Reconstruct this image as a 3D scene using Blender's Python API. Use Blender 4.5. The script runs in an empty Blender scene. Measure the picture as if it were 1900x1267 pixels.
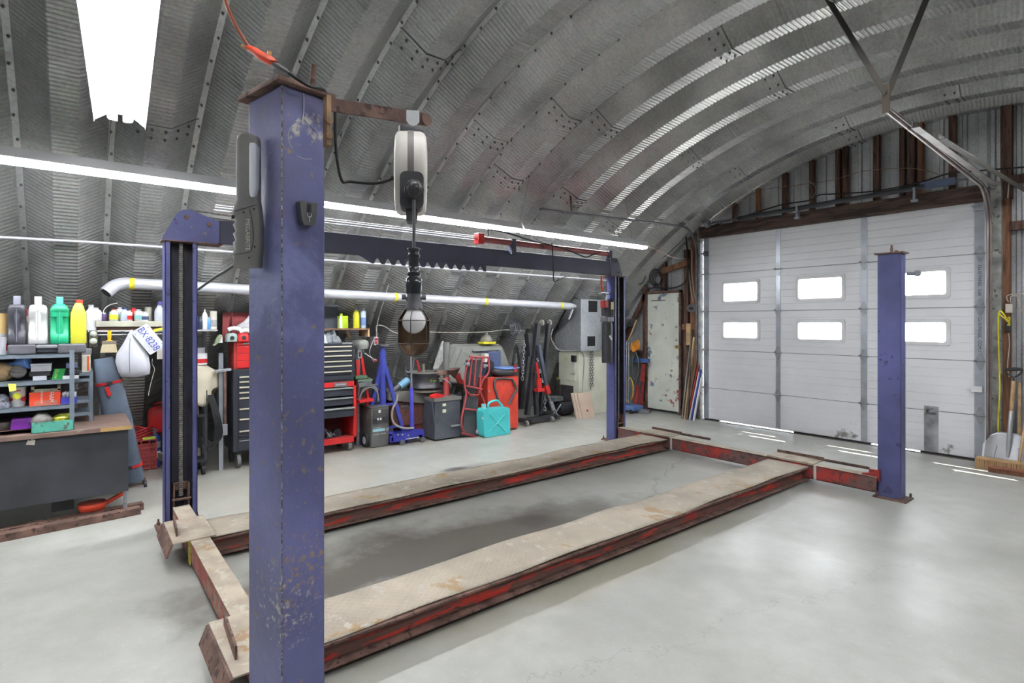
import bpy, math, random
import numpy as np
from mathutils import Vector, Matrix
random.seed(7)
PI = math.pi
C = bpy.context.scene.collection
SC = bpy.context.scene

# ------------------------------------------------------------------ camera, world, exposure
FPX, EYE, HZ = 1020.0, 1.62, 599.0            # focal length in pixels (1900 wide), eye height, horizon row
YAW = math.radians(51.45)
D3 = Vector((-math.sin(YAW), math.cos(YAW), 0)); R3 = Vector((math.cos(YAW), math.sin(YAW), 0))
cam_d = bpy.data.cameras.new('camera'); cam = bpy.data.objects.new('camera', cam_d); C.objects.link(cam)
cam.location = (0, 0, EYE); cam.rotation_euler = (PI/2, 0, YAW)
cam_d.lens = 36.0*FPX/1900; cam_d.sensor_width = 36; cam_d.shift_y = -(633.5-HZ)/1900; cam_d.clip_start = .05
SC.camera = cam
SC.view_settings.view_transform = 'Standard'; SC.view_settings.look = 'None'
SC.view_settings.gamma = 1; SC.view_settings.use_curve_mapping = False
SC.view_settings.exposure = 1.15
w = bpy.data.worlds.new('sky'); SC.world = w; w.use_nodes = True
w.node_tree.nodes['Background'].inputs[0].default_value = (.84, .91, 1, 1)
w.node_tree.nodes['Background'].inputs[1].default_value = 9.0
sun_d = bpy.data.lights.new('sun', 'SUN'); sun_d.energy = 22.0; sun_d.angle = .0093; sun_d.color = (1, .95, .86)
sun = bpy.data.objects.new('sun', sun_d); C.objects.link(sun); sun.location = (-6, 14, 9); sun.rotation_euler = Vector((.37, -.345, -1)).to_track_quat('-Z', 'Y').to_euler()
TUBE_POWER, ROW_POWER = 17.0, 28.0
SC.cycles.max_bounces = 8; SC.cycles.diffuse_bounces = 4

# ------------------------------------------------------------------ measuring helpers (a pixel on a known plane of the place)
def ray(u, v): return D3*FPX + R3*(u-950) - Vector((0, 0, 1))*(v-HZ)
def fl(u, v, z=0.0): q = ray(u, v); return Vector((0, 0, EYE)) + q*((z-EYE)/q.z)
def atx(u, v, x): q = ray(u, v); return Vector((0, 0, EYE)) + q*(x/q.x)
def aty(u, v, y): q = ray(u, v); return Vector((0, 0, EYE)) + q*(y/q.y)
def atd(u, v, dep): return Vector((0, 0, EYE)) + ray(u, v)*(dep/FPX)

# ------------------------------------------------------------------ materials
def lin(c): return tuple(((x/255)/12.92 if x/255 <= .04045 else ((x/255+.055)/1.055)**2.4) for x in c) + (1,)
MATS = {}
def pm(name, col, rough=.5, metal=0., var=.12, vs=5., wear=None, amt=.0, ws=14., wrough=.8, bump=0., bs=60., wear2=None, amt2=0., ws2=30., stretch=None, spec=None):
    if name in MATS: return MATS[name]
    m = bpy.data.materials.new(name); m.use_nodes = True; MATS[name] = m
    nt = m.node_tree; N = nt.nodes; L = nt.links; b = N['Principled BSDF']
    b.inputs['Roughness'].default_value = rough; b.inputs['Metallic'].default_value = metal
    if spec is not None: b.inputs['Specular IOR Level'].default_value = spec
    tc = N.new('ShaderNodeTexCoord'); src = tc.outputs['Object']
    if stretch:
        mp = N.new('ShaderNodeMapping'); mp.inputs['Scale'].default_value = stretch; L.new(src, mp.inputs[0]); src = mp.outputs[0]
    n1 = N.new('ShaderNodeTexNoise'); n1.inputs['Scale'].default_value = vs; n1.inputs['Detail'].default_value = 6; L.new(src, n1.inputs['Vector'])
    c = lin(col); dark = tuple(x*(1-2.2*var) for x in c[:3])+(1,); lite = tuple(min(1, x*(1+1.6*var)) for x in c[:3])+(1,)
    r = N.new('ShaderNodeValToRGB'); r.color_ramp.elements[0].color = dark; r.color_ramp.elements[1].color = lite
    r.color_ramp.elements[0].position = .3; r.color_ramp.elements[1].position = .7
    L.new(n1.outputs[0], r.inputs[0]); out = r.outputs[0]; rsock = None
    def layer(out, col2, a, sc, seed):
        n2 = N.new('ShaderNodeTexNoise'); n2.inputs['Scale'].default_value = sc; n2.inputs['Detail'].default_value = 8; n2.inputs['Roughness'].default_value = .65
        mp = N.new('ShaderNodeMapping'); mp.inputs['Location'].default_value = (seed, seed*.7, seed*1.3); L.new(src, mp.inputs[0]); L.new(mp.outputs[0], n2.inputs['Vector'])
        rr = N.new('ShaderNodeValToRGB'); rr.color_ramp.elements[0].position = 1-a-.0; rr.color_ramp.elements[1].position = min(1, 1-a+.05)
        L.new(n2.outputs[0], rr.inputs[0])
        mx = N.new('ShaderNodeMix'); mx.data_type = 'RGBA'; L.new(rr.outputs[0], mx.inputs[0]); L.new(out, mx.inputs[6]); mx.inputs[7].default_value = lin(col2)
        return mx.outputs[2], rr.outputs[0]
    if wear:
        out, k = layer(out, wear, amt, ws, 3.1)
        mr = N.new('ShaderNodeMapRange'); L.new(k, mr.inputs[0]); mr.inputs[3].default_value = rough; mr.inputs[4].default_value = wrough; L.new(mr.outputs[0], b.inputs['Roughness'])
    if wear2: out, k = layer(out, wear2, amt2, ws2, 8.7)
    L.new(out, b.inputs['Base Color'])
    if bump:
        n3 = N.new('ShaderNodeTexNoise'); n3.inputs['Scale'].default_value = bs; n3.inputs['Detail'].default_value = 4; L.new(src, n3.inputs['Vector'])
        bp = N.new('ShaderNodeBump'); bp.inputs['Strength'].default_value = bump; bp.inputs['Distance'].default_value = .01
        L.new(n3.outputs[0], bp.inputs['Height']); L.new(bp.outputs[0], b.inputs['Normal'])
    return m
def emis(name, col, s):
    m = bpy.data.materials.new(name); m.use_nodes = True; b = m.node_tree.nodes['Principled BSDF']
    b.inputs['Base Color'].default_value = lin(col); b.inputs['Emission Color'].default_value = lin(col); b.inputs['Emission Strength'].default_value = s
    MATS[name] = m; return m
def glassy(name, col, rough=.1, ior=1.45, trans=1.):
    m = bpy.data.materials.new(name); m.use_nodes = True; b = m.node_tree.nodes['Principled BSDF']
    b.inputs['Base Color'].default_value = lin(col); b.inputs['Roughness'].default_value = rough
    b.inputs['Transmission Weight'].default_value = trans; b.inputs['IOR'].default_value = ior
    MATS[name] = m; return m

purple = pm('blue purple post paint', (84, 87, 136), .42, .0, .14, 2.5, (142, 122, 104), .36, 26, .8, .15, 30, (52, 50, 92), .40, 9)
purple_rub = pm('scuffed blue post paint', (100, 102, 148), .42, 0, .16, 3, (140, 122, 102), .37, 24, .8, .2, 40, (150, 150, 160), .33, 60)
def worn_patch(m, blobs, col):                # worn areas with their own ragged shape on a painted part
    nt = m.node_tree; N = nt.nodes; L = nt.links; b = N['Principled BSDF']; out = b.inputs['Base Color'].links[0].from_socket; tc = N.new('ShaderNodeTexCoord')
    for (c, r, sc, th, cl) in blobs:
        d = N.new('ShaderNodeVectorMath'); d.operation = 'DISTANCE'; L.new(tc.outputs['Object'], d.inputs[0]); d.inputs[1].default_value = c
        n = N.new('ShaderNodeTexNoise'); n.inputs['Scale'].default_value = sc; n.inputs['Detail'].default_value = 8; n.inputs['Roughness'].default_value = .7; L.new(tc.outputs['Object'], n.inputs['Vector'])
        a = N.new('ShaderNodeMath'); a.operation = 'DIVIDE'; L.new(d.outputs['Value'], a.inputs[0]); a.inputs[1].default_value = r
        e = N.new('ShaderNodeMath'); e.operation = 'MULTIPLY_ADD'; L.new(a.outputs[0], e.inputs[0]); e.inputs[1].default_value = -.30; L.new(n.outputs[0], e.inputs[2])
        k = N.new('ShaderNodeValToRGB'); k.color_ramp.elements[0].position = th; k.color_ramp.elements[1].position = th+.09; L.new(e.outputs[0], k.inputs[0])
        x = N.new('ShaderNodeMix'); x.data_type = 'RGBA'; L.new(k.outputs[0], x.inputs[0]); L.new(out, x.inputs[6]); x.inputs[7].default_value = lin(cl); out = x.outputs[2]
    L.new(out, b.inputs['Base Color'])
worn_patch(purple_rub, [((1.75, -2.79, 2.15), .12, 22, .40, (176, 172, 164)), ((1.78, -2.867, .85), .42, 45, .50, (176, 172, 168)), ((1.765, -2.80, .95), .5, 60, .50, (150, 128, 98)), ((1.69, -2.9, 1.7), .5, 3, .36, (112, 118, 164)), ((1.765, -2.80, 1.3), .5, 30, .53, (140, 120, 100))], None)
navy = pm('navy beam paint', (56, 58, 76), .5, 0, .12, 3, (96, 90, 92), .3, 12)
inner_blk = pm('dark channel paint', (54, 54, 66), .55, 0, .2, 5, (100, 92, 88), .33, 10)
rust = pm('rusty steel', (112, 86, 76), .75, .1, .25, 9, (74, 58, 54), .45, 22, .9, .3, 60)
rustred = pm('worn red beam paint', (204, 64, 52), .55, 0, .15, 6, (118, 86, 78), .56, 7, .85, .25, 50, (84, 66, 62), .42, 25, stretch=(1, .35, 2.5))
rustred_lite = pm('red crossbar paint', (168, 56, 50), .55, 0, .15, 6, (112, 84, 80), .54, 3, .85, .2, 50, (84, 66, 62), .46, 22)
dusty = pm('dusty tan steel', (166, 154, 138), .8, 0, .12, 6, (158, 132, 104), .42, 5, .9, .25, 80, (176, 168, 154), .45, 12)
steel = pm('galvanised steel', (168, 172, 178), .38, .65, .1, 12, (130, 136, 146), .45, 30, .5)
steel_dk = pm('dull dark steel', (112, 112, 118), .5, .5, .15, 10)
chrome = pm('bright steel', (200, 202, 206), .25, .85, .05)
black = pm('black plastic', (44, 45, 49), .45, 0, .1)
blackm = pm('satin black steel', (48, 49, 54), .42, .1, .15, 6, (90, 84, 80), .33, 12)
rubber = pm('black rubber', (34, 34, 37), .75, 0, .1)
white = pm('white paint', (222, 222, 224), .45, 0, .03)
offwhite = pm('off white plastic', (206, 200, 190), .5, 0, .06)
wood_dk = pm('dark brown timber', (98, 72, 60), .75, 0, .3, 4, (60, 44, 38), .46, 5, .9, .2, 40, stretch=(6, 6, .6))
wood_or = pm('orange brown timber', (132, 92, 66), .75, 0, .25, 4, (96, 66, 46), .4, 5, .9, .2, 40, stretch=(6, 6, .6))
wood_header = pm('dark header timber', (84, 66, 58), .8, 0, .32, 3, (56, 44, 40), .48, 4, .9, .2, 40, stretch=(.6, 6, 6))
wood_lt = pm('pale wood handle', (188, 156, 116), .6, 0, .15, 8)
cream = pm('cream enamel', (214, 214, 196), .4, 0, .05, 3, (160, 158, 138), .33, 6)
red = pm('red enamel', (192, 40, 40), .35, 0, .08)
red_dk = pm('dull red paint', (158, 48, 46), .5, 0, .15, 7, (92, 60, 58), .42, 14)
orange = pm('orange red plastic', (232, 84, 56), .45, 0, .08)
blue = pm('bright blue paint', (58, 66, 150), .4, 0, .1, 5, (110, 110, 130), .3, 20)
teal = pm('teal plastic', (72, 188, 190), .4, 0, .05)
green = pm('green plastic', (36, 172, 124), .35, 0, .06)
yellow = pm('yellow green plastic', (224, 222, 70), .4, 0, .04)
grey = pm('grey plastic', (132, 134, 140), .5, 0, .08)
lgrey = pm('light grey plastic', (184, 186, 192), .5, 0, .05)
handle_m = pm('cream drawer pull', (206, 200, 180), .35, .3, .05)

# ------------------------------------------------------------------ mesh builder
class MB:
    def __init__(s): s.V = []; s.F = []; s.S = []; s.I = []; s.mi = 0; s.sm = False
    def add(s, vs, fs, sm=None, mi=None):
        o = len(s.V); s.V += [Vector(v) for v in vs]; sm = s.sm if sm is None else sm
        for f in fs: s.F.append([o+i for i in f]); s.S.append(sm); s.I.append(s.mi if mi is None else mi)
        return s
    def box(s, a, b, mi=None):
        x0, y0, z0 = [min(p, q) for p, q in zip(a, b)]; x1, y1, z1 = [max(p, q) for p, q in zip(a, b)]
        return s.add([(x0,y0,z0),(x1,y0,z0),(x1,y1,z0),(x0,y1,z0),(x0,y0,z1),(x1,y0,z1),(x1,y1,z1),(x0,y1,z1)],
                     [(0,3,2,1),(4,5,6,7),(0,1,5,4),(1,2,6,5),(2,3,7,6),(3,0,4,7)], False, mi)
    def obox(s, c, size, rot=None, mi=None, taper=1.0):
        h = [q/2 for q in size]; M = rot if rot is not None else Matrix.Identity(3)
        if not isinstance(M, Matrix): from mathutils import Euler; M = Euler(M).to_matrix()
        vs = [(sx*h[0]*(taper if sz > 0 else 1), sy*h[1]*(taper if sz > 0 else 1), sz*h[2]) for sz in (-1,1) for sx, sy in ((-1,-1),(1,-1),(1,1),(-1,1))]
        return s.add([Vector(c)+M@Vector(v) for v in vs], [(0,3,2,1),(4,5,6,7),(0,1,5,4),(1,2,6,5),(2,3,7,6),(3,0,4,7)], False, mi)
    def beam(s, p0, p1, w, h, up=(0,0,1), mi=None):
        p0 = Vector(p0); p1 = Vector(p1); t = (p1-p0).normalized(); sd = t.cross(Vector(up))
        if sd.length < 1e-4: sd = t.cross(Vector((1,0,0)))
        sd.normalize(); u = sd.cross(t).normalized(); vs = []
        for p in (p0, p1):
            for a, b in ((-1,-1),(1,-1),(1,1),(-1,1)): vs.append(p+sd*a*w/2+u*b*h/2)
        return s.add(vs, [(0,1,2,3),(7,6,5,4),(0,4,5,1),(1,5,6,2),(2,6,7,3),(3,7,4,0)], False, mi)
    def cyl(s, p0, p1, r0, r1=None, n=16, caps=True, mi=None):
        p0 = Vector(p0); p1 = Vector(p1); r1 = r0 if r1 is None else r1; t = (p1-p0).normalized()
        a = t.orthogonal().normalized(); b = t.cross(a); vs = []; o = len(s.V)
        for p, r in ((p0, r0), (p1, r1)):
            for i in range(n): q = 2*PI*i/n; vs.append(p+a*math.cos(q)*r+b*math.sin(q)*r)
        s.add(vs, [(i, (i+1)%n, n+(i+1)%n, n+i) for i in range(n)], True, mi)
        if caps:
            s.add(vs[:n], [tuple(reversed(range(n)))], False, mi); s.add(vs[n:], [tuple(range(n))], False, mi)
        return s
    def tube(s, pts, r, n=8, smooth=0, closed=False, mi=None, flat=None):
        P = [Vector(p) for p in pts]
        if smooth: P = spline(P, smooth, closed)
        m = len(P); rings = []; prev = None
        rr = r if hasattr(r, '__len__') else None
        for i, p in enumerate(P):
            t = ((P[(i+1)%m] if (closed or i < m-1) else p) - (P[i-1] if (closed or i > 0) else p))
            if t.length < 1e-9: t = Vector((0,0,1))
            t.normalize()
            a = (prev - t*prev.dot(t)) if prev is not None else t.orthogonal()
            if a.length < 1e-6: a = t.orthogonal()
            a.normalize(); prev = a; b = t.cross(a)
            q = rr[min(len(rr)-1, int(i*len(rr)/m))] if rr else r
            rings.append([p+a*math.cos(2*PI*k/n)*q+b*math.sin(2*PI*k/n)*q*(flat or 1) for k in range(n)])
        vs = [v for g in rings for v in g]; fs = []
        for i in range(m if closed else m-1):
            j = (i+1)%m
            for k in range(n): fs.append((i*n+k, i*n+(k+1)%n, j*n+(k+1)%n, j*n+k))
        s.add(vs, fs, True, mi)
        if not closed:
            s.add(rings[0], [tuple(reversed(range(n)))], False, mi); s.add(rings[-1], [tuple(range(n))], False, mi)
        return s
    def lathe(s, c, prof, n=24, axis=(0,0,1), sx=1., sy=1., mi=None, sm=True, a0=0., ref=None):
        c = Vector(c); t = Vector(axis).normalized()
        a = Vector(ref).normalized() if ref else (Vector((1,0,0)) if abs(t.z) > .99 else t.orthogonal().normalized()); b = t.cross(a)
        vs = []; m = len(prof)
        for r, z in prof:
            for k in range(n): q = a0+2*PI*k/n; vs.append(c+t*z+a*math.cos(q)*r*sx+b*math.sin(q)*r*sy)
        fs = [(i*n+k, i*n+(k+1)%n, (i+1)*n+(k+1)%n, (i+1)*n+k) for i in range(m-1) for k in range(n)]
        s.add(vs, fs, sm, mi)
        if prof[0][0] > 1e-5: s.add(vs[:n], [tuple(reversed(range(n)))], False, mi)
        if prof[-1][0] > 1e-5: s.add(vs[-n:], [tuple(range(n))], False, mi)
        return s
    def prism(s, poly, o, ux, uy, dep, mi=None, sm=False):
        o = Vector(o); ux = Vector(ux); uy = Vector(uy); dep = Vector(dep); n = len(poly)
        A = [o+ux*p[0]+uy*p[1] for p in poly]; B = [q+dep for q in A]
        s.add(A, [tuple(reversed(range(n)))], False, mi); s.add(B, [tuple(range(n))], False, mi)
        return s.add(A+B, [(i, (i+1)%n, n+(i+1)%n, n+i) for i in range(n)], sm, mi)
    def ball(s, c, r, n=16, sx=1, sy=1, sz=1, mi=None):
        c = Vector(c); vs = []; m = n//2
        for i in range(m+1):
            f = PI*i/m
            for k in range(n): q = 2*PI*k/n; vs.append(c+Vector((math.sin(f)*math.cos(q)*r*sx, math.sin(f)*math.sin(q)*r*sy, math.cos(f)*r*sz)))
        return s.add(vs, [((i+1)*n+k, (i+1)*n+(k+1)%n, i*n+(k+1)%n, i*n+k) for i in range(m) for k in range(n)], True, mi)
    def grid(s, fn, nu, nv, sm=True, mi=None, thick=0):
        vs = [Vector(fn(i/nu, j/nv)) for j in range(nv+1) for i in range(nu+1)]
        fs = [(j*(nu+1)+i, j*(nu+1)+i+1, (j+1)*(nu+1)+i+1, (j+1)*(nu+1)+i) for j in range(nv) for i in range(nu)]
        return s.add(vs, fs, sm, mi)
    def xf(s, M):
        s.V = [M@v for v in s.V]; return s
    def cut(s): s.K = getattr(s, 'K', [])+[(len(s.V), len(s.F))]; return s
    def loft(s, c, secs, n=24, e=4., mi=None, sm=True, xf=None):      # secs: (z, width, depth[, dx, dy]) superellipse sections
        vs = []; c = Vector(c)
        for sc in secs:
            z, w_, d_ = sc[:3]; dx, dy = (sc[3], sc[4]) if len(sc) > 3 else (0, 0)
            for k in range(n):
                q = 2*PI*(k+.5)/n; cc, ss = math.cos(q), math.sin(q)
                v = Vector((dx+math.copysign(abs(cc)**(2/e), cc)*w_/2, dy+math.copysign(abs(ss)**(2/e), ss)*d_/2, z)); vs.append(c+(xf@v if xf else v))
        m = len(secs)
        s.add(vs, [(i*n+k, i*n+(k+1)%n, (i+1)*n+(k+1)%n, (i+1)*n+k) for i in range(m-1) for k in range(n)], sm, mi)
        s.add(vs[:n], [tuple(reversed(range(n)))], False, mi); return s.add(vs[-n:], [tuple(range(n))], False, mi)
    def build(s, name, mats, parent=None, world=False, bevel=0, sub=0, solid=0, label=None, seg=2):
        K = getattr(s, 'K', None)
        if K:                                   # pieces marked with cut() become objects of their own
            if K[-1][0] < len(s.V): K = K+[(len(s.V), len(s.F))]
            a = (0, 0); out = None
            for b in K:
                m = MB(); m.V = s.V[a[0]:b[0]]; m.F = [[i-a[0] for i in f] for f in s.F[a[1]:b[1]]]; m.S = s.S[a[1]:b[1]]; m.I = s.I[a[1]:b[1]]
                o = m.build(name, mats, parent, world, bevel, sub, solid, label, seg); out = out or o; a = b
            return out
        me = bpy.data.meshes.new(name); V = s.V
        if parent is not None and world:
            I = FR[parent.name].inverted(); V = [I@v for v in V]
        me.from_pydata([tuple(v) for v in V], [], s.F)
        for m in (mats if isinstance(mats, (list, tuple)) else [mats]): me.materials.append(m)
        me.polygons.foreach_set('use_smooth', s.S); me.polygons.foreach_set('material_index', s.I); me.update()
        o = bpy.data.objects.new(name, me); C.objects.link(o)
        if parent is not None: o.parent = parent; FR[o.name] = FR[parent.name]
        else: FR[o.name] = Matrix.Identity(4)
        if solid: md = o.modifiers.new('solid', 'SOLIDIFY'); md.thickness = solid; md.offset = 0
        if bevel: md = o.modifiers.new('bevel', 'BEVEL'); md.width = bevel; md.segments = seg; md.limit_method = 'ANGLE'; md.angle_limit = .6
        if sub: md = o.modifiers.new('sub', 'SUBSURF'); md.levels = sub; md.render_levels = sub
        if label: o['label'] = label
        return o
FR = {}
def spline(P, k, closed=False):
    out = []; m = len(P)
    for i in range(m if closed else m-1):
        p0 = P[i-1] if (closed or i > 0) else P[0]; p1 = P[i]; p2 = P[(i+1)%m]; p3 = P[(i+2)%m] if (closed or i+2 < m) else P[-1]
        for j in range(k):
            t = j/k; out.append(.5*((2*p1)+(p2-p0)*t+(2*p0-5*p1+4*p2-p3)*t*t+(3*p1-p0-3*p2+p3)*t**3))
    if not closed: out.append(P[-1])
    return out
def rr(w, h, r, n=4, cx=0, cy=0):            # rounded rectangle outline
    o = []
    for sx, sy, a in ((1,1,0),(-1,1,90),(-1,-1,180),(1,-1,270)):
        for i in range(n+1): q = math.radians(a+90*i/n); o.append((cx+sx*(w/2-r)+math.cos(q)*r, cy+sy*(h/2-r)+math.sin(q)*r))
    return o
def thing(name, label, cat, loc=(0,0,0), rz=0., group=None, kind=None):
    o = bpy.data.objects.new(name, None); C.objects.link(o); o.empty_display_size = .1
    o.location = loc; o.rotation_euler = (0, 0, rz); o['label'] = label
    if cat: o['category'] = cat
    if group: o['group'] = group
    if kind: o['kind'] = kind
    FR[o.name] = Matrix.Translation(loc) @ Matrix.Rotation(rz, 4, 'Z'); return o
def solo(mb, name, mats, label, cat, group=None, kind=None, **k):   # a thing that is one mesh, given in world coordinates
    xs = [v.x for v in mb.V]; ys = [v.y for v in mb.V]; zs = [v.z for v in mb.V]
    c = Vector(((min(xs)+max(xs))/2, (min(ys)+max(ys))/2, min(zs)))
    mb.V = [v-c for v in mb.V]; o = mb.build(name, mats, None, **k); o.location = c; FR[o.name] = Matrix.Translation(c)
    o['label'] = label; o['category'] = cat
    if group: o['group'] = group
    if kind: o['kind'] = kind
    return o
def struct(name, mb, mats, label=None, cat=None, **k):
    o = mb.build(name, mats, None, **k); o['kind'] = 'structure'
    if label: o['label'] = label
    if cat: o['category'] = cat
    return o
def dup(root, loc, rz=None, label=None, group=None):
    r = root.copy(); C.objects.link(r); r.location = loc
    if rz is not None: r.rotation_euler = (0, 0, rz)
    if label: r['label'] = label
    if group: r['group'] = group
    FR[r.name] = Matrix.Translation(loc) @ Matrix.Rotation(r.rotation_euler[2], 4, 'Z')
    for ch in list(root.children):
        c = ch.copy(); C.objects.link(c); c.parent = r
        for g in list(ch.children): d = g.copy(); C.objects.link(d); d.parent = c
    return r
def text(name, s, size, mat, parent, M, ext=.0006, align='CENTER', sx=1., label=None):
    cu = bpy.data.curves.new(name, 'FONT'); cu.body = s; cu.size = size; cu.extrude = ext; cu.align_x = align; cu.align_y = 'CENTER'
    o = bpy.data.objects.new('tmp_text', cu); C.objects.link(o); dg = bpy.context.evaluated_depsgraph_get()
    me = bpy.data.meshes.new_from_object(o.evaluated_get(dg)); bpy.data.objects.remove(o)
    me.name = name; me.materials.clear(); me.materials.append(mat)
    me.transform(FR[parent.name].inverted() @ M @ Matrix.Diagonal((sx, 1, 1, 1)))
    t = bpy.data.objects.new(name, me); C.objects.link(t); t.parent = parent; FR[t.name] = FR[parent.name]
    if label: t['label'] = label
    return t
def basis(o, ux, uy):                          # matrix placing local x, y on two world directions
    ux = Vector(ux).normalized(); uy = Vector(uy).normalized(); n = ux.cross(uy)
    M = Matrix((ux, uy, n)).transposed().to_4x4(); M.translation = Vector(o); return M
# ------------------------------------------------------------------ the setting
# arch of ribbed steel: circle centre (CX, CZ), radius to the inner flanges AR
CX, CZ, AR, SP, Y0 = -2.075, -2.11, 6.44, .605, -.357
YEND = 8.465
def galv(name, tint, rough, metal=.6):
    m = bpy.data.materials.new(name); m.use_nodes = True; nt = m.node_tree; N = nt.nodes; L = nt.links; b = N['Principled BSDF']
    tc = N.new('ShaderNodeTexCoord')
    v = N.new('ShaderNodeTexVoronoi'); v.inputs['Scale'].default_value = 55; L.new(tc.outputs['Object'], v.inputs['Vector'])
    n = N.new('ShaderNodeTexNoise'); n.inputs['Scale'].default_value = 1.3; n.inputs['Detail'].default_value = 7; L.new(tc.outputs['Object'], n.inputs['Vector'])
    r1 = N.new('ShaderNodeValToRGB'); c = lin(tint)
    r1.color_ramp.elements[0].color = tuple(x*.72 for x in c[:3])+(1,); r1.color_ramp.elements[1].color = tuple(min(1, x*1.2) for x in c[:3])+(1,)
    r1.color_ramp.elements[0].position = .35; r1.color_ramp.elements[1].position = .65; L.new(n.outputs[0], r1.inputs[0])
    mx = N.new('ShaderNodeMix'); mx.data_type = 'RGBA'; mx.blend_type = 'OVERLAY'; mx.inputs[0].default_value = .16
    L.new(r1.outputs[0], mx.inputs[6]); L.new(v.outputs['Color'], mx.inputs[7])
    hs = N.new('ShaderNodeHueSaturation'); hs.inputs['Saturation'].default_value = .35; L.new(mx.outputs[2], hs.inputs['Color']); L.new(hs.outputs[0], b.inputs['Base Color'])
    b.inputs['Metallic'].default_value = metal; b.inputs['Roughness'].default_value = rough
    return m
arch_m = galv('galvanised arch steel', (160, 162, 157), .28, .66)
flange_m = galv('galvanised flange steel', (172, 178, 174), .4, .6)
def arch_pt(th, y, dr): return (CX-(AR+dr)*math.cos(th), y, CZ+(AR+dr)*math.sin(th))
def theta_at(z): return math.asin((z-CZ)/AR)
TH0 = math.asin((0-CZ)/(AR+.17)); TH1 = PI-TH0
FW, SL, DEP, PITCH = .022, .195, -.18, .040
def build_arch():
    nper = 5; rows = int((TH1-TH0)*AR/PITCH*nper); th = np.linspace(TH0, TH1, rows+1); s = (th-TH0)*AR
    wav = np.array([.0010, .0016, .0, -.0064, -.0030])[np.arange(rows+1) % 5]
    # profile within one panel, from flange centre to next flange centre: (dy, dr, wave amount, wave dy share)
    prof = [(0, 0, 0, 0), (FW, 0, 0, 0), (FW+.004, -.004, .3, 0), (FW+SL*.5, DEP*.5, 1, 0), (FW+SL-.004, DEP+.004, 1, 0), (FW+SL+.004, DEP, 1, 0),
            (SP/2, DEP, 1, 0), (SP-FW-SL-.004, DEP, 1, 0), (SP-FW-SL+.004, DEP+.004, 1, 0), (SP-FW-SL*.5, DEP*.5, 1, 0), (SP-FW-.004, -.004, .3, 0), (SP-FW, 0, 0, 0)]
    cols = []
    k0, k1 = -7, 14
    for k in range(k0, k1+1):
        for i, (dy, dr, wa, _) in enumerate(prof):
            y = Y0+SP*k+dy
            if y > YEND: break
            cols.append((y, dr, wa, i))
    cols.append((YEND, cols[-1][1], cols[-1][2], 99)); cols.append((YEND, .03, 0, 98))
    ys = np.array([c[0] for c in cols]); dr = np.array([c[1] for c in cols]); wa = np.array([c[2] for c in cols])
    R = AR+dr[None, :]+wav[:, None]*wa[None, :]
    X = CX-R*np.cos(th)[:, None]; Z = CZ+R*np.sin(th)[:, None]; Y = np.broadcast_to(ys[None, :], X.shape)
    co = np.stack([X, Y, Z], -1).reshape(-1, 3); nc = len(cols); nr = len(th)
    i, j = np.meshgrid(np.arange(nr-1), np.arange(nc-1), indexing='ij'); a = (i*nc+j).ravel()
    q = np.stack([a, a+nc, a+nc+1, a+1], -1)
    me = bpy.data.meshes.new('ceiling'); me.vertices.add(len(co)); me.vertices.foreach_set('co', co.ravel())
    me.loops.add(q.size); me.loops.foreach_set('vertex_index', q.ravel().astype(np.int32)); me.polygons.add(len(q))
    me.polygons.foreach_set('loop_start', np.arange(0, q.size, 4, dtype=np.int32)); me.polygons.foreach_set('loop_total', np.full(len(q), 4, np.int32))
    me.materials.append(arch_m); me.materials.append(flange_m)
    pi = np.array([c[3] for c in cols])[:-1]; ismid = np.isin(pi, [0, 11]); mi = np.broadcast_to(ismid[None, :], (nr-1, nc-1)).ravel().astype(np.int32)
    me.polygons.foreach_set('material_index', mi)
    me.polygons.foreach_set('use_smooth', np.ones(len(q), bool)); me.update(calc_edges=True); me.validate()
    # keep the folds crisp: mark the length-wise edges between facets sharp
    ev = np.empty(len(me.edges)*2, np.int32); me.edges.foreach_get('vertices', ev); ev = ev.reshape(-1, 2)
    sharp_cols = np.isin(np.array([c[3] for c in cols]), [1, 2, 4, 5, 7, 8, 10, 11, 99])
    ca = ev[:, 0] % nc; cb = ev[:, 1] % nc; sh = (ca == cb) & sharp_cols[ca]
    at = me.attributes.new('sharp_edge', 'BOOLEAN', 'EDGE'); at.data.foreach_set('value', sh)
    o = bpy.data.objects.new('ceiling', me); C.objects.link(o); o['kind'] = 'structure'; FR[o.name] = Matrix.Identity(4); return o
ceiling = build_arch()
# lap seams across panels and bolts along the flanges
lap = MB(); lap.sm = False
def lap_strip(k, th, wid=.007):
    ys = [FW*.2, FW, FW+SL, SP-FW-SL, SP-FW, SP-FW*.2]; ds = [0, 0, DEP, DEP, 0, 0]; vs = []
    for yy, dd in zip(ys, ds):
        for t, e in ((th-wid/AR/2, -.006), (th+wid/AR/2, -.006), (th+wid/AR/2, .003), (th-wid/AR/2, .003)):
            sg = .7 if 0 < dd < DEP else 1
            vs.append(arch_pt(t, Y0+SP*k+yy, dd+e))
    n = len(ys); lap.add(vs, [(i*4+a, i*4+(a+1)%4, (i+1)*4+(a+1)%4, (i+1)*4+a) for i in range(n-1) for a in range(4)], False)
bolts = []
def hit_arch(u, v):
    q = ray(u, v); ox, oz = -CX, EYE-CZ; a = q.x*q.x+q.z*q.z; b = 2*(ox*q.x+oz*q.z); c = ox*ox+oz*oz-(AR+.1)**2
    t = (-b+math.sqrt(b*b-4*a*c))/(2*a); P = Vector((0, 0, EYE))+q*t; return math.atan2(P.z-CZ, CX-P.x), P.y
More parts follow.
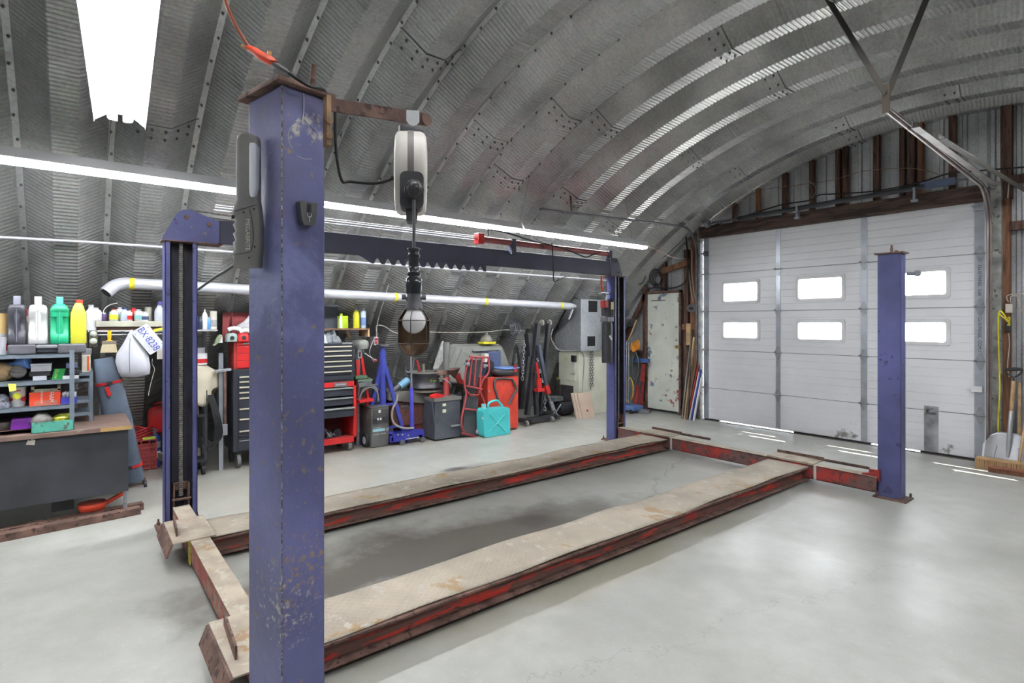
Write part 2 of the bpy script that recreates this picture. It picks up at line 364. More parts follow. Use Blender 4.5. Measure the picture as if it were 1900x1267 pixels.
SEAMS = [(1019, 167), (1144, 203), (1342, 28), (1272, 257), (1375, 296), (1090, 347), (1560, 190), (1600, 225), (760, 40), (315, 195), (1130, 395), (1450, 115), (945, 300), (1790, 135), (880, 210)]
for (u, v) in SEAMS:
    th, yy = hit_arch(u, v); k = math.floor((yy-Y0)/SP); 
    if th < TH0 or th > TH1: continue
    lap_strip(k, th)
    for dth in (-.008, -.022):
        for f in (.42, .58): bolts.append(arch_pt(th+dth, Y0+SP*k+SP*f, DEP-.004)+(th,))
        for f in (.13, .27, .73, .87): bolts.append(arch_pt(th+dth, Y0+SP*k+SP*f, DEP*((f*SP-FW)/SL if f < .5 else ((1-f)*SP-FW)/SL)-.004)+(th,))
lap.build('lap_seam', pm('dark seam steel', (92, 94, 92), .6, .3), ceiling)  # lap strips in darker steel than the panels
for k in range(-1, 15):
    for j in range(64):
        th = TH0+.03+j*(.235/AR)
        if th > 2.2: break
        bolts.append(arch_pt(th, Y0+SP*k+.006*(-1)**j, -.003)+(th,))
def bolt_mesh(mb, c, th):
    n = Vector((math.cos(th), 0, -math.sin(th))); c = Vector(c); mb.cyl(c-n*.004, c+n*.008, .011, n=7); mb.cyl(c+n*.006, c+n*.02, .005, n=6)
bm_ = pm('bolt steel', (104, 106, 104), .5, .4)
vis = []
for x, y, z, th in bolts:
    p = Vector((x, y, z))-Vector((0, 0, EYE)); dp = p.dot(D3)
    if dp > .3:
        u = 950+FPX*p.dot(R3)/dp; v = HZ-FPX*p.z/dp
        vis.append((dp if -20 < u < 1920 and -20 < v < 900 else 99+dp, (x, y, z), th))
vis.sort(key=lambda t: t[0])
for i, (d_, c, th) in enumerate(vis[:100]):
    mb = MB(); bolt_mesh(mb, (0, 0, 0), th); o = mb.build('bolt', bm_, ceiling); o.location = c
mb = MB()
for d_, c, th in vis[100:]: bolt_mesh(mb, c, th)
o = mb.build('bolt', bm_, ceiling); o['kind'] = 'stuff'

# floor
def floor_mat():
    m = bpy.data.materials.new('old polished concrete'); m.use_nodes = True; nt = m.node_tree; N = nt.nodes; L = nt.links; b = N['Principled BSDF']
    tc = N.new('ShaderNodeTexCoord'); P = tc.outputs['Object']; sp = N.new('ShaderNodeSeparateXYZ'); L.new(P, sp.inputs[0])
    def noise(sc, det=6, rg=.55, loc=(0, 0, 0)):
        mp = N.new('ShaderNodeMapping'); mp.inputs['Location'].default_value = loc; L.new(P, mp.inputs[0])
        n = N.new('ShaderNodeTexNoise'); n.inputs['Scale'].default_value = sc; n.inputs['Detail'].default_value = det; n.inputs['Roughness'].default_value = rg; L.new(mp.outputs[0], n.inputs['Vector']); return n.outputs[0]
    def ramp(i, a, c0, b_, c1):
        r = N.new('ShaderNodeValToRGB'); r.color_ramp.elements[0].position = a; r.color_ramp.elements[1].position = b_; r.color_ramp.elements[0].color = c0; r.color_ramp.elements[1].color = c1; L.new(i, r.inputs[0]); return r.outputs[0]
    def mix(f, a, b_, bt='MIX'):
        x = N.new('ShaderNodeMix'); x.data_type = 'RGBA'; x.blend_type = bt
        for s, v in ((0, f), (6, a), (7, b_)):
            if hasattr(v, 'links'): L.new(v, x.inputs[s])
            else: x.inputs[s].default_value = v
        return x.outputs[2]
    def mth(op, a, b_=None, c=None):
        x = N.new('ShaderNodeMath'); x.operation = op
        for s, v in enumerate((a, b_, c)):
            if v is None: continue
            if hasattr(v, 'links'): L.new(v, x.inputs[s])
            else: x.inputs[s].default_value = v
        return x.outputs[0]
    base = ramp(noise(.9, 5, .5), .3, lin((152, 153, 146)), .7, lin((184, 185, 179)))
    base = mix(mth('MULTIPLY', ramp(noise(6, 5, .55, (3, 1, 0)), .36, (0, 0, 0, 1), .70, (1, 1, 1, 1)), .42), base, lin((148, 147, 138)))
    base = mix(mth('MULTIPLY', ramp(noise(38, 5, .7), .57, (0, 0, 0, 1), .66, (1, 1, 1, 1)), .22), base, lin((200, 200, 192)))
    # dark oily patch between the runways and worn spots
    def blob(cx, cy, rx, ry, wob):
        nx = mth('MULTIPLY', mth('SUBTRACT', noise(1.6, 6, .6, (cx, cy, 0)), .5), wob)
        dx = mth('DIVIDE', mth('SUBTRACT', sp.outputs[0], cx), rx); dy = mth('DIVIDE', mth('SUBTRACT', sp.outputs[1], cy), ry)
        d = mth('SQRT', mth('ADD', mth('MULTIPLY', dx, dx), mth('MULTIPLY', dy, dy))); d = mth('ADD', d, nx)
        return ramp(d, .45, (1, 1, 1, 1), 1.0, (0, 0, 0, 1))
    for cx, cy, rx, ry, wob, col, am in ((-3.4, 2.1, .66, 1.9, 1.9, (78, 72, 64), .88), (-3.25, 3.2, .5, 1.0, 2., (92, 86, 78), .65), (-3.42, 2.95, .16, .2, 1., (70, 62, 60), .7), (-3.1, 2.2, .18, .22, 1., (70, 62, 58), .7),
                                         (-5.05, 3.55, .28, .42, 1.6, (110, 106, 102), .7), (-5.15, 3.3, .1, .22, 1.2, (58, 56, 58), .8), (-5.6, 1.6, .9, 1.2, 2.2, (160, 154, 140), .5), (-2.55, 2.9, .35, 2.3, 1.6, (150, 146, 124), .6), (-6.9, 3., .6, 5., 1., (132, 122, 108), .55)):
        base = mix(mth('MULTIPLY', blob(cx, cy, rx, ry, wob), am), base, lin(col))
    # cracks
    def crack(c0, slope, ya, yb, wid, seed):
        w = mth('MULTIPLY', mth('SUBTRACT', noise(2.2, 8, .7, (seed, 0, 0)), .5), .7)
        line = mth('ADD', mth('MULTIPLY', sp.outputs[1], slope), c0)
        d = mth('ABSOLUTE', mth('ADD', mth('SUBTRACT', sp.outputs[0], line), w))
        a = mth('LESS_THAN', d, wid); lo = mth('GREATER_THAN', sp.outputs[1], ya); hi = mth('LESS_THAN', sp.outputs[1], yb)
        return mth('MULTIPLY', mth('MULTIPLY', a, lo), hi)
    base = mix(mth('MULTIPLY', crack(-1.2, -.48, 3.5, 5.75, .006, 0), .75), base, lin((84, 78, 74)))
    base = mix(mth('MULTIPLY', crack(-4.9, .25, 6.1, 8.2, .004, 5), .4), base, lin((110, 104, 98)))
    base = mix(mth('MULTIPLY', crack(-2.2, .22, 1.5, 4.6, .0035, 9), .45), base, lin((120, 118, 110)))
    L.new(base, b.inputs['Base Color'])
    r = ramp(noise(1.3, 4, .5, (5, 5, 0)), .35, (.31,)*3+(1,), .68, (.48,)*3+(1,)); L.new(r, b.inputs['Roughness'])
    b.inputs['Specular IOR Level'].default_value = .5
    bp = N.new('ShaderNodeBump'); bp.inputs['Strength'].default_value = .12; bp.inputs['Distance'].default_value = .01; L.new(noise(24, 8, .7), bp.inputs['Height']); L.new(bp.outputs[0], b.inputs['Normal'])
    return m
mb = MB(); mb.box((CX-AR-.3, -4.6, -.12), (CX+AR+.3, 8.6, 0))
struct('floor', mb, floor_mat())
bw = MB(); bw.box((-9, -4.72, 0), (5, -4.62, 4.7)); struct('wall_back', bw, pm('dull back wall sheet', (170, 172, 172), .6, .3))
# outside apron beyond the big door
mb = MB(); mb.box((-9, 8.6, -.14), (4, 14, -.02)); struct('ground', mb, pm('outdoor gravel', (190, 186, 176), .9, 0, .2, 20), 'pale gravel apron outside the overhead door', 'ground')

# end wall: ribbed sheet, timber studs, header
sheet_m = galv('ribbed wall sheet', (176, 182, 188), .42)
wall = MB()
def ribbed(x0, x1, z0, z1, y):
    prof = []; x = x0; 
    while x < x1:
        for dx, dy in ((0, 0), (.012, -.022), (.045, -.022), (.057, 0), (.13, 0), (.134, -.005), (.15, -.005), (.154, 0)): 
            if x+dx < x1: prof.append((x+dx, y+dy))
        x += .228
    prof.append((x1, y)); n = len(prof)
    vs = [(a, b, z) for z in (z0, z1) for a, b in prof]
    wall.add(vs, [(i, i+1, n+i+1, n+i) for i in range(n-1)], False)
ribbed(-9.0, -5.24, 0, 4.75, 8.47); ribbed(-5.24, -1.56, 3.0, 4.75, 8.47); ribbed(-1.56, 4.6, 0, 4.75, 8.47)
wend = struct('wall_end', wall, sheet_m)
def stud(x, w, z0, z1, m=wood_dk, y0=8.36, y1=8.445):
    b = MB(); b.box((x-w/2, y0, z0), (x+w/2, y1, z1)); return b.build('stud', m, wend, bevel=.003)
for u, wd in ((1362, .05), (1406, .06), (1455.5, .075), (1506, .07), (1555, .07), (1568, .07), (1626, .085), (1674, .07), (1692, .08), (1708, .06), (1767, .08)):
    x = aty(u, 320, 8.38).x
    za = CZ+math.sqrt(max(0, (AR+.12)**2-(x-CX)**2))
    stud(x, wd*.85, 3.2, za, wood_dk if wd != .06 else wood_or)
stud(-1.40, .10, 3.05, 4.3); xa, xb = aty(1859, 600, 8.33).x, aty(1873, 600, 8.33).x; stud((xa+xb)/2, xb-xa, 0, 3.05, wood_or, 8.33, 8.445)
xa, xb = aty(1837, 600, 8.24).x, aty(1858, 600, 8.24).x; stud((xa+xb)/2, xb-xa, 0, 3.24, pm('weathered jamb steel', (150, 150, 146), .5, .3, .2, 8, (96, 90, 80), .42, 12), 8.24, 8.33)
stud(-5.47, .12, 0, 3.15, wood_or); stud(-5.33, .07, 0, 3.24, wood_or, 8.33, 8.445); stud(-6.10, .08, 2.2, 3.3, wood_dk); stud(-5.62, .09, 0, 2.9, wood_dk)
stud(-6.48, .06, 0, 2.3, wood_dk, 8.3, 8.44)
for (xa, za, xb, zb, m) in ((-6.1, 2.55, -5.5, 2.68, wood_or), (-1.36, 2.72, -.3, 2.72, wood_dk), (-1.36, 3.24, -.3, 3.27, wood_dk), (-7.6, 1.05, -6.5, 1.05, wood_dk), (-5.66, 1.55, -5.3, 1.55, wood_or)):
    b = MB(); b.beam((xa, 8.33, za), (xb, 8.33, zb), .05, .10); b.build('wall_rail', m, wend, bevel=.003)
b = MB(); b.beam((-7.3, 8.33, .75), (-6.45, 8.33, 2.15), .06, .09); b.build('diagonal_brace', wood_dk, wend)
b = MB(); b.box((-5.24, 8.165, 3.035), (-1.56, 8.20, 3.215)); b.build('door_header', wood_header, wend, bevel=.004)
b = MB(); b.box((-5.24, 8.20, 3.035), (-1.56, 8.42, 3.07)); b.build('header_soffit', wood_header, wend)
b = MB(); b.box((-5.30, 8.20, 0), (-5.24, 8.33, 3.2)); b.box((-1.565, 8.30, 0), (-1.50, 8.44, 3.2)); b.build('door_jamb', pm('weathered jamb steel', (150, 150, 146), .5, .3, .2, 8, (96, 90, 80), .42, 12), wend)
b = MB(); b.box((-5.3, 8.24, .0), (-1.5, 8.29, .004)); b.build('door_sill', pm('sill dirt', (92, 84, 74), .9, 0, .3, 20), wend)

# overhead garage door, five sections
DY = 8.30
pane_m = bpy.data.materials.new('clear door pane'); pane_m.use_nodes = True; _n = pane_m.node_tree; _n.nodes.clear()
_o = _n.nodes.new('ShaderNodeOutputMaterial'); _t = _n.nodes.new('ShaderNodeBsdfTransparent'); _g = _n.nodes.new('ShaderNodeBsdfTranslucent'); _x = _n.nodes.new('ShaderNodeMixShader'); _x.inputs[0].default_value = .3
_n.links.new(_t.outputs[0], _x.inputs[1]); _n.links.new(_g.outputs[0], _x.inputs[2]); _n.links.new(_x.outputs[0], _o.inputs[0])
def door_panel_mat():
    m = pm('white door skin', (230, 231, 235), .38, 0, .02, 2, (150, 150, 146), .285, 5); worn_patch(m, [((.35, 0, .10), .3, 7, .42, (140, 138, 134)), ((1.5, 0, .1), .25, 9, .45, (150, 148, 144))], None); return m
dmat = door_panel_mat(); seam_m = pm('door seam dark', (120, 122, 128), .7)
door = bpy.data.objects.new('door_1', None); C.objects.link(door); door['kind'] = 'structure'; door.location = (-3.4, 8.3, 0); FR[door.name] = Matrix.Translation((-3.4, 8.3, 0))
door['label'] = 'white overhead garage door of five ribbed sections with six small windows'
ZS = [.02, .535, 1.17, 1.805, 2.43, 3.06]
WX = [(-4.87, -4.29), (-3.69, -3.09), (-2.53, -1.93)]; WZ = {2: (1.375, 1.635), 3: (1.955, 2.27)}
WZ = {2: (1.375, 1.635), 3: (1.96, 2.265)}
for s_ in range(5):
    z0, z1 = ZS[s_]+.002, ZS[s_+1]-.002; mb = MB()
    zb = [(z0, .006), (z0+.006, 0)]; n = 6; 
    for i in range(1, n):
        zz = z0+(z1-z0)*i/n; zb += [(zz-.004, 0), (zz, .0045 if s_ != 4 else .007), (zz+.004, 0)]
    zb += [(z1-.006, 0), (z1, .006)]
    if s_ in WZ: zb = [t for t in zb if not any(abs(t[0]-q) < .006 for q in WZ[s_])]+[(WZ[s_][0], 0), (WZ[s_][1], 0)]; zb.sort()
    xs = [-5.215, -1.575]
    if s_ in WZ: xs = sorted(xs+[q for p in WX for q in p])
    for back in (0, 1):
        for i in range(len(zb)-1):
            for j in range(len(xs)-1):
                if s_ in WZ and zb[i][0] >= WZ[s_][0]-1e-6 and zb[i+1][0] <= WZ[s_][1]+1e-6 and any(abs(xs[j]-p[0]) < 1e-6 for p in WX): continue
                y = (lambda q: DY+q) if not back else (lambda q: DY+.045)
                mb.add([(xs[j], y(zb[i][1]), zb[i][0]), (xs[j+1], y(zb[i][1]), zb[i][0]), (xs[j+1], y(zb[i+1][1]), zb[i+1][0]), (xs[j], y(zb[i+1][1]), zb[i+1][0])], [(0, 1, 2, 3)], False)
    mb.box((xs[0], DY+.006, z0), (xs[-1], DY+.045, z0+.001)); mb.box((xs[0], DY+.006, z1-.001), (xs[-1], DY+.045, z1))
    sec = mb.build('door_section', dmat, door, world=True)
    if s_ in WZ:
        za, zc = WZ[s_]
        for xa, xb in WX:
            mb = MB()
            out = rr(xb-xa+.07, zc-za+.07, .03, 4); inn = rr(xb-xa-.02, zc-za-.02, .025, 4); cx_, cz_ = (xa+xb)/2, (za+zc)/2; n = len(out)
            vs = [(cx_+p[0], DY-.001, cz_+p[1]) for p in out]+[(cx_+p[0]*.985, DY-.016, cz_+p[1]*.98) for p in out]+[(cx_+p[0], DY-.014, cz_+p[1]) for p in inn]+[(cx_+p[0], DY+.045, cz_+p[1]) for p in inn]
            mb.add(vs, [(r_*n+(i+1)%n, r_*n+i, (r_+1)*n+i, (r_+1)*n+(i+1)%n) for r_ in range(3) for i in range(n)], False)
            fr = mb.build('window_frame', white, sec, world=True)
            pt_d = bpy.data.lights.new('sky_portal', 'AREA'); pt_d.shape = 'RECTANGLE'; pt_d.size = xb-xa; pt_d.size_y = zc-za; pt_d.cycles.is_portal = True; pt_ = bpy.data.objects.new('sky_portal', pt_d); C.objects.link(pt_); pt_.location = (cx_, DY+.05, cz_); pt_.rotation_euler = (-PI/2, 0, 0)
            mb = MB(); mb.prism(inn, (cx_, DY+.02, cz_), (1, 0, 0), (0, 0, 1), (0, .004, 0)); mb.build('window_pane', pane_m, sec, world=True)
    mb = MB(); mb.box((-5.215, DY+.002, z0-.004), (-1.575, DY+.03, z0)); mb.build('section_joint', seam_m, sec, world=True)
    # galvanised stiles
    for xa, xb in ((-5.225, -5.135), (-4.01, -3.945), (-2.865, -2.79), (-1.67, -1.572)):
        mb = MB(); mb.box((xa, DY-.007, z0), (xb, DY-.0005, z1)); mb.build('stile', pm('stile steel', (176, 181, 190), .35, .6, .06, 8), sec, world=True)
for z in ZS[1:5]:
    for x in (-5.18, -3.978, -2.828, -1.615):
        mb = MB()
        for sg in (1, -1):
            mb.prism([(-.045, 0), (.045, 0), (.035, .05*sg), (.012, .1*sg), (-.012, .1*sg), (-.035, .05*sg)], (x, DY-.012, z), (1, 0, 0), (0, 0, 1), (0, .004, 0))
        mb.cyl((x-.06, DY-.018, z), (x+.06, DY-.018, z), .008, n=8); mb.cyl((x-.05, DY-.03, z+.008), (x-.035, DY-.012, z+.008), .012, n=8)
        mb.build('hinge', pm('hinge steel', (158, 162, 168), .4, .5, .1, 12), door, world=True)
mb = MB(); mb.box((-1.69, DY-.05, .81), (-1.59, DY-.01, .88)); mb.cyl((-1.74, DY-.03, .845), (-1.69, DY-.03, .845), .008, n=8); mb.build('slide_lock', white, door, world=True, bevel=.004)
mb = MB(); mb.box((-2.16, DY-.006, .03), (-2.015, DY, .59)); hp = mb.build('kick_plate', pm('brushed plate', (168, 170, 174), .35, .6, .2, 6, (70, 66, 62), .40, 5), door, world=True)
mb = MB(); mb.box((-2.14, DY-.03, .49), (-2.035, DY-.006, .515)); mb.build('lift_handle', steel_dk, hp, world=True, bevel=.005)
mb = MB(); mb.box((-1.67, DY-.05, 2.93), (-1.575, DY-.005, 2.99)); mb.box((-1.69, DY-.07, 2.985), (-1.56, DY-.002, 2.995)); mb.build('top_bracket', steel, door, world=True)
mb = MB(); mb.cyl((-5.27, DY-.05, 2.78), (-5.13, DY-.05, 2.78), .012, n=8); mb.box((-5.2, DY-.06, 2.74), (-5.14, DY-.005, 2.82)); mb.build('top_roller', steel_dk, door, world=True)
mb = MB()
for xa, xb in ((-5.215, -4.95), (-3.75, -2.75), (-2.2, -1.575)): mb.box((xa, DY-.004, .003), (xb, DY+.045, .022)); mb.cut()
mb.build('bottom_seal', rubber, door, world=True)
scr = pm('marker ink', (60, 62, 70), .8)
text('handwriting', '12x10 PANEL  Sold', .046, scr, door, basis((-1.622, DY-.009, 2.12), (0, 0, -1), (1, 0, 0)), .0004)
text('handwriting', '12x10 PANEL  COM.1', .046, scr, door, basis((-1.622, DY-.009, 1.49), (0, 0, -1), (1, 0, 0)), .0004)
# dirt scuffs low on the door have their own shapes
# narrow side door, chipped cream paint
m2 = pm('chipped cream door', (206, 210, 200), .55, 0, .06, 3, (104, 112, 140), .39, 4.5, .8, .2, 30, (146, 62, 48), .385, 9)
worn_patch(m2, [((.31, -.03, .35), .22, 14, .37, (142, 60, 48)), ((.33, -.03, .62), .1, 14, .40, (142, 60, 48)), ((.27, -.03, 1.32), .09, 25, .42, (120, 52, 44)), ((.27, -.03, 1.55), .1, 30, .44, (60, 52, 52)), ((.34, -.03, 1.0), .13, 10, .40, (112, 118, 138)), ((-.32, -.03, 1.1), .12, 10, .40, (112, 118, 138)), ((-.24, -.03, .48), .1, 6, .36, (118, 126, 156)), ((-.35, -.03, .8), .1, 12, .42, (112, 118, 138)), ((.12, -.03, .42), .25, 14, .50, (150, 152, 146)), ((.33, -.03, 2.05), .1, 10, .36, (112, 112, 110))], None)
door2 = bpy.data.objects.new('door_2', None); C.objects.link(door2); door2['kind'] = 'structure'; door2.location = (-6.06, 8.36, 0); FR[door2.name] = Matrix.Translation((-6.06, 8.36, 0))
mb = MB(); mb.box((-6.41, 8.325, .05), (-5.735, 8.365, 2.15)); dl = mb.build('door_leaf', m2, door2, world=True, bevel=.004)
mb = MB(); mb.box((-6.45, 8.31, 0), (-6.415, 8.37, 2.2)); mb.box((-5.73, 8.31, 0), (-5.69, 8.37, 2.2)); mb.box((-6.45, 8.31, 2.155), (-5.69, 8.37, 2.2)); mb.build('door_frame', rust, door2, world=True)
mb = MB(); mb.box((-5.79, 8.30, 1.17), (-5.71, 8.33, 1.23)); mb.cyl((-5.77, 8.27, 1.2), (-5.77, 8.31, 1.2), .02, n=12); mb.build('door_latch', pm('brass', (168, 146, 96), .4, .7), dl, world=True)
mb = MB(); mb.box((-6.32, 8.315, 2.02), (-6.02, 8.327, 2.035)); mb.build('scratch_trim', rust, dl, world=True)
# ------------------------------------------------------------------ the four-post lift
PX1 = (-1.522, .4325); RZ1 = math.radians(12.06)
def channel_post(mb, w, d, z0, z1, t=.008, lip=.035):     # C section, local: opening to +x, w along y, d along x (back at x=-d)
    mb.box((-d, -w/2, z0), (-d+t, w/2, z1))
    for s in (-1, 1):
        mb.box((-d, s*w/2, z0), (0, s*(w/2-t), z1)); mb.box((-t, s*w/2, z0), (0, s*(w/2-lip), z1))
lift = thing('four_post_lift', 'blue purple four-post car lift with worn red crossbeams, filling the middle of the floor', 'car lift', (-3.3, 3.3, 0))
# back posts open towards the room
def back_post(y, name='post'):
    mb = MB(); mb.mi = 0; channel_post(mb, .222, .15, .012, 2.26); mb.xf(Matrix.Translation((-4.99, y, 0))); p = mb.build(name, purple, lift, world=True, bevel=.002)
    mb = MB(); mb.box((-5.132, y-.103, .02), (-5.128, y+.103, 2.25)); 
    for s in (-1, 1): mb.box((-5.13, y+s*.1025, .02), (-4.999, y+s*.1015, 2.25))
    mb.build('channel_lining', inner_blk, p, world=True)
    mb = MB(); mb.box((-5.125, y-.055, .02), (-5.10, y-.035, 2.25)); mb.box((-5.125, y+.03, .02), (-5.10, y+.055, 2.25)); mb.build('guide_rail', inner_blk, p, world=True)
    mb = MB(); mb.box((-5.2, y-.16, 0), (-4.94, y+.16, .014)); bp = mb.build('base_plate', rust, p, world=True, bevel=.002)
    mb = MB()
    for dx, dy in ((-.18, -.135), (-.18, .135), (.02, -.135), (.02, .135)): mb.cyl((-4.99+dx, y+dy, .012), (-4.99+dx, y+dy, .035), .014, n=6); mb.cyl((-4.99+dx, y+dy, .03), (-4.99+dx, y+dy, .06), .007, n=8)
    mb.build('anchor_bolt', rust, p, world=True)
    return p
pA = back_post(.66); pB = back_post(5.88)
# roller chain down each back post
chain_m = pm('greasy roller chain', (112, 108, 104), .5, .3, .2, 40)
for p, y, z0, z1 in ((pA, .66, .26, 2.25), (pB, 5.88, .3, 2.25)):
    mb = MB(); z = z0; i = 0
    while z < z1:
        x = -5.02; mb.obox((x, y, z), (.008, .022 if i % 2 else .014, .017)); mb.cyl((x, y-.014, z), (x, y+.014, z), .0062, n=6); z += .0165; i += 1
    mb.build('lift_chain', chain_m, p, world=True)
# carriage end of the crossbeam inside each back post
for y in (.66, 5.88):
    mb = MB(); mb.box((-5.06, y-.055, .17), (-4.98, y-.045, .36)); mb.box((-5.06, y+.045, .17), (-4.98, y+.055, .36)); mb.box((-5.06, y-.055, .30), (-5.03, y+.055, .36)); mb.box((-4.99, y-.065, .235), (-4.965, y+.065, .25))
    mb.build('carriage', rust, lift, world=True, bevel=.003)
# near and far right posts: closed backs face the camera
def front_post(C0, rz, wx, wy, name, m, open_=True):
    Mx = Matrix.Translation((C0[0], C0[1], 0)) @ Matrix.Rotation(rz, 4, 'Z'); t = .008
    mb = MB(); mb.box((-t, 0, .012), (0, wy, 2.255)); mb.box((-wx, 0, .012), (0, t, 2.255)); mb.box((-wx, wy-t, .012), (0, wy, 2.255))
    mb.box((-wx, 0, .012), (-wx+t, wy*.3, 2.255)); mb.box((-wx, wy*.7, .012), (-wx+t, wy, 2.255))
    mb.xf(Mx); p = mb.build(name, m, lift, world=True, bevel=.006, seg=3)
    mb = MB(); mb.box((-wx-.022, -.022, 2.255), (.022, wy+.022, 2.268)); mb.xf(Mx); mb.build('cap_plate', rust, p, world=True, bevel=.002)
    mb = MB(); mb.box((-wx-.03, -.04, 0), (.05, wy+.05, .014)); mb.xf(Mx); mb.build('base_plate', rust, p, world=True, bevel=.002)
    mb = MB()
    for dx, dy in ((-.0, -.02), (.03, wy+.03), (-wx+.0, -.02)): mb.cyl((dx, dy, .012), (dx, dy, .05), .011, n=6)
    mb.xf(Mx); mb.build('anchor_bolt', rust, p, world=True)
    return p, Mx
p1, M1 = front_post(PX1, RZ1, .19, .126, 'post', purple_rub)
p3, M3 = front_post((-1.70, 5.86), 0, .185, .13, 'post', purple)
# bolts on cap plates
mb = MB(); mb.cyl((-.09, .06, 2.26), (-.09, .06, 2.31), .013, n=6); mb.cyl((-.09, .06, 2.3), (-.09, .06, 2.34), .009, n=8); mb.cyl((-.05, .05, 2.26), (-.05, .05, 2.285), .016, n=6); mb.cyl((-.13, .06, 2.26), (-.13, .06, 2.275), .013, n=6); mb.xf(M3); mb.build('cap_bolt', rust, p3, world=True)
mb = MB(); mb.tube([(-.02, .10, 2.262), (-.018, .10, 2.31), (-.012, .10, 2.345)], .008, 8, 3); mb.box((-.034, .085, 2.255), (-.004, .115, 2.275)); mb.cut(); mb.obox((-.075, .05, 2.285), (.03, .008, .04), (0, .3, 0)); mb.xf(M1); mb.build('cap_bolt', rust, p1, world=True)
q0_, q1_ = aty(1683, 508, 6.0), aty(1702, 507, 6.0); mb = MB(); mb.cyl(q0_, q1_, .016, n=12); mb.cyl(q1_-Vector((.0, .012, 0)), q1_+Vector((0, .012, 0)), .028, n=14); mb.build('release_pin', steel, p3, world=True)
# edge weld line down the near corner
mb = MB(); mb.tube([(.0025, -.0025, .02), (.0025, -.0025, .6), (.003, -.003, 1.2), (.002, -.002, 2.25)], .002, 6, 10); mb.xf(M1); mb.build('weld_seam', pm('chipped weld', (150, 150, 158), .6, .2, .35, 60, (110, 84, 64), .5, 90, .9), p1, world=True)
mb = MB(); mb.tube([(.0012, .060, 2.25), (.0012, .061, 2.21), (.0012, .057, 2.17)], .0014, 5, 3); mb.cut()
for a0_, a1_, rr_ in ((2.0, 3.9, .046), (4.3, 5.2, .05), (.2, 1.1, .05)): mb.tube([(.0012, .062+rr_*math.cos(a), 2.12+rr_*math.sin(a)) for a in [a0_+(a1_-a0_)*i/10 for i in range(11)]], .0006, 4); mb.cut()
mb.xf(M1); mb.build('paint_scratch', pm('scratch white', (206, 206, 210), .6), p1, world=True)
# overhead beam with its toothed latch bar, on the back posts
mb = MB(); mb.box((-5.12, .84, 2.275), (-5.05, 5.72, 2.465)); ob = mb.build('overhead_beam', navy, lift, world=True, bevel=.004)
gus = [(-.13, 0), (-.13, .03), (-.035, .23), (.0, .255), (.05, .262), (.085, .25), (.26, .19), (.26, .02), (.24, 0)]
mb = MB(); mb.prism(gus, (-5.04, .675, 2.262), (0, 1, 0), (0, 0, 1), (.008, 0, 0)); mb.prism(gus, (-5.13, .675, 2.262), (0, 1, 0), (0, 0, 1), (.008, 0, 0)); g1 = mb.build('pulley_housing', purple, lift, world=True, bevel=.002)
mb = MB()
for y, z in ((.70, 2.46), (.86, 2.42)): mb.cyl((-5.14, y, z), (-5.024, y, z), .018, n=12)
mb.cyl((-5.12, .70, 2.46), (-5.05, .70, 2.46), .06, n=20); mb.build('pulley_pin', rust, g1, world=True)
gus2 = [(-.1, 0), (.13, 0), (.13, .05), (.06, .2), (.02, .25), (-.1, .25)]
mb = MB(); mb.prism(gus2, (-5.04, 5.84, 2.262), (0, 1, 0), (0, 0, 1), (.008, 0, 0)); mb.prism(gus2, (-5.13, 5.84, 2.262), (0, 1, 0), (0, 0, 1), (.008, 0, 0)); g2 = mb.build('pulley_housing', navy, lift, world=True, bevel=.002)
mb = MB(); mb.cyl((-5.12, 5.86, 2.46), (-5.02, 5.86, 2.46), .014, n=10); mb.cyl((-5.12, 5.9, 2.32), (-5.02, 5.9, 2.32), .01, n=10); mb.build('pulley_pin', rust, g2, world=True)
mb = MB(); mb.box((-5.15, .53, 2.255), (-4.97, .95, 2.263)); mb.box((-5.15, 5.70, 2.255), (-4.97, 6.0, 2.263)); mb.build('top_plate', rust, lift, world=True)
teeth = [(2.13, .0)]; y = 2.27; teeth.append((y, -.075))
pit = (3.62-2.27)/12.
for i in range(12):
    y0 = 2.27+i*pit; teeth += [(y0+.022, -.075), (y0+.035, -.04), (y0+.05, -.022), (y0+.065, -.022), (y0+pit-.012, -.075)]
teeth += [(3.64, -.075), (3.64, 0)]
mb = MB(); mb.prism(teeth, (-5.045, 0, 2.275), (0, 1, 0), (0, 0, 1), (.01, 0, 0)); mb.build('latch_rack', navy, ob, world=True)
# hydraulic ram and chains along the beam
redtube = pm('faded red ram', (140, 70, 66), .45, .1, .12, 4, (96, 66, 66), .4, 8)
ra, rb = atx(893, 460, -5.03), atx(1130, 489, -5.03)
mb = MB(); mb.cyl((-5.03, 3.57, 2.555), (-5.03, 5.72, 2.555), .035, n=20); ram = mb.build('hydraulic_ram', redtube, lift, world=True)
mb = MB(); mb.box((-5.075, 3.50, 2.50), (-4.985, 3.58, 2.62)); mb.cyl((-5.03, 3.49, 2.555), (-5.03, 3.52, 2.555), .02, n=10); mb.build('ram_clevis', red, ram, world=True, bevel=.006)
mb = MB()
for y in (3.98,): mb.box((-5.075, y, 2.42), (-4.99, y+.06, 2.60))
mb.box((-5.07, 5.66, 2.5), (-4.99, 5.72, 2.6)); mb.build('ram_bracket', navy, ram, world=True, bevel=.002)
mb = MB(); mb.cyl((-5.03, .9, 2.56), (-5.03, 3.5, 2.56), .009, n=8); mb.cyl((-5.06, .9, 2.545), (-5.06, 3.5, 2.545), .006, n=8); mb.cyl((-5.0, .9, 2.575), (-5.0, 3.5, 2.575), .005, n=8); mb.build('pull_rod', chrome, ram, world=True)
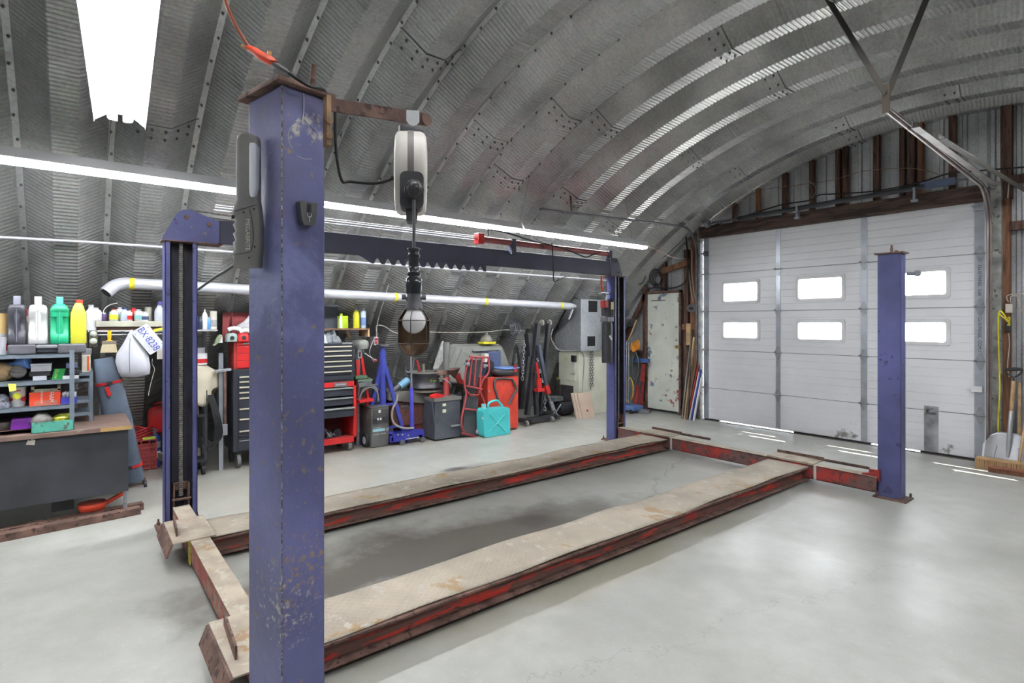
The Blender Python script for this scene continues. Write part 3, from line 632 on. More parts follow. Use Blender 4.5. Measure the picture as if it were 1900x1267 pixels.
for zz, za in ((2.525, 2.50), (2.485, 2.455)):
    mb = MB(); n_ = 46
    for i in range(n_): y = .72+i*.0165; z = zz+(za-zz)*i/n_; mb.obox((-5.065, y, z), (.022 if i % 2 else .014, .016, .01)); mb.cyl((-5.078, y, z), (-5.052, y, z), .006, n=6)
    mb.build('lift_chain', chain_m, g1, world=True)
mb = MB(); mb.tube([(-5.0, 3.64, 2.66), (-5.0, 3.66, 2.67), (-5.0, 3.9, 2.66), (-4.99, 4.3, 2.60), (-4.985, 4.75, 2.56), (-4.985, 5.05, 2.50), (-4.985, 5.2, 2.475), (-5.0, 5.35, 2.52), (-5.0, 5.5, 2.57)], .008, 8, 6); mb.cyl((-5.0, 3.64, 2.6), (-5.0, 3.64, 2.68), .008, n=8); mb.build('hydraulic_hose', rubber, ram, world=True)
mb = MB(); mb.tube([(-4.985, 4.6, 2.61), (-4.98, 4.61, 2.45), (-4.98, 4.62, 2.27), (-5.0, 4.64, 2.17), (-5.06, 4.72, 2.14), (-5.1, 4.85, 2.18), (-5.15, 5.05, 2.24)], .007, 8, 6); mb.build('hose_drop', rubber, ob, world=True)
# crossbeams
def crossbeam(y0, y1, xa, xb, m):
    mb = MB(); z0, z1 = .045, .185
    mb.box((xa, y0, z1-.01), (xb, y1, z1)); mb.box((xa, y0, z0), (xb, y1, z0+.01)); mb.box((xa, y0, z0), (xb, y0+.008, z1)); mb.box((xa, y1-.008, z0), (xb, y1, z1))
    o = mb.build('crossbeam', m, lift, world=True, bevel=.002); return o
cb1 = crossbeam(.60, .71, -4.98, -1.72, pm('worn red crossbeam', (150, 66, 58), .7, 0, .2, 6, (140, 112, 96), .5, 10, .9, .3, 60, (100, 74, 66), .45, 20))
cb2 = crossbeam(5.82, 5.93, -4.98, -1.88, rustred_lite)
mb = MB(); mb.box((-4.98, .598, .1851), (-1.72, .712, .189)); mb.build('dusty_top', dusty, cb1, world=True)
mb = MB(); mb.box((-4.98, 5.818, .1851), (-1.88, 5.932, .188)); mb.build('dusty_top', dusty, cb2, world=True)
for x in (-4.12, -2.42):
    mb = MB(); mb.box((x-.012, 5.812, .05), (x+.012, 5.82, .186)); mb.build('white_tape', offwhite, cb2, world=True)
mb = MB(); mb.box((-4.2, .594, .03), (-4.14, .6, .19)); mb.box((-4.2, .594, .189), (-4.17, .715, .192)); mb.build('yellow_mark', pm('old yellow paint', (190, 180, 70), .7, 0, .3, 30), cb1, world=True)
# end of rear crossbeam in the far right post
mb = MB(); mb.box((-1.95, 5.84, .15), (-1.86, 5.86, .25)); mb.prism([(0, 0), (.16, 0), (.16, .09), (.12, .05), (.02, .03)], (-2.02, 5.83, .175), (1, 0, 0), (0, 0, 1), (0, .02, 0)); mb.build('carriage', red_dk, lift, world=True)
# runways
def plate_mat():
    m = pm('dusty tread plate', (172, 162, 146), .75, 0, .10, 3, (168, 144, 112), .42, 3.5, .85, 0, 60, (184, 178, 168), .42, 9)
    nt = m.node_tree; N = nt.nodes; L = nt.links; b = N['Principled BSDF']; tc = N.new('ShaderNodeTexCoord'); sp = N.new('ShaderNodeSeparateXYZ'); L.new(tc.outputs['Object'], sp.inputs[0])
    def mth(op, a, c=None):
        x = N.new('ShaderNodeMath'); x.operation = op
        for s, v in enumerate((a, c)):
            if v is None: continue
            if hasattr(v, 'links'): L.new(v, x.inputs[s])
            else: x.inputs[s].default_value = v
        return x.outputs[0]
    k = 2*PI/.032
    u = mth('MULTIPLY', mth('ADD', sp.outputs[0], sp.outputs[1]), k*.7); v = mth('MULTIPLY', mth('SUBTRACT', sp.outputs[0], sp.outputs[1]), k*.7)
    a = mth('MULTIPLY', mth('POWER', mth('ABSOLUTE', mth('SINE', u)), 4.0), mth('ABSOLUTE', mth('SINE', mth('MULTIPLY', v, .5))))
    c = mth('MULTIPLY', mth('POWER', mth('ABSOLUTE', mth('SINE', v)), 4.0), mth('ABSOLUTE', mth('SINE', mth('MULTIPLY', u, .5))))
    h = mth('MAXIMUM', a, c)
    bp = N.new('ShaderNodeBump'); bp.inputs['Strength'].default_value = .7; bp.inputs['Distance'].default_value = .0035; L.new(h, bp.inputs['Height']); L.new(bp.outputs[0], b.inputs['Normal'])
    return m
plate_m = plate_mat()
def runway(xin, xout, sx):
    # xin: edge with I-beam visible (towards +x); xout: the other edge
    y0, y1 = .735, 6.0
    n = 40
    def pl(u, v):
        y = y0+(y1-y0)*v; x = xout+(xin-xout)*u
        e = (1 if u < .02 else 0)*.012*math.sin(y*5.1+.5); wv = .004*math.sin(y*2.7+1)+.003*math.sin(y*7.+xin)
        return (x+e+(-.018+.014*math.sin(y*3.3)*math.sin(y*1.3) if u > .98 else 0), y, .163+wv*(.4+abs(u-.5)*1.2))
    mb = MB(); mb.grid(pl, 6, n); top = mb.build('tread_plate', plate_m, lift, world=True, solid=.006)
    mb = MB()
    xb = xin-.07; 
    mb.box((xb-.045, y0, .142), (xb+.065, y1, .155)); mb.box((xb-.045, y0, .035), (xb+.065, y1, .046)); mb.build('beam_flange', rust, lift, world=True, bevel=.002)
    mb = MB(); mb.box((xb-.005, y0, .046), (xb+.005, y1, .142)); mb.build('beam_web', rustred, lift, world=True)
    mb = MB(); mb.box((xout+.03, y0, .04), (xout+.10, y1, .155)); mb.build('side_channel', rust, lift, world=True)
runway(-4.17, -4.575, 1); runway(-2.475, -2.885, 1)
# stop bars and end plates
for xa, xb in ((-4.6, -4.15), (-2.92, -2.44)):
    mb = MB(); mb.box((xa, 5.83, .189), (xb, 6.09, .199)); ep = mb.build('end_plate', dusty, lift, world=True, bevel=.002)
    mb = MB(); mb.box((xa, 6.07, .199), (xb, 6.09, .225)); mb.build('stop_lip', rust, ep, world=True)
    mb = MB()
    for i in range(26): mb.cyl((xb+.02+i*.015, 6.06, .205), (xb+.029+i*.015, 6.06, .205), .015, n=8)
    mb.cyl((xb-.05, 6.06, .205), (xb+.42, 6.06, .205), .012, n=8); mb.build('rebar_stop', rust, lift, world=True)
    mb = MB(); mb.box((xa-.02, .50, .189), (xb+.02, .75, .198)); ep = mb.build('end_plate', dusty, lift, world=True, bevel=.002)
    mb = MB(); mb.beam((xa+.05, .555, .225), (xb-.1, .535, .225), .010, .06); mb.build('stop_lip', rust, ep, world=True)
    mb = MB(); mb.prism([(0, 0), (.012, 0), (-.02, -.08), (-.032, -.08)], (xa-.02, .49, .189), (0, 1, 0), (0, 0, 1), (xb-xa+.04, 0, 0)); mb.build('turned_lip', rust, ep, world=True)
# power unit on the far back post
pu = thing('lift_power_unit', 'black electric pump with a long cylinder tank bolted to the far left lift post', 'pump', (-5.1, 5.62, 1.05))
def PU(u, v): return atd(u, v, .782*5.08+.623*5.66)
c = Vector((-5.04, 5.67, 0))
mb = MB(); mb.cyl((c.x, c.y, 1.08), (c.x, c.y, 1.62), .073, n=28); mb.cyl((c.x, c.y, 1.62), (c.x, c.y, 1.64), .062, n=28); mb.build('oil_tank', black, pu, world=True, bevel=.005)
mb = MB(); mb.obox((c.x, c.y, 1.67), (.13, .13, .07)); mb.cyl((c.x+.05, c.y-.04, 1.62), (c.x+.05, c.y-.04, 1.66), .015, n=8); mb.build('valve_block', steel_dk, pu, world=True, bevel=.006)
mb = MB(); mb.cyl((c.x, c.y+.02, 1.71), (c.x, c.y+.02, 1.92), .085, n=28)
for i in range(14): q = 2*PI*i/14; mb.obox((c.x+.088*math.cos(q), c.y+.02+.088*math.sin(q), 1.82), (.01, .012, .2), (0, 0, q))
mt = mb.build('motor', pm('dark motor casting', (66, 64, 70), .5, .2), pu, world=True)
mb = MB(); mb.obox((c.x+.09, c.y-.0, 1.85), (.01, .05, .1)); mb.build('rating_plate', pm('aged label', (206, 196, 150), .6), mt, world=True)
mb = MB(); mb.obox((c.x+.04, c.y-.10, 1.87), (.09, .07, .10)); mb.build('capacitor_box', red_dk, mt, world=True, bevel=.01)
mb = MB(); mb.cyl((c.x-.02, c.y-.10, 2.03), (c.x-.02, c.y+.08, 2.03), .022, n=12); mb.cyl((c.x-.02, c.y-.12, 2.03), (c.x-.02, c.y-.1, 2.03), .03, n=12); mb.cyl((c.x-.02, c.y+.0, 1.92), (c.x-.02, c.y, 2.03), .015, n=8); mb.build('hose_fitting', chrome, pu, world=True)
mb = MB(); mb.tube([(c.x+.05, c.y-.07, 1.63), (c.x+.08, c.y-.12, 1.60), (c.x+.11, c.y-.17, 1.50)], .007, 8, 4); mb.ball((c.x+.11, c.y-.17, 1.5), .015, 10); mb.build('release_lever', black, pu, world=True)
mb = MB(); mb.obox((c.x+.073, c.y-.01, 1.42), (.006, .03, .07), (.6, 0, 0)); mb.build('oil_sticker', offwhite, pu, world=True)
mb = MB(); mb.box((-5.14, 5.74, 1.65), (-5.04, 5.78, 1.95)); mb.build('mount_bracket', blackm, pu, world=True)
mb = MB(); mb.tube([(-5.06, 5.58, 2.25), (-5.05, 5.57, 2.13), (-5.05, 5.6, 2.05)], .012, 8, 4); mb.build('coil_hose', orange, pu, world=True)

# ------------------------------------------------------------------ lights
tube_em = emis('fluorescent tube', (252, 253, 255), TUBE_POWER); row_em = emis('row fluorescent tube', (250, 253, 255), ROW_POWER)
def strip_light(name, label, p0, p1, group, wide=.085, wings=.0, hh=.055):
    p0 = Vector(p0); p1 = Vector(p1); t = (p1-p0); Ln = t.length; rz = math.atan2(t.y, t.x); 
    T = thing(name, label, 'ceiling light', p0, rz, group)
    mb = MB(); w2 = wide/2
    pr = [(-w2*.75, hh), (w2*.75, hh), (w2, hh*.35), (w2, 0), (-w2, 0), (-w2, hh*.35)]
    if not wings: pr = [(-.034, .065), (.034, .065), (.086, -.014), (.08, -.018), (.038, .001), (-.038, .001), (-.08, -.018), (-.086, -.014)]
    mb.prism(pr, (0, 0, 0), (0, 1, 0), (0, 0, 1), (Ln, 0, 0)); mb.build('housing', white, T, bevel=.002)
    if wings:
        mb = MB()
        for s in (-1, 1): mb.prism([(s*w2, .004), (s*(w2+wings), -.06), (s*(w2+wings), -.075), (s*(w2+wings-.003), -.06), (s*w2, 0)], (0, 0, 0), (0, 1, 0), (0, 0, 1), (Ln, 0, 0))
        mb.build('reflector', white, T)
    mb = MB()
    for x in (.0, Ln-.025):
        for s in (-1, 1): mb.box((x, s*.028-.014, -.05), (x+.025, s*.028+.014, 0))
    mb.build('lamp_socket', offwhite, T, bevel=.003)
    for s in (-1, 1):
        mb = MB(); yy = s*(.028 if not wings else .05); mb.cyl((.03, yy, -.033), (Ln-.03, yy, -.033), .019, n=12, caps=False); mb.lathe((.03, yy, -.033), [(.0, -.012), (.012, -.008), (.0165, 0)], 12, (1, 0, 0)); mb.build('lamp_tube', row_em if group else tube_em, T)
    return T
G = 'fluorescent strip lights hung in a row along the left wall'
LX, LZ = -5.25, 2.785
l1 = strip_light('strip_light', 'white strip light nearest the big door, its chain end above the far left lift post', (LX, 4.32, LZ), (LX, 6.77, LZ), G)
strip_light('strip_light', 'white strip light crossing behind the hanging inspection lamp', (LX, 1.85, LZ), (LX, 4.29, LZ+.005), G)
strip_light('strip_light', 'white strip light at the left edge of the view, below the very bright fixture', (LX, -.62, LZ+.01), (LX, 1.82, LZ), G)
strip_light('strip_light', 'glaring two-tube fixture with white reflector wings, top left corner', (-2.0, .10, 2.97), (-4.37, .235, 2.97), None, .11, .08)
strip_light('strip_light', 'unseen fill light added high under the crown of the arch, nearer the viewer', (-1.0, -.6, 3.95), (-1.0, 1.8, 3.95), None, .11, .10)  # crown pair, out of view, added to light the fronts of the clutter
strip_light('strip_light', 'unseen fill light added high under the crown of the arch, farther one', (-1.0, 2.1, 3.95), (-1.0, 4.4, 3.95), None, .11, .10)
strip_light('strip_light', 'unseen fill light added over the right side of the floor', (.9, .4, 3.3), (.9, 2.8, 3.3), None, .11, .08)  # right-hand pair, out of view, added to brighten the floor there
strip_light('strip_light', 'unseen fill light added over the right side of the floor, nearer the big door', (.9, 3.2, 3.3), (.9, 5.6, 3.3), None, .11, .08)
strip_light('strip_light', 'unseen fill light added near the garage door, past the right edge of the view', (-.2, 5.1, 3.4), (-.2, 7.5, 3.4), None, .11, .08)  # out of view, added to brighten the door and the floor before it
strip_light('strip_light', 'unseen fill light added over the floor behind the viewer', (-1.6, -2.2, 3.0), (-4.0, -2.1, 3.0), None, .11, .08)  # out of view, added to light the near post from behind the camera
strip_light('strip_light', 'unseen strip light added to the left row, behind the left edge of the view', (LX, -3.1, LZ), (LX, -.66, LZ), G)  # out of view, row lengthened to put light on the near post
hang = pm('hanging wire', (120, 120, 120), .5, .6)
for y in (4.3, 6.45, 1.83, .2):
    zt = CZ+math.sqrt(AR**2-(LX-CX)**2); yk = Y0+SP*round((y-Y0)/SP)
    mb = MB(); mb.tube([(LX, y, LZ+.06), (LX, y+(yk-y)*.98, zt)], .0025, 6); solo(mb, 'hanger_wire', hang, {4.3: 'thin wire holding up the joint of the two farthest strip lights', 6.45: 'thin wire holding the far end of the strip light row', 1.83: 'thin wire behind the near lift post holding the strip lights', .2: 'thin wire holding the nearest strip light of the row'}[y], 'wire', 'light hangers')
# ------------------------------------------------------------------ near post: cord reel, drop light, torch, plug
def P1L(x, y, z): return M1 @ Vector((x, y, z))
ax_, ay_ = (M1.to_3x3() @ Vector((1, 0, 0))), (M1.to_3x3() @ Vector((0, 1, 0)))
# inspection torch held to the left face
TD = 1.505; TO = atd(461, 497, TD); TS = TD/FPX
t = thing('work_torch', 'grey handheld inspection torch stuck on the near lift post by its magnet', 'torch', TO, YAW)
torch_m = pm('grey torch rubber', (124, 123, 121), .5, 0, .08, 8)
MT = Matrix.Translation(TO) @ Matrix.Rotation(YAW, 4, 'Z')       # local x to the right of the torch face, y behind it
pp = [(497, 438, 483), (494, 436, 485), (468, 435.5, 486), (464, 439, 486.5), (452, 435, 487), (447, 440, 487), (435, 435.5, 487), (430, 440.5, 487), (418, 435.5, 487), (413, 440.5, 486.5), (402, 435, 486), (394, 434.5, 485), (386, 437, 484), (372, 441, 482), (355, 441, 482), (300, 441, 482), (262, 442, 481.5), (255, 444, 480), (252, 450, 474)]
mb = MB(); mb.loft((0, 0, 0), [((497-v)*TS, (b_-a_)*TS, .046 if v > 380 else .040, ((a_+b_)/2-461)*TS, 0) for v, a_, b_ in pp], 28, 3.4); mb.xf(MT); mb.build('torch_body', torch_m, t, world=True)
mb = MB(); mb.loft(((475-461)*TS, -.009, 0), [((497-v)*TS, w_*TS, .030) for v, w_ in ((369, 6), (364, 12), (350, 14), (285, 14), (276, 14), (270, 11))], 20, 4); mb.xf(MT); mb.build('led_lens', pm('milky lens', (214, 218, 226), .25, 0, .02), t, world=True)
mb = MB(); mb.prism([((u-461)*TS, (497-v)*TS) for u, v in ((438, 409), (443, 409), (444, 403), (439, 402))], (0, -.0235, 0), (1, 0, 0), (0, 0, 1), (0, -.002, 0)); mb.xf(MT); mb.build('switch', black, t, world=True)
mb = MB()
for u, v in ((460, 397), (479, 391), (480, 460), (470, 480)): mb.cyl(((u-461)*TS, -.0225, (497-v)*TS), ((u-461)*TS, -.0245, (497-v)*TS), .0026, n=8); mb.cut()
mb.xf(MT); mb.build('screw_hole', black, t, world=True)
mb = MB(); mb.tube([((u-461)*TS, -.0225-.001*(437 < u < 484), (497-v)*TS) for u, v in ((436, 397), (456, 391), (484, 383))], .0009, 5); mb.cut(); mb.tube([((u-461)*TS, -.0232, (497-v)*TS) for u, v in ((438, 474), (465, 471), (474, 464), (478, 440), (474, 405), (470, 392))], .0008, 5, 3); mb.xf(MT); mb.build('panel_line', black, t, world=True)
text('maker_name', 'MEGABRITE', .0165, offwhite, t, basis(MT @ Vector(((467-461)*TS, -.0236, (497-438)*TS)), (0, 0, -1), R3), .0006)
mb = MB(); mb.tube([atd(436, 490, 1.51), atd(418, 503, 1.6), atd(398, 515, 1.75), atd(368, 537, 2.0)], .0045, 6, 4); solo(mb, 'guide_rod', blackm, 'dark thin rod slanting behind the inspection torch', 'rod')
# clip on the right face (local x=0 plane)
t = thing('tool_clip', 'small dark tapered clip with an embossed spanner, on the near lift post', 'clip', P1L(.01, .06, 1.885), RZ1)
mb = MB(); mb.prism([(-.014, 0), (.014, 0), (.020, .012), (.026, .06), (.024, .064), (-.024, .064), (-.026, .06), (-.02, .012)], P1L(.001, .064, 1.885), ay_, (0, 0, 1), ax_*.022); mb.build('clip_body', pm('dark clip plastic', (84, 84, 86), .5), t, world=True, bevel=.003)
mb = MB()
for i in range(7): mb.beam(P1L(.0245, .058, 1.922+i*.0034), P1L(.0245, .070, 1.922+i*.0034), .0016, .0016); mb.cut()
mb.build('grip_rib', black, t, world=True)
mb = MB(); mb.tube([P1L(.0245, .064, 1.893), P1L(.0245, .064, 1.908)], .0012, 6); mb.tube([P1L(.0245, .059, 1.918), P1L(.0245, .058, 1.912), P1L(.0245, .064, 1.907), P1L(.0245, .070, 1.912), P1L(.0245, .069, 1.918)], .0012, 6, 3); mb.build('spanner_emblem', pm('pale print', (190, 190, 190), .6), t, world=True)
# arm along +y from the far edge of the near post
t = thing('reel_bracket', 'rusty flat steel arm reaching from the near lift post to the cord reel', 'bracket', P1L(0, .13, 2.19), RZ1)
a0 = atd(607, 193, 1.50); a1 = atd(790, 222, 1.61)
mb = MB(); d_ = (a1-a0).normalized(); mb.beam(a0, a1, .006, .036); mb.cyl(a1-Vector((.0, 0, 0)), a1+d_*.001+Vector((.006, 0, 0)), .018, n=16); mb.build('arm_bar', rust, t, world=True)
mb = MB(); mb.beam(a0+Vector((0, 0, .02)), a0+Vector((0, 0, -.115)), .012, .03, up=(1, 0, 0)); mb.cyl(a0+Vector((.01, 0, -.05)), a0+Vector((.02, 0, -.05)), .01, n=6); mb.cyl(a0+Vector((.01, 0, -.09)), a0+Vector((.02, 0, -.09)), .01, n=6); mb.build('arm_mount', pm('rust tan bracket', (140, 112, 84), .7, .2, .2, 20), t, world=True)
# reel
RD = 1.575
rc = atd(762, 323, RD); vdir = (D3*1020+R3*(-188)).normalized(); side = Vector((vdir.y, -vdir.x, 0))     # disc plane holds vdir
toc = -vdir
t = thing('cord_reel', 'off-white cord reel hanging from the steel arm', 'cord reel', rc-Vector((0, 0, .12)))
mb = MB(); 
def reel_sec(off, k): return [(math.cos(2*PI*i/40)*.105*k, math.sin(2*PI*i/40)*.118*k) for i in range(40)]
shell = pm('aged white plastic', (206, 202, 194), .42, 0, .05, 5, (172, 146, 110), .36, 9)
for sg in (-1, 1):
    rings = []
    for off, k in ((.008, 1.0), (.028, 1.0), (.038, .96), (.043, .88), (.045, .7), (.045, .0001)):
        rings.append([rc+side*sg*off+toc*p[0]+Vector((0, 0, p[1])) for p in reel_sec(0, k)])
    vs = [v for r_ in rings for v in r_]; n = 40
    mb.add(vs, [((i*n+k), i*n+(k+1)%n, (i+1)*n+(k+1)%n, (i+1)*n+k) if sg > 0 else ((i+1)*n+k, (i+1)*n+(k+1)%n, i*n+(k+1)%n, i*n+k) for i in range(5) for k in range(n)], True)
mb.build('reel_shell', shell, t, world=True)
mb = MB()
rings = [[rc+side*sg*.0085+toc*p[0]*1.012+Vector((0, 0, p[1]*1.012)) for p in reel_sec(0, 1)] for sg in (-1, 1)]
n = 40; mb.add(rings[0]+rings[1], [(k, (k+1)%n, n+(k+1)%n, n+k) for k in range(n)], True); mb.build('reel_band', pm('grey reel band', (120, 114, 112), .5), t, world=True)
om = atd(764, 352, RD-.108)
mb = MB(); mb.prism(rr(.062, .098, .016, 4), om-toc*.045+Vector((0, 0, -.003)), side, (0, 0, 1), toc*.058); mb.prism(rr(.03, .05, .008), om-toc*.045+Vector((0, 0, -.06)), side, (0, 0, 1), toc*.05); mb.build('cord_guide', pm('dark grey guide', (70, 70, 74), .5), t, world=True)
mb = MB(); b0 = atd(766, 205, RD-.03)
mb.prism([(-.018, .018), (-.018, -.012), (-.01, -.022), (0, -.026), (.01, -.022), (.018, -.012), (.018, .018)], b0+Vector((0, 0, -.019)), side, (0, 0, 1), toc*.004); mb.build('hanger_plate', pm('white hanger', (214, 216, 220), .45), t, world=True)
mb = MB(); mb.box((b0.x-.02, b0.y-.036, b0.z-.068), (b0.x-.004, b0.y+.036, b0.z-.045)); mb.build('hanger_yoke', blackm, t, world=True, bevel=.003)
mb = MB(); mb.tube([a0+Vector((.005, .02, -.02)), a0+Vector((0, .025, -.12)), a0+Vector((0, .04, -.2)), atd(650, 337, 1.55), atd(700, 340, 1.57), atd(738, 328, 1.575)], .0042, 8, 6); mb.build('feed_cord', rubber, t, world=True)
mb = MB(); mb.cyl(atd(726, 331, 1.575), atd(740, 328, 1.575), .007, n=10); mb.build('strain_relief', rubber, t, world=True)
# drop light
LD = RD-.108-.03
def DL(v): q = atd(768, v, LD); return Vector((q.x, q.y, q.z))
base = DL(662)
t = thing('drop_light', 'caged inspection lamp with a white bulb hanging on its cord', 'work lamp', base)
P = lambda z: Vector((base.x, base.y, z))
zc = lambda v: atd(768, v, LD).z
cb = atd(766, 352, LD)
mb = MB(); mb.ball(P(zc(352)), .025, 20); 
for k in range(4):
    q = PI*k/4; mb.tube([P(zc(352))+Vector((math.cos(q)*.0255*math.cos(a), math.sin(q)*.0255*math.cos(a), .0255*math.sin(a))) for a in [2*PI*i/20 for i in range(20)]], .0015, 5, 0, True)
mb.build('stop_ball', pm('dark ball', (52, 50, 52), .35), t, world=True)
mb = MB(); mb.tube([P(zc(358)), P(zc(410)), P(zc(466))], .0044, 8, 4); mb.build('lamp_cord', pm('grey cord', (96, 98, 102), .5), t, world=True)
mb = MB(); z0, z1 = zc(545), zc(461); h = z1-z0
mb.lathe(P(z0), [(k_[0]*1.12, k_[1]) for k_ in [(.018, 0), (.019, .2*h), (.0185, .33*h), (.014, .37*h), (.0135, .41*h), (.0165, .42*h), (.0135, .44*h), (.016, .46*h), (.0125, .48*h), (.012, .80*h), (.015, .81*h), (.0125, .83*h), (.015, .85*h), (.012, .87*h), (.0125, .97*h), (.0155, .98*h), (.0155, h), (.006, h)]], 24); mb.build('handle', pm('glossy black handle', (48, 50, 56), .18), t, world=True)
mb = MB(); mb.lathe(P(zc(575)), [(.022, 0), (.022, .014), (.019, .02), (.021, .026), (.018, .034), (.018, .05)], 20); mb.cyl(P(zc(553))+side*-.03+toc*.004, P(zc(553))+side*.03+toc*.004, .004, n=8); mb.cyl(P(zc(551))+side*.02, P(zc(551))+side*.031, .007, n=8); mb.cyl(P(zc(551))-side*.031, P(zc(551))-side*.02, .007, n=8); mb.build('clamp_collar', steel_dk, t, world=True)
mb = MB(); bz = zc(597); mb.lathe(P(bz), [(max(.0001, .0305*math.cos(math.radians(a_))), .031*math.sin(math.radians(a_))) for a_ in range(-90, 35, 9)]+[(.0215, .024), (.0178, .032), (.0152, .040), (.014, .047), (.013, .055)], 36); mb.build('bulb', pm('frosted bulb', (226, 226, 228), .12, 0, .01), t, world=True)
cm = pm('cage wire', (96, 88, 82), .4, .6); ct, cbm = zc(572), zc(662)
def cage_r(f): return .0225+.0195*min(1, f/.22) if f < .62 else .042*math.sqrt(max(0, 1-((f-.62)/.38)**2.2))
mb = MB()
for k in range(6):
    q = 2*PI*k/6+.35; mb.tube([P(ct+(cbm-ct)*f)+Vector((math.cos(q), math.sin(q), 0))*max(.001, cage_r(f)) for f in [i/16 for i in range(17)]], .0013, 5)
for f in (.25, .72): mb.tube([P(ct+(cbm-ct)*f)+Vector((math.cos(a), math.sin(a), 0))*cage_r(f) for a in [2*PI*i/24 for i in range(24)]], .0014, 5, 0, True)
mb.build('cage', cm, t, world=True)
mb = MB()                                     # reflector half shell on the far side
q0 = math.atan2(vdir.y, vdir.x)
mb.grid(lambda u, v: P(ct+(cbm-ct)*v)+Vector((math.cos(q0-PI/2*1.02+u*PI*1.04), math.sin(q0-PI/2*1.02+u*PI*1.04), 0))*max(.001, cage_r(v)-.002), 18, 16)
mb.build('reflector', pm('brown lined reflector', (158, 132, 110), .4, .4, .15, 20), t, world=True)
mb = MB(); mb.tube([P(cbm), P(cbm-.012), P(cbm-.03)+side*-.003, P(cbm-.04)+side*-.012, P(cbm-.036)+side*-.02, P(cbm-.025)+side*-.02], .0014, 6, 4); mb.build('hook', chrome, t, world=True)
# orange extension plug and cord over the post
t = thing('orange_lead', 'orange extension cord with its plug lying on the top of the near post', 'cord', atd(490, 110, 1.45))
e0, e1, e2 = atd(462, 88, 1.46), atd(515, 122, 1.44), atd(540, 140, 1.44)
mb = MB(); mb.tube([atd(415, -40, 1.3), atd(418, 0, 1.36), atd(436, 45, 1.42), e0], .0045, 8, 6); mb.build('cord', pm('dirty orange cord', (190, 110, 88), .5), t, world=True)
mb = MB(); dd = (e1-e0).normalized(); mb.loft(e0, [(0, .022, .02), (.012, .03, .026), (.04, .028, .026), (.05, .038, .032), (.07, .036, .032), (.088, .026, .024)], 16, 3, xf=Matrix((side, dd.cross(side), dd)).transposed()); mb.build('socket_body', orange, t, world=True)
mb = MB(); mb.obox(e0+dd*.075+Vector((0, 0, .016)), (.006, .01, .016)); mb.cut(); mb.tube([e0+dd*-.01+side*-.012, e0+side*-.014+dd*.01, e0+side*.0+dd*.012], .003, 6, 3); mb.build('socket_clip', pm('amber clip', (196, 140, 70), .5), t, world=True)
mb = MB(); mb.loft(e1, [(-.005, .022, .02), (.02, .02, .018), (.035, .012, .012), (.042, .009, .009)], 16, 3, xf=Matrix((side, dd.cross(side), dd)).transposed()); mb.build('plug_body', pm('grey plug', (84, 84, 86), .5), t, world=True)
mb = MB(); mb.tube([e1+dd*.04, atd(552, 147, 1.44), atd(575, 160, 1.47), atd(600, 166, 1.53), atd(609, 185, 1.545)], .0042, 8, 6); mb.build('plug_cord', rubber, t, world=True)

# ------------------------------------------------------------------ overhead door hardware
def rail(mb, pts, w=.05, h=.03): mb.tube(pts, .018, 8, 0, flat=1.)
tr = thing('door_track', 'grey left-hand track of the garage door, its free end hanging near the strip lights', 'door track', (-5.3, 8.2, 0))
zL = 3.20
cur = [(-5.3, 8.19, .05), (-5.3, 8.19, 2.75)]+[(-5.3, 8.19-.42+.42*math.cos(a), 2.78+.42*math.sin(a)) for a in [PI/2*i/8 for i in range(9)]]+[(-5.3, 4.69, 3.08)]
mb = MB(); mb.tube(cur, .016, 8); mb.tube([(p[0]+.028, p[1], p[2]) for p in cur], .006, 6); mb.build('rail', steel_dk, tr, world=True)
mb = MB(); mb.beam((-5.3, 5.25, 3.13), (-5.3, 5.22, 3.42), .03, .004, up=(1, 0, 0)); mb.beam((-5.3, 5.22, 3.36), (-5.3, 5.62, 3.80), .03, .004, up=(1, 0, 0)); mb.beam((-5.3, 5.24, 3.38), (-5.5, 4.9, 3.5), .03, .004); mb.build('hanger_strap', rust, tr, world=True)
for i, (y, ze) in enumerate(((6.95, 3.9),)):
    pass
tr = thing('door_track', 'grey right-hand track of the garage door rising to a strapped hanger', 'door track', (-1.5, 8.2, 0))
cur = [(-1.53, 8.19, .05), (-1.53, 8.19, 2.72)]+[(-1.53, 8.19-.40+.40*math.cos(a), 2.75+.40*math.sin(a)) for a in [PI/2*i/8 for i in range(9)]]+[(-1.5, 4.84, 3.24)]
mb = MB(); mb.tube(cur, .018, 8); mb.tube([(p[0]+.03, p[1], p[2]) for p in cur], .008, 6); mb.build('rail', pm('track steel', (150, 138, 136), .35, .7), tr, world=True)
mb = MB(); p_, q_ = atx(1692, 232, -1.42), atx(1843, 341, -1.42); mb.beam(p_, q_, .01, .055); mb.beam(p_+Vector((.025, 0, -.025)), q_+Vector((.025, 0, -.025)), .05, .006); mb.build('angle_iron', pm('shiny angle', (128, 124, 122), .45, .6), tr, world=True)
mb = MB(); p = Vector((-1.5, 4.84, 3.24)); mb.beam(p+Vector((0, 0, -.02)), p+Vector((0, 0, .2)), .05, .006, up=(0, 1, 0)); mb.build('hanger_plate', pm('brown hanger', (96, 84, 76), .6, .3), tr, world=True)
hs_m = pm('dark perforated strap', (88, 84, 78), .55, .4)
def arch_hit(u, v):
    q = ray(u, v); ox, oz = -CX, EYE-CZ; a = q.x*q.x+q.z*q.z; b = 2*(ox*q.x+oz*q.z); c = ox*ox+oz*oz-(AR-.1)**2
    return Vector((0, 0, EYE))+q*((-b+math.sqrt(b*b-4*a*c))/(2*a))
def arch_above(x): return CZ+math.sqrt(AR**2-(x-CX)**2)
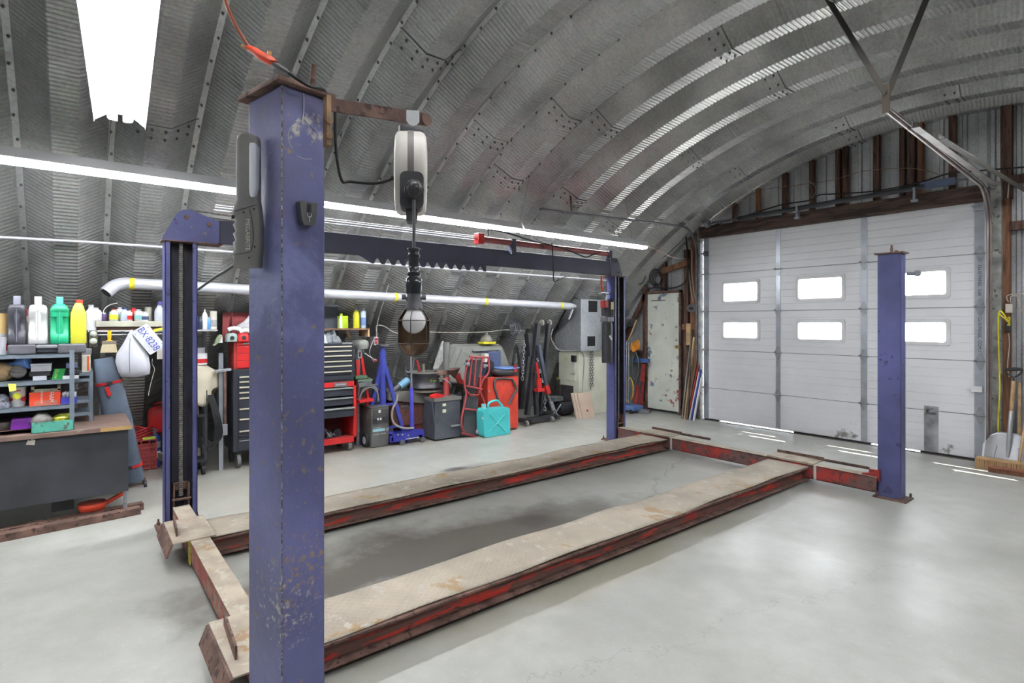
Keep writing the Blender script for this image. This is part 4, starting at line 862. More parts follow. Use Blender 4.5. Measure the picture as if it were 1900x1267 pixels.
mb = MB(); mb.beam(p+Vector((0, 0, .12)), arch_hit(1531, -10), .045, .008, up=D3); mb.cut(); mb.beam(p+Vector((.01, 0, .12)), arch_hit(1723, -12), .045, .008, up=D3); mb.build('strap', hs_m, tr, world=True)
mb = MB()
q0, q1 = aty(1737, 250, 4.95), aty(1900, 362, 8.05)
tr2 = thing('perforated_angle', 'dark perforated steel angle above the right-hand door track', 'steel angle', (-1.2, 6.5, 3.0))
mb = MB(); p_ = atx(1741, 254, -1.2); q_ = atx(1900, 352, -1.2); d_ = (q_-p_)/(q_.y-p_.y); q_ = p_+d_*(8.3-p_.y); mb.beam(p_, q_, .004, .05); mb.beam(p_+Vector((.02, 0, -.022)), q_+Vector((.02, 0, -.022)), .045, .004); mb.build('angle_bar', hs_m, tr2, world=True)
mb = MB()
for i in range(60): c_ = p_+d_*(.03+i*.054); mb.cyl(c_-Vector((.003, 0, 0)), c_+Vector((.003, 0, 0)), .010, n=8)
mb.build('punched_holes', pm('hole light', (170, 170, 168), .6), tr2, world=True)
sp = thing('torsion_shaft', 'long dark spring shaft above the garage door', 'door spring', (-3.4, 8.1, 3.2))
mb = MB(); mb.cyl((-5.1, 8.09, 3.235), (-1.7, 8.09, 3.285), .012, n=10); mb.build('shaft', steel_dk, sp, world=True)
mb = MB(); mb.cyl((-4.5, 8.09, 3.245), (-2.1, 8.09, 3.28), .032, n=16); mb.build('spring_tube', pm('black spring', (58, 60, 64), .45, .3), sp, world=True)
mb = MB(); mb.tube([( -4.95+i*.0065, 8.09+.026*math.cos(i*1.2), 3.24+.026*math.sin(i*1.2)) for i in range(70)], .005, 5); mb.build('coil_spring', steel_dk, sp, world=True)
mb = MB(); mb.cyl((-5.06, 8.09, 3.235), (-5.0, 8.09, 3.235), .06, n=20); mb.cyl((-5.09, 8.09, 3.235), (-5.06, 8.09, 3.235), .03, n=16); mb.build('cable_drum', steel, sp, world=True)
mb = MB(); mb.box((-2.14, 8.07, 3.25), (-1.8, 8.12, 3.33)); mb.build('spring_cover', pm('blue grey cover', (92, 106, 134), .5), sp, world=True)
for x in (-3.6, -2.2): 
    mb = MB(); mb.box((x-.012, 8.05, 3.12), (x+.012, 8.13, 3.28)); mb.obox((x, 8.08, 3.12), (.07, .05, .03)); mb.build('shaft_bracket', steel, sp, world=True)
# loose wires over the door
mb = MB(); mb.tube([aty(u, v, 8.2) for u, v in ((1320, 408), (1340, 395), (1400, 357), (1450, 347), (1540, 335), (1600, 318), (1680, 312), (1720, 317), (1745, 325))], .004, 6, 5); solo(mb, 'loose_wire', pm('copper brown wire', (150, 116, 84), .5), 'thin brown wire looping across the studs above the garage door', 'wire')
mb = MB(); mb.tube([aty(u, v, 8.22) for u, v in ((1318, 420), (1390, 398), (1450, 380), (1500, 372), (1520, 362), (1545, 360), (1620, 355), (1700, 340), (1760, 322), (1800, 318), (1900, 310))], .009, 6, 5); solo(mb, 'conduit_cable', rubber, 'black cable running along the top of the door header', 'cable')
mb = MB(); mb.tube([aty(u, v, 8.25) for u, v in ((1500, 375), (1512, 360), (1512, 345), (1500, 337), (1488, 340))], .004, 6, 5); solo(mb, 'hooked_wire', pm('pale wire', (190, 180, 160), .5), 'short pale wire hooked over the middle of the header', 'wire')

# ------------------------------------------------------------------ tools by the right edge
GS = 'tools leaning right of the garage door'
t = thing('scoop_shovel', 'wide aluminium scoop shovel with a D-grip standing right of the garage door', 'shovel', (-1.36, 8.0, 0))
al = pm('brushed aluminium', (188, 190, 194), .35, .7, .05)
def scoop(u, v):
    x = (u-.5)*.40*(1-.25*max(0, v-.6)/.4*abs(u-.5)*2); z = .07+v*.34-(abs(u-.5)*2)**3*.07*max(0, v-.5)*2+(abs(u-.5)*2)**4*.05*max(0, .4-v)
    return (-1.335+x, 8.02+.25*(v-.5)*.3-.06*(abs(u-.5)*2)**2+.03, z)
mb = MB(); mb.grid(scoop, 20, 14); sc_ = mb.build('blade', al, t, world=True, solid=.004)
mb = MB()
for dx in (-.09, .09): mb.tube([(-1.335+dx*1.2, 8.0, .13), (-1.335+dx, 8.03, .26)], .008, 6); mb.cut()
mb.build('blade_rib', al, sc_, world=True)
mb = MB(); mb.lathe((-1.33, 8.03, .14), [(.012, 0), (.022, .1), (.022, .5), (.018, .52)], 14, (.045, .10, 1)); mb.build('socket', al, t, world=True)
mb = MB(); mb.cyl((-1.31, 8.075, .60), (-1.295, 8.115, .98), .019, n=12); mb.build('shaft', wood_lt, t, world=True)
mb = MB(); mb.tube([(-1.295, 8.115, .97), (-1.30, 8.12, 1.02), (-1.35, 8.12, 1.06), (-1.352, 8.12, 1.11), (-1.24, 8.12, 1.12), (-1.236, 8.12, 1.07), (-1.285, 8.12, 1.02)], .009, 8, 4); mb.cyl((-1.352, 8.12, 1.10), (-1.238, 8.12, 1.11), .014, n=10); mb.build('d_grip', black, t, world=True)
t = thing('push_broom', 'push broom with a pale wooden head lying by the scoop shovel', 'broom', (-1.3, 7.9, 0))
mb = MB(); mb.beam((-1.58, 7.93, .11), (-.98, 8.0, .11), .07, .03); mb.build('head', wood_lt, t, world=True, bevel=.006)
mb = MB(); mb.beam((-1.585, 7.91, .05), (-.98, 7.98, .05), .065, .10); mb.build('bristles', pm('straw bristles', (172, 138, 100), .9, 0, .4, 5, stretch=(60, 60, 1)), t, world=True)
mb = MB(); mb.cyl((-1.225, 7.95, .12), (-1.12, 8.38, 1.55), .013, n=10); mb.build('shaft', wood_lt, t, world=True)
t = thing('push_broom', 'reddish push broom head lying in front of the pale one', 'broom', (-1.2, 7.75, 0))
mb = MB(); mb.beam((-1.45, 7.80, .055), (-.9, 7.83, .055), .06, .025); mb.build('head', pm('red brown wood', (150, 92, 70), .6, 0, .15), t, world=True, bevel=.008)
mb = MB(); mb.beam((-1.45, 7.80, .022), (-.9, 7.83, .022), .05, .044); mb.build('bristles', pm('brown bristles', (120, 80, 60), .9, 0, .3, 5, stretch=(60, 60, 1)), t, world=True)
t = thing('leaning_rake', 'pale-handled tool with a dark blade upright behind the scoop shovel', 'garden tool', (-1.22, 8.2, 0))
mb = MB(); mb.cyl((-1.26, 8.2, .0), (-1.28, 8.32, .95), .016, n=10); mb.build('shaft', wood_lt, t, world=True)
mb = MB(); mb.box((-1.235, 8.30, .98), (-1.185, 8.33, 1.5)); mb.build('dark_blade', blackm, t, world=True, bevel=.008)
mb = MB(); mb.tube([aty(u, v, 8.2) for u, v in ((1867, 590), (1860, 580), (1853, 582), (1853, 640), (1855, 720), (1852, 780), (1853, 815))], .007, 8, 5); mb.tube([aty(u, v, 8.18) for u, v in ((1853, 582), (1866, 592), (1874, 597))], .007, 8, 3)
for k in range(4): mb.tube([aty(1866+2*k, 594+k*2, 8.17), aty(1874, 588+5*k, 8.16), aty(1872-k, 600+k, 8.17)], .006, 6, 4)
solo(mb, 'extension_lead', pm('bright yellow cord', (226, 214, 40), .5), 'bright yellow cord plugged in right of the garage door', 'cord')
t = thing('wall_outlet', 'small outlet box above the yellow plug, on the right edge', 'outlet', (-1.28, 8.38, 1.9))
q = aty(1872, 572, 8.3); mb = MB(); mb.box((q.x-.03, 8.29, q.z-.05), (q.x+.03, 8.34, q.z+.05)); mb.build('box', offwhite, t, world=True, bevel=.004)
q = aty(1871, 606, 8.3); mb = MB(); mb.box((q.x-.022, 8.28, q.z-.05), (q.x+.022, 8.34, q.z+.05)); mb.build('receptacle', black, t, world=True, bevel=.003)
mb = MB(); mb.tube([aty(u, v, 8.3) for u, v in ((1871, 560), (1868, 550), (1880, 545), (1900, 545))], .006, 6, 4); mb.cut(); mb.tube([aty(u, v, 8.3) for u, v in ((1875, 562), (1876, 550), (1888, 550), (1893, 570), (1902, 582))], .006, 6, 4); mb.cut(); mb.tube([aty(u, v, 8.36) for u, v in ((1871, 545), (1870, 480), (1868, 400), (1872, 340))], .006, 6, 4); mb.cut(); mb.tube([aty(u, v, 8.32) for u, v in ((1871, 618), (1873, 640), (1869, 680), (1873, 700))], .006, 6, 4)
mb.build('cable', pm('old cable sheath', (186, 178, 164), .6), t, world=True)
# ------------------------------------------------------------------ wall services
zt = lambda u, v, x: atx(u, v, x)
pipe_m = pm('pale vent pipe', (196, 198, 206), .42, .3, .04)
tape_y = pm('yellow tape', (226, 214, 50), .6)
vp = thing('vent_pipe', 'long pale metal vent pipe with yellow tape bands, running along the ribbed left wall', 'pipe', (-6.62, 3.3, 1.9))
PXX = -6.62
a, b_ = atx(240, 526, PXX), atx(1058, 568, PXX); Dv = (b_-a)
mb = MB(); mb.cyl(a, b_, .056, n=24); mb.build('pipe', pipe_m, vp, world=True)
mb = MB(); mb.tube([a+Vector((0, .02, 0)), a+Vector((0, -.04, .0)), a+Vector((.03, -.12, -.03)), a+Vector((.06, -.19, -.10))], .058, 20, 3); mb.build('elbow', pipe_m, vp, world=True)
mb = MB(); q = a+Vector((.06, -.19, -.10)); ed = Vector((.03, -.07, -.07)).normalized(); mb.cyl(q+ed*.0005, q+ed*.002, .052, n=20); mb.build('open_mouth', black, vp, world=True)
mb = MB()
for u in (219, 733, 900, 1040): 
    f = (atx(u, 530, PXX).y-a.y)/Dv.y
    if f < 0: f = .003
    c = a+Dv*f; mb.cyl(c-Dv.normalized()*.022, c+Dv.normalized()*.022, .0585, n=24); mb.cut()
mb.build('tape_band', tape_y, vp, world=True)
mb = MB(); mb.cyl(b_, b_+Dv.normalized()*.12, .056, .03, n=20); mb.cut(); mb.beam(b_+Dv.normalized()*.03+Vector((.03, 0, -.05)), b_+Vector((.03, -.06, -.22)), .03, .01); mb.build('end_cone', pipe_m, vp, world=True)
mb = MB(); c = a+Dv*.045; mb.grid(lambda u_, v_: c+Dv.normalized()*(-.14+.28*u_)+Vector((math.cos(-.3+v_*.9), 0, math.sin(-.3+v_*.9)))*.058, 4, 6); mb.build('paper_label', offwhite, vp, world=True)
def cond(name, pts, r, label, m=steel, cat='conduit', sm=0, n=8, grp=None):
    mb = MB(); mb.tube(pts, r, n, sm); return solo(mb, name, m, label, cat, grp)
cond('conduit_pipe', [atx(0, 440, -6.38), atx(180, 450, -6.38), atx(440, 468, -6.38), atx(600, 482, -6.38), atx(1140, 521, -6.38)], .013, 'thin silver conduit running the length of the ribbed wall, behind the overhead beam', pipe_m)
cond('wall_cable', [atx(780, 615, -7.0), atx(830, 617, -7.0), atx(900, 616, -7.0), atx(940, 612, -7.0), atx(985, 616, -7.0)], .007, 'pale cable drooping along the wall above the grey moulded cover', pm('pale cable', (168, 166, 156), .6), 'cable', 4)
cond('corner_conduit', [aty(1164, 528, 8.27), aty(1180, 528, 8.27), aty(1193, 524, 8.27), aty(1200, 505, 8.27), aty(1210, 490, 8.25), aty(1240, 470, 8.3), aty(1300, 410, 8.3)], .013, 'grey conduit bending up the end wall over the cream side door', steel_dk, 'conduit', 5)
cond('light_flex', [Vector((LX, 6.77, LZ)), atx(1215, 462, -5.25), aty(1250, 478, 7.6), aty(1272, 480, 8.2)], .006, 'pale flex running from the last strip light to the end wall', pm('cream flex', (206, 180, 160), .5), 'cable', 6)
t = thing('wall_socket', 'small wall socket with red outlets on the ribbed wall above the blue tripod stand', 'socket', atx(698, 640, -7.0))
mb = MB(); p, q = atx(694, 625, -7.0), atx(702, 640, -7.0); mb.box((-7.14, p.y, q.z), (-7.0, q.y, p.z)); mb.build('box', lgrey, t, world=True, bevel=.004)
mb = MB(); m_ = (p+q)/2
for dz in (-.022, .022): mb.box((-7.0, m_.y-.018, m_.z+dz-.016), (-6.992, m_.y+.018, m_.z+dz+.016)); mb.cut()
mb.build('outlet', red, t, world=True)
mb = MB(); mb.tube([atx(698, 626, -7.02), atx(700, 600, -7.0), atx(708, 570, -6.95), atx(713, 555, -6.9), atx(728, 500, -6.85), atx(733, 470, -6.85)], .007, 6, 4); mb.cut()
mb.tube([atx(694, 628, -7.0), atx(686, 650, -6.97), atx(688, 662, -6.95), atx(694, 672, -6.9)], .006, 6, 4); mb.cut(); mb.tube([atx(700, 622, -7.0), atx(698, 605, -6.98), atx(712, 605, -7.0), atx(728, 615, -7.02), atx(745, 621, -7.02)], .006, 6, 4); mb.build('flex', pm('grey flex', (176, 176, 178), .5), t, world=True)

# ------------------------------------------------------------------ helper for boxes given by their front face on a plane facing the room
def fb(mb, u0, v0, u1, v1, x, dep, mi=None):
    um = (u0+u1)/2; p, q = atx(u0, v0, x), atx(u1, v1, x); za, zb = atx(um, v0, x).z, atx(um, v1, x).z
    mb.box((x-dep, p.y, min(za, zb)), (x, q.y, max(za, zb)), mi); return (p.y, q.y, min(za, zb), max(za, zb))
def T_(name, label, cat, u, v, x, group=None): return thing(name, label, cat, atx(u, v, x), 0, group)
def bottle(name, label, cat, x, y, z, r, h, col, cap, kind='bottle', band=None, group=None, capc=None, flat=1.):
    t = thing(name, label, cat, (x, y, z), 0, group)
    P = {'bottle': [(.93, 0), (1, .02), (1, .62), (.9, .74), (.45, .86), (.42, .93)], 'can': [(.95, 0), (1, .01), (1, .8), (.92, .83), (.8, .86)],
         'spray': [(.95, 0), (1, .02), (1, .5), (.8, .65), (.42, .78), (.4, .84)], 'tin': [(1, 0), (1.02, .01), (1, .03), (1, .95), (1.03, .97), (1.03, 1.)], 'squirt': [(.95, 0), (1, .02), (.96, .45), (1, .62), (.7, .78), (.35, .84), (.3, .86)]}[kind]
    mb = MB(); mb.lathe((0, 0, 0), [(a_*r, b*h) for a_, b in P], 16, sx=1., sy=flat); mb.build('body', col, t)
    if band: mb = MB(); mb.lathe((0, 0, 0), [(1.015*r, .14*h), (1.015*r, .52*h)], 16, sy=flat); mb.build('label', band, t)
    if cap:
        mb = MB()
        if kind == 'bottle': mb.cyl((0, 0, .92*h), (0, 0, h), .48*r, n=14)
        elif kind == 'can': mb.cyl((0, 0, .86*h), (0, 0, h), .6*r, n=14)
        elif kind == 'squirt': mb.lathe((0, 0, .85*h), [(.4*r, 0), (.3*r, .06*h), (.14*r, .15*h)], 12)
        elif kind == 'spray': mb.cyl((0, 0, .84*h), (0, 0, .9*h), .45*r, n=12); mb.box((-.012, -.014, .9*h), (.05, .014, h)); mb.box((.03, -.008, .82*h), (.042, .008, .92*h)); mb.box((.05, -.01, .93*h), (.07, .01, .985*h))
        mb.build('cap' if kind != 'spray' else 'trigger', cap, t)
    return t

# ------------------------------------------------------------------ black desk
DX = -5.66; dz = .757
dk = thing('metal_desk', 'long black metal desk with a brown laminate top under the steel shelving', 'desk', (-6.05, -.5, 0))
blk_p = pm('black desk panel', (62, 64, 70), .55, .05, .15, 3, (120, 118, 112), .29, 3, .7)
mb = MB(); mb.box((-6.44, -1.7, .722), (DX+.03, .385, dz)); top = mb.build('desktop', pm('worn brown laminate', (124, 102, 92), .5, 0, .12, 5, (160, 148, 138), .3, 3), dk, world=True, bevel=.003)
mb = MB(); mb.box((DX+.0305, .17, .724), (DX+.032, .385, dz-.001)); mb.build('bare_edge', pm('bare chipboard edge', (190, 156, 100), .7), top, world=True)
mb = MB(); mb.box((DX-.012, -1.7, .20), (DX, .36, .722)); mb.build('modesty_panel', blk_p, dk, world=True, bevel=.002)
mb = MB(); mb.box((-6.40, .345, .20), (DX-.012, .36, .722)); mb.build('side_panel', blk_p, dk, world=True)
mb = MB()
for x, y in ((DX-.03, .34), (-6.4, .34), (-6.4, -1.6), (DX-.03, -1.6)): mb.box((x-.014, y-.014, 0), (x+.014, y+.014, .21)); mb.cut()
mb.build('leg', steel, dk, world=True)
mb = MB(); mb.prism([(0, 0), (.05, -.01), (.056, .03), (.03, .045), (.03, .03), (.01, .035)], (DX+.001, atx(48, 825, DX).y, atx(48, 825, DX).z), (0, 1, 0), (0, 0, 1), (.001, 0, 0)); mb.build('sticker_scrap', offwhite, dk, world=True)
mb = MB(); mb.box((-6.0, -.14, .10), (-5.75, .0, .20)); mb.build('drawer_box', blackm, dk, world=True)
for i, (dx, lb) in enumerate(((.0, 'brown steel channel on the floor in front of the black desk'), (-.12, 'brown steel channel on the floor half under the black desk'))):
    mb = MB(); p0, p1 = Vector((-5.50+dx, -1.2, 0)), Vector((-5.62+dx-.02, .44+.03*i, 0)); mb.beam(p0+Vector((0, 0, .028)), p1+Vector((0, 0, .028)), .09, .055); solo(mb, 'steel_channel', rust, lb, 'steel bar')
t = thing('oil_scraper', 'bright red orange scoop with a handle lying under the desk edge', 'scoop', (-5.85, .17, .06))
mb = MB(); q = atx(155, 947, -5.78); mb.loft((-5.80, .12, .06), [(0, .16, .17), (.03, .19, .2), (.055, .18, .19)], 20, 3); mb.beam((-5.80, .2, .085), (-5.83, .34, .15), .04, .03); mb.build('scoop_body', orange, t, world=True, bevel=.006)
# ------------------------------------------------------------------ steel shelving on the desk
shm = pm('blue grey shelf steel', (136, 148, 160), .45, .5, .1, 8, (110, 104, 98), .33, 20)
SX = -5.69; SU = SX+.004; LV = {1: 1.375, 2: 1.165, 3: .965}
su = thing('shelf_unit', 'blue grey steel shelf unit full of small stuff standing on the black desk', 'shelving', (-5.85, -.8, dz))
mb = MB()
for y in (.0, -1.5):
    for x in (SU, -6.0): mb.box((x-.03, y+.0, dz), (x, y+.003, 1.40)); mb.box((x-.003 if x == SU else x-.03, y-.028, dz), (x if x == SU else x-.027, y, 1.40)); mb.cut()
mb.build('upright', shm, su, world=True)
for k, z in LV.items():
    mb = MB(); mb.box((-6.02, -1.52, z-.004), (SX, -.003, z)); mb.box((SX-.003, -1.52, z-.032), (SX, -.003, z)); mb.box((-6.02, -1.52, z-.032), (-6.017, -.003, z)); mb.build('shelf', shm, su, world=True)
mb = MB(); mb.box((-6.02, -1.5, dz+.0), (-6.018, -.01, 1.37)); mb.build('back_panel', pm('dark back panel', (44, 42, 44), .8), su, world=True)
mb = MB(); mb.box((-5.98, -1.5, dz+.03), (SX-.03, -.2, dz+.036)); mb.build('low_tray', rust, su, world=True)
su2 = thing('shelf_unit', 'small steel shelf unit with books behind the end of the larger one', 'shelving', (-6.25, .1, dz))
mb = MB()
for y in (-.3, .135):
    for x in (-6.08, -6.4): mb.box((x-.028, y-.003, dz), (x, y, 1.2)); mb.box((x-.003, y-.028, dz), (x, y, 1.2)); mb.cut()
mb.build('upright', shm, su2, world=True)
for z in (1.185, 1.135, .95, .84):
    mb = MB(); mb.box((-6.4, -.3, z-.028), (-6.084, .13, z)); mb.build('shelf', shm, su2, world=True)
# top shelf
z1 = LV[1]
tc_ = thing('tool_case', 'flat grey moulded tool case lying under the four big bottles', 'tool case', (-5.82, -.25, z1))
mb = MB(); y0, y1 = atx(13, 640, -5.68).y, atx(160, 640, -5.68).y
ym0, ym1 = atx(66, 640, -5.68).y, atx(107, 640, -5.68).y
mb.box((-5.98, y0, z1), (-5.70, ym0, z1+.075)); mb.box((-5.98, ym1, z1), (-5.70, y1, z1+.075)); mb.box((-5.98, ym0, z1+.01), (-5.735, ym1, z1+.072)); mb.build('case_shell', pm('scuffed grey case', (96, 96, 102), .4, 0, .15, 10), tc_, world=True, bevel=.012, seg=3)
mb = MB(); mb.box((-5.735, ym0, z1+.045), (-5.705, ym1, z1+.066)); mb.build('carry_handle', grey, tc_, world=True, bevel=.004)
zj = z1+.076
def jug(name, label, u0, u1, vtop, col, spine, neck_off=0., kind=0):
    x = -5.84; p, q = atx(u0, 620, x+.06), atx(u1, 620, x+.06); y = (p.y+q.y)/2; w_ = (q.y-p.y)*.98; h = atx((u0+u1)/2, vtop, x).z-zj
    t = thing(name, label, 'bottle', (x, y, zj), PI/2, 'big fluid bottles on the tool case'); d_ = .13
    mb = MB()
    if kind == 0:
        hb = h*.82
        mb.loft((0, 0, 0), [(0, w_*.9, d_*.9), (.008, w_, d_), (hb*.28, w_, d_), (hb*.34, w_*.98, d_*.62), (hb*.66, w_*.98, d_*.62), (hb*.78, w_*.97, d_), (hb*.92, w_*.93, d_), (hb*.985, w_*.8, d_*.9), (hb, w_*.6, d_*.6)], 28, 5)
        mb.loft((0, 0, 0), [(.012, w_*.34, d_*1.0), (hb*.3, w_*.36, d_*1.02), (hb*.5, w_*.30, d_*1.02), (hb*.8, w_*.4, d_*1.02), (hb*.97, w_*.3, d_*.9)], 16, 4)
    elif kind == 1:
        hb = h*.80
        mb.loft((0, 0, 0), [(0, w_*.92, d_*.9), (.008, w_, d_), (hb*.26, w_, d_), (hb*.30, w_, d_*.72), (hb*.80, w_, d_*.72), (hb*.84, w_, d_), (hb*.93, w_*.96, d_), (hb, w_*.8, d_*.85), (hb*1.06, w_*.5, d_*.5)], 28, 5)
        mb.loft((0, 0, 0), [(hb*.2, w_*.44, d_), (hb*.5, w_*.42, d_*1.02), (hb*.88, w_*.46, d_*1.0)], 16, 4); mb.loft((0, 0, 0), [(hb*.72, w_*.98, d_*.98), (hb*.86, w_, d_*.99)], 24, 5)
    else:
        mb.loft((0, 0, 0), [(0, w_*.95, d_*.95), (.006, w_, d_), (h*.66, w_, d_), (h*.84, w_*.66, d_*.7), (h*.92, w_*.4, d_*.4)], 28, 5)
    mb.build('bottle_body', col, t)
    mb = MB()
    if kind != 2: mb.box((-w_*.19, -d_*.3, h*.78), (w_*.19, d_*.2, h)); mb.build('cap', spine, t, bevel=.006)
    else: mb.cyl((w_*.06, 0, h*.91), (w_*.06, 0, h), .024, n=16); mb.build('cap', orange, t)
    if kind != 2: mb = MB(); mb.box((-w_*.015, -d_*.52, .02), (w_*.015, -d_*.505, h*.74)); mb.build('mould_seam', spine, t)
    return t
jug('oil_jug', 'dark grey big fluid bottle, leftmost of the four on the tool case', 12, 49, 549, pm('dark grey jug', (74, 74, 82), .3, 0, .12, 9), pm('pale grey sheen plastic', (150, 150, 166), .3))
jug('oil_jug', 'white big fluid bottle between the dark and the green ones', 51, 89, 550, pm('white jug', (214, 214, 214), .35, 0, .03), pm('light jug cap', (190, 190, 188), .4))
jug('coolant_jug', 'green big fluid bottle between the white and the yellow ones', 92, 129, 551, green, pm('mint cap', (100, 206, 176), .35), kind=1)
jug('washer_jug', 'yellow big fluid bottle with an orange cap, rightmost on the tool case', 130, 161, 556, yellow, orange, kind=2)
bottle('spray_bottle', 'white and red spray bottle behind the dark grey fluid bottle', 'bottle', -5.99, atx(47, 600, -5.99).y, z1, .04, .36, offwhite, red, 'spray')
bottle('milky_bottle', 'milky white bottle right of the yellow fluid bottle', 'bottle', -6.6, atx(169, 600, -6.6).y, atx(250, 612, -6.52).z, .045, .24, white, lgrey, 'bottle')
bottle('tan_tub', 'tan tub at the left edge of the view on the top shelf', 'tub', -5.95, atx(3, 600, -5.95).y, z1+.16, .045, .16, pm('tan tub plastic', (206, 174, 118), .5), None, 'tin')
bottle('label_can', 'red and white labelled can under the tan tub', 'can', -5.95, atx(3, 600, -5.95).y, z1, .045, .16, white, None, 'tin', red)
bottle('grey_can', 'light grey canister cut by the left edge of the view', 'can', -5.78, atx(-5, 600, -5.78).y, z1, .05, .13, lgrey, None, 'tin')
# second shelf
z2 = LV[2]
t = thing('paper_bag', 'crumpled brown paper bag at the left end of the second shelf', 'bag', (-5.8, -.45, z2))
mb = MB(); random.seed(3); mb.ball((-5.82, atx(4, 680, -5.8).y, z2+.075), .085, 14, .9, .9, .85); mb.V = [v+Vector((random.uniform(-1, 1), random.uniform(-1, 1), random.uniform(-1, 1)))*.008 for v in mb.V]
for i, s_ in enumerate(mb.S): mb.S[i] = False
mb.build('bag', pm('kraft paper', (176, 148, 110), .8), t, world=True)
t = thing('funnel', 'light blue plastic funnel lying on its side on the second shelf', 'funnel', (-5.85, -.3, z2))
bl = pm('light blue plastic', (92, 134, 198), .35, 0, .04); c0, c1 = atx(52, 670, -5.76), atx(16, 676, -5.8)
mb = MB(); mb.lathe(c0, [(.058, 0), (.061, .003), (.057, .006), (.038, .06), (.016, .09), (.011, .16), (.0095, .16), (.014, .09), (.036, .058), (.055, .004)], 28, (c1-c0)); mb.build('funnel_body', bl, t, world=True)
t = thing('strainer_cap', 'dark grey round cap with a raised bar below the blue funnel', 'cap', atx(34, 696, -5.73))
c = atx(34, 690, -5.73); mb = MB(); mb.lathe(c-Vector((.03, 0, 0)), [(.05, 0), (.05, .025), (.046, .032), (0, .032)], 24, (1, 0, .25)); mb.beam(c+Vector((.004, -.04, .012)), c+Vector((.004, .04, .0)), .012, .01); mb.build('cap', pm('dirty grey disc', (98, 96, 94), .6), t, world=True)
t = T_('storage_box', 'light grey lidded box, topmost of the stack on the second shelf', 'box', 75, 683, -5.74)
mb = MB(); zz = z2+.07; ya, yb = atx(57, 680, -5.74).y, atx(95, 680, -5.74).y; mb.box((-5.9, ya, zz), (-5.74, yb, zz+.048)); mb.build('box_body', lgrey, t, world=True, bevel=.003)
mb = MB(); mb.box((-5.905, ya-.003, zz+.048), (-5.735, yb+.003, zz+.06)); mb.build('lid', lgrey, t, world=True, bevel=.002)
for lb, za, zb, m, e in (('black flat box, middle of the stack on the second shelf', z2+.034, z2+.07, black, .01), ('pale grey flat box, bottom of the stack on the second shelf', z2, z2+.034, lgrey, -.012)):
    mb = MB(); mb.box((-5.9, ya-e, za), (-5.73, yb-.015+e, zb)); solo(mb, 'storage_box', m, lb, 'box', bevel=.003)
t = T_('carton', 'green and white printed carton leaning on the second shelf', 'box', 105, 697, -5.74)
mb = MB(); c = atx(106, 687, -5.75); mb.obox((c.x, c.y, z2+.043), (.03, .07, .085), (0, 0, 0)); mb.V = [v+Vector((0, (v.z-z2)*.22, 0)) for v in mb.V]; mb.build('carton_body', pm('green print', (26, 150, 74), .5), t, world=True)
text('print', 'AUTO', .026, pm('lime print', (214, 232, 110), .6), t, basis((c.x+.0158, c.y-.004, z2+.045), (0, .22, 1), (0, -1, .22)), .0004)
t = T_('organizer_tray', 'dark divided parts tray with a small blue box, right end of second shelf', 'tray', 133, 697, -5.74)
ya, yb = atx(122, 690, -5.73).y, atx(147, 690, -5.73).y
mb = MB(); mb.box((-5.9, ya, z2+.03), (-5.73, yb, z2+.036))
for i in range(6): y = ya+(yb-ya)*i/5; mb.box((-5.9, y-.002, z2+.03), (-5.73, y+.002, z2+.085))
for k in range(3): mb.box((-5.734, ya, z2+.034+k*.024), (-5.73, yb, z2+.040+k*.024))
mb.build('tray', blackm, t, world=True)
mb = MB(); mb.box((-5.86, ya+.002, z2+.087), (-5.75, yb-.01, z2+.125)); solo(mb, 'parts_box', pm('slate blue box', (120, 132, 170), .4), 'small slate blue box on the divided parts tray', 'box', bevel=.003)
mb = MB(); mb.box((-5.9, ya-.02, z2), (-5.725, yb-.002, z2+.027)); solo(mb, 'flat_carton', white, 'flat white carton under the divided parts tray', 'box', bevel=.002)
t = T_('handbook', 'upright white and orange book at the small shelf unit', 'book', 160, 696, -6.09)
mb = MB(); ya, yb = atx(152, 680, -6.09).y, atx(168, 680, -6.09).y; mb.box((-6.3, ya, 1.187), (-6.09, yb, 1.187+.155)); mb.build('cover', pm('book white', (226, 220, 206), .5), t, world=True, bevel=.002)
mb = MB(); mb.box((-6.089, ya+.035, 1.20), (-6.087, yb-.008, 1.33)); mb.build('cover_stripe', pm('orange print', (222, 110, 60), .5), t, world=True)
mb = MB(); mb.box((-6.3, ya, 1.344), (-6.09, yb+.01, 1.39)); solo(mb, 'battery_pack', grey, 'small grey box on top of the upright white and orange book', 'box', bevel=.003)
# third shelf
z3 = LV[3]
t = thing('work_shoe', 'speckled grey shoe at the left end of the third shelf', 'shoe', atx(5, 748, -5.73))
c = atx(4, 740, -5.77); mb = MB(); mb.loft((c.x, c.y, z3), [(0, .13, .1), (.03, .14, .11), (.05, .10, .08)], 20, 2.6); mb.loft((c.x, c.y-.01, z3+.05), [(0, .12, .1), (.03, .13, .10), (.055, .06, .05)], 20, 2.6); mb.build('upper', pm('speckled grey knit', (128, 130, 142), .8, 0, .3, 80), t, world=True)
t = thing('fruit_bucket', 'white plastic bucket printed with fruit on the third shelf', 'bucket', (-5.80, atx(33, 740, -5.8).y, z3))
by = atx(33, 740, -5.8).y; rb = (atx(49, 740, -5.8).y-atx(17, 740, -5.8).y)/2
mb = MB(); mb.lathe((-5.80, by, z3), [(rb*.86, 0), (rb*.9, .004), (rb*1.02, .145), (rb*1.08, .148), (rb*1.08, .156), (rb*1.0, .156), (rb*.86, .006)], 32); mb.build('bucket_body', pm('printed white', (214, 218, 214), .4), t, world=True)
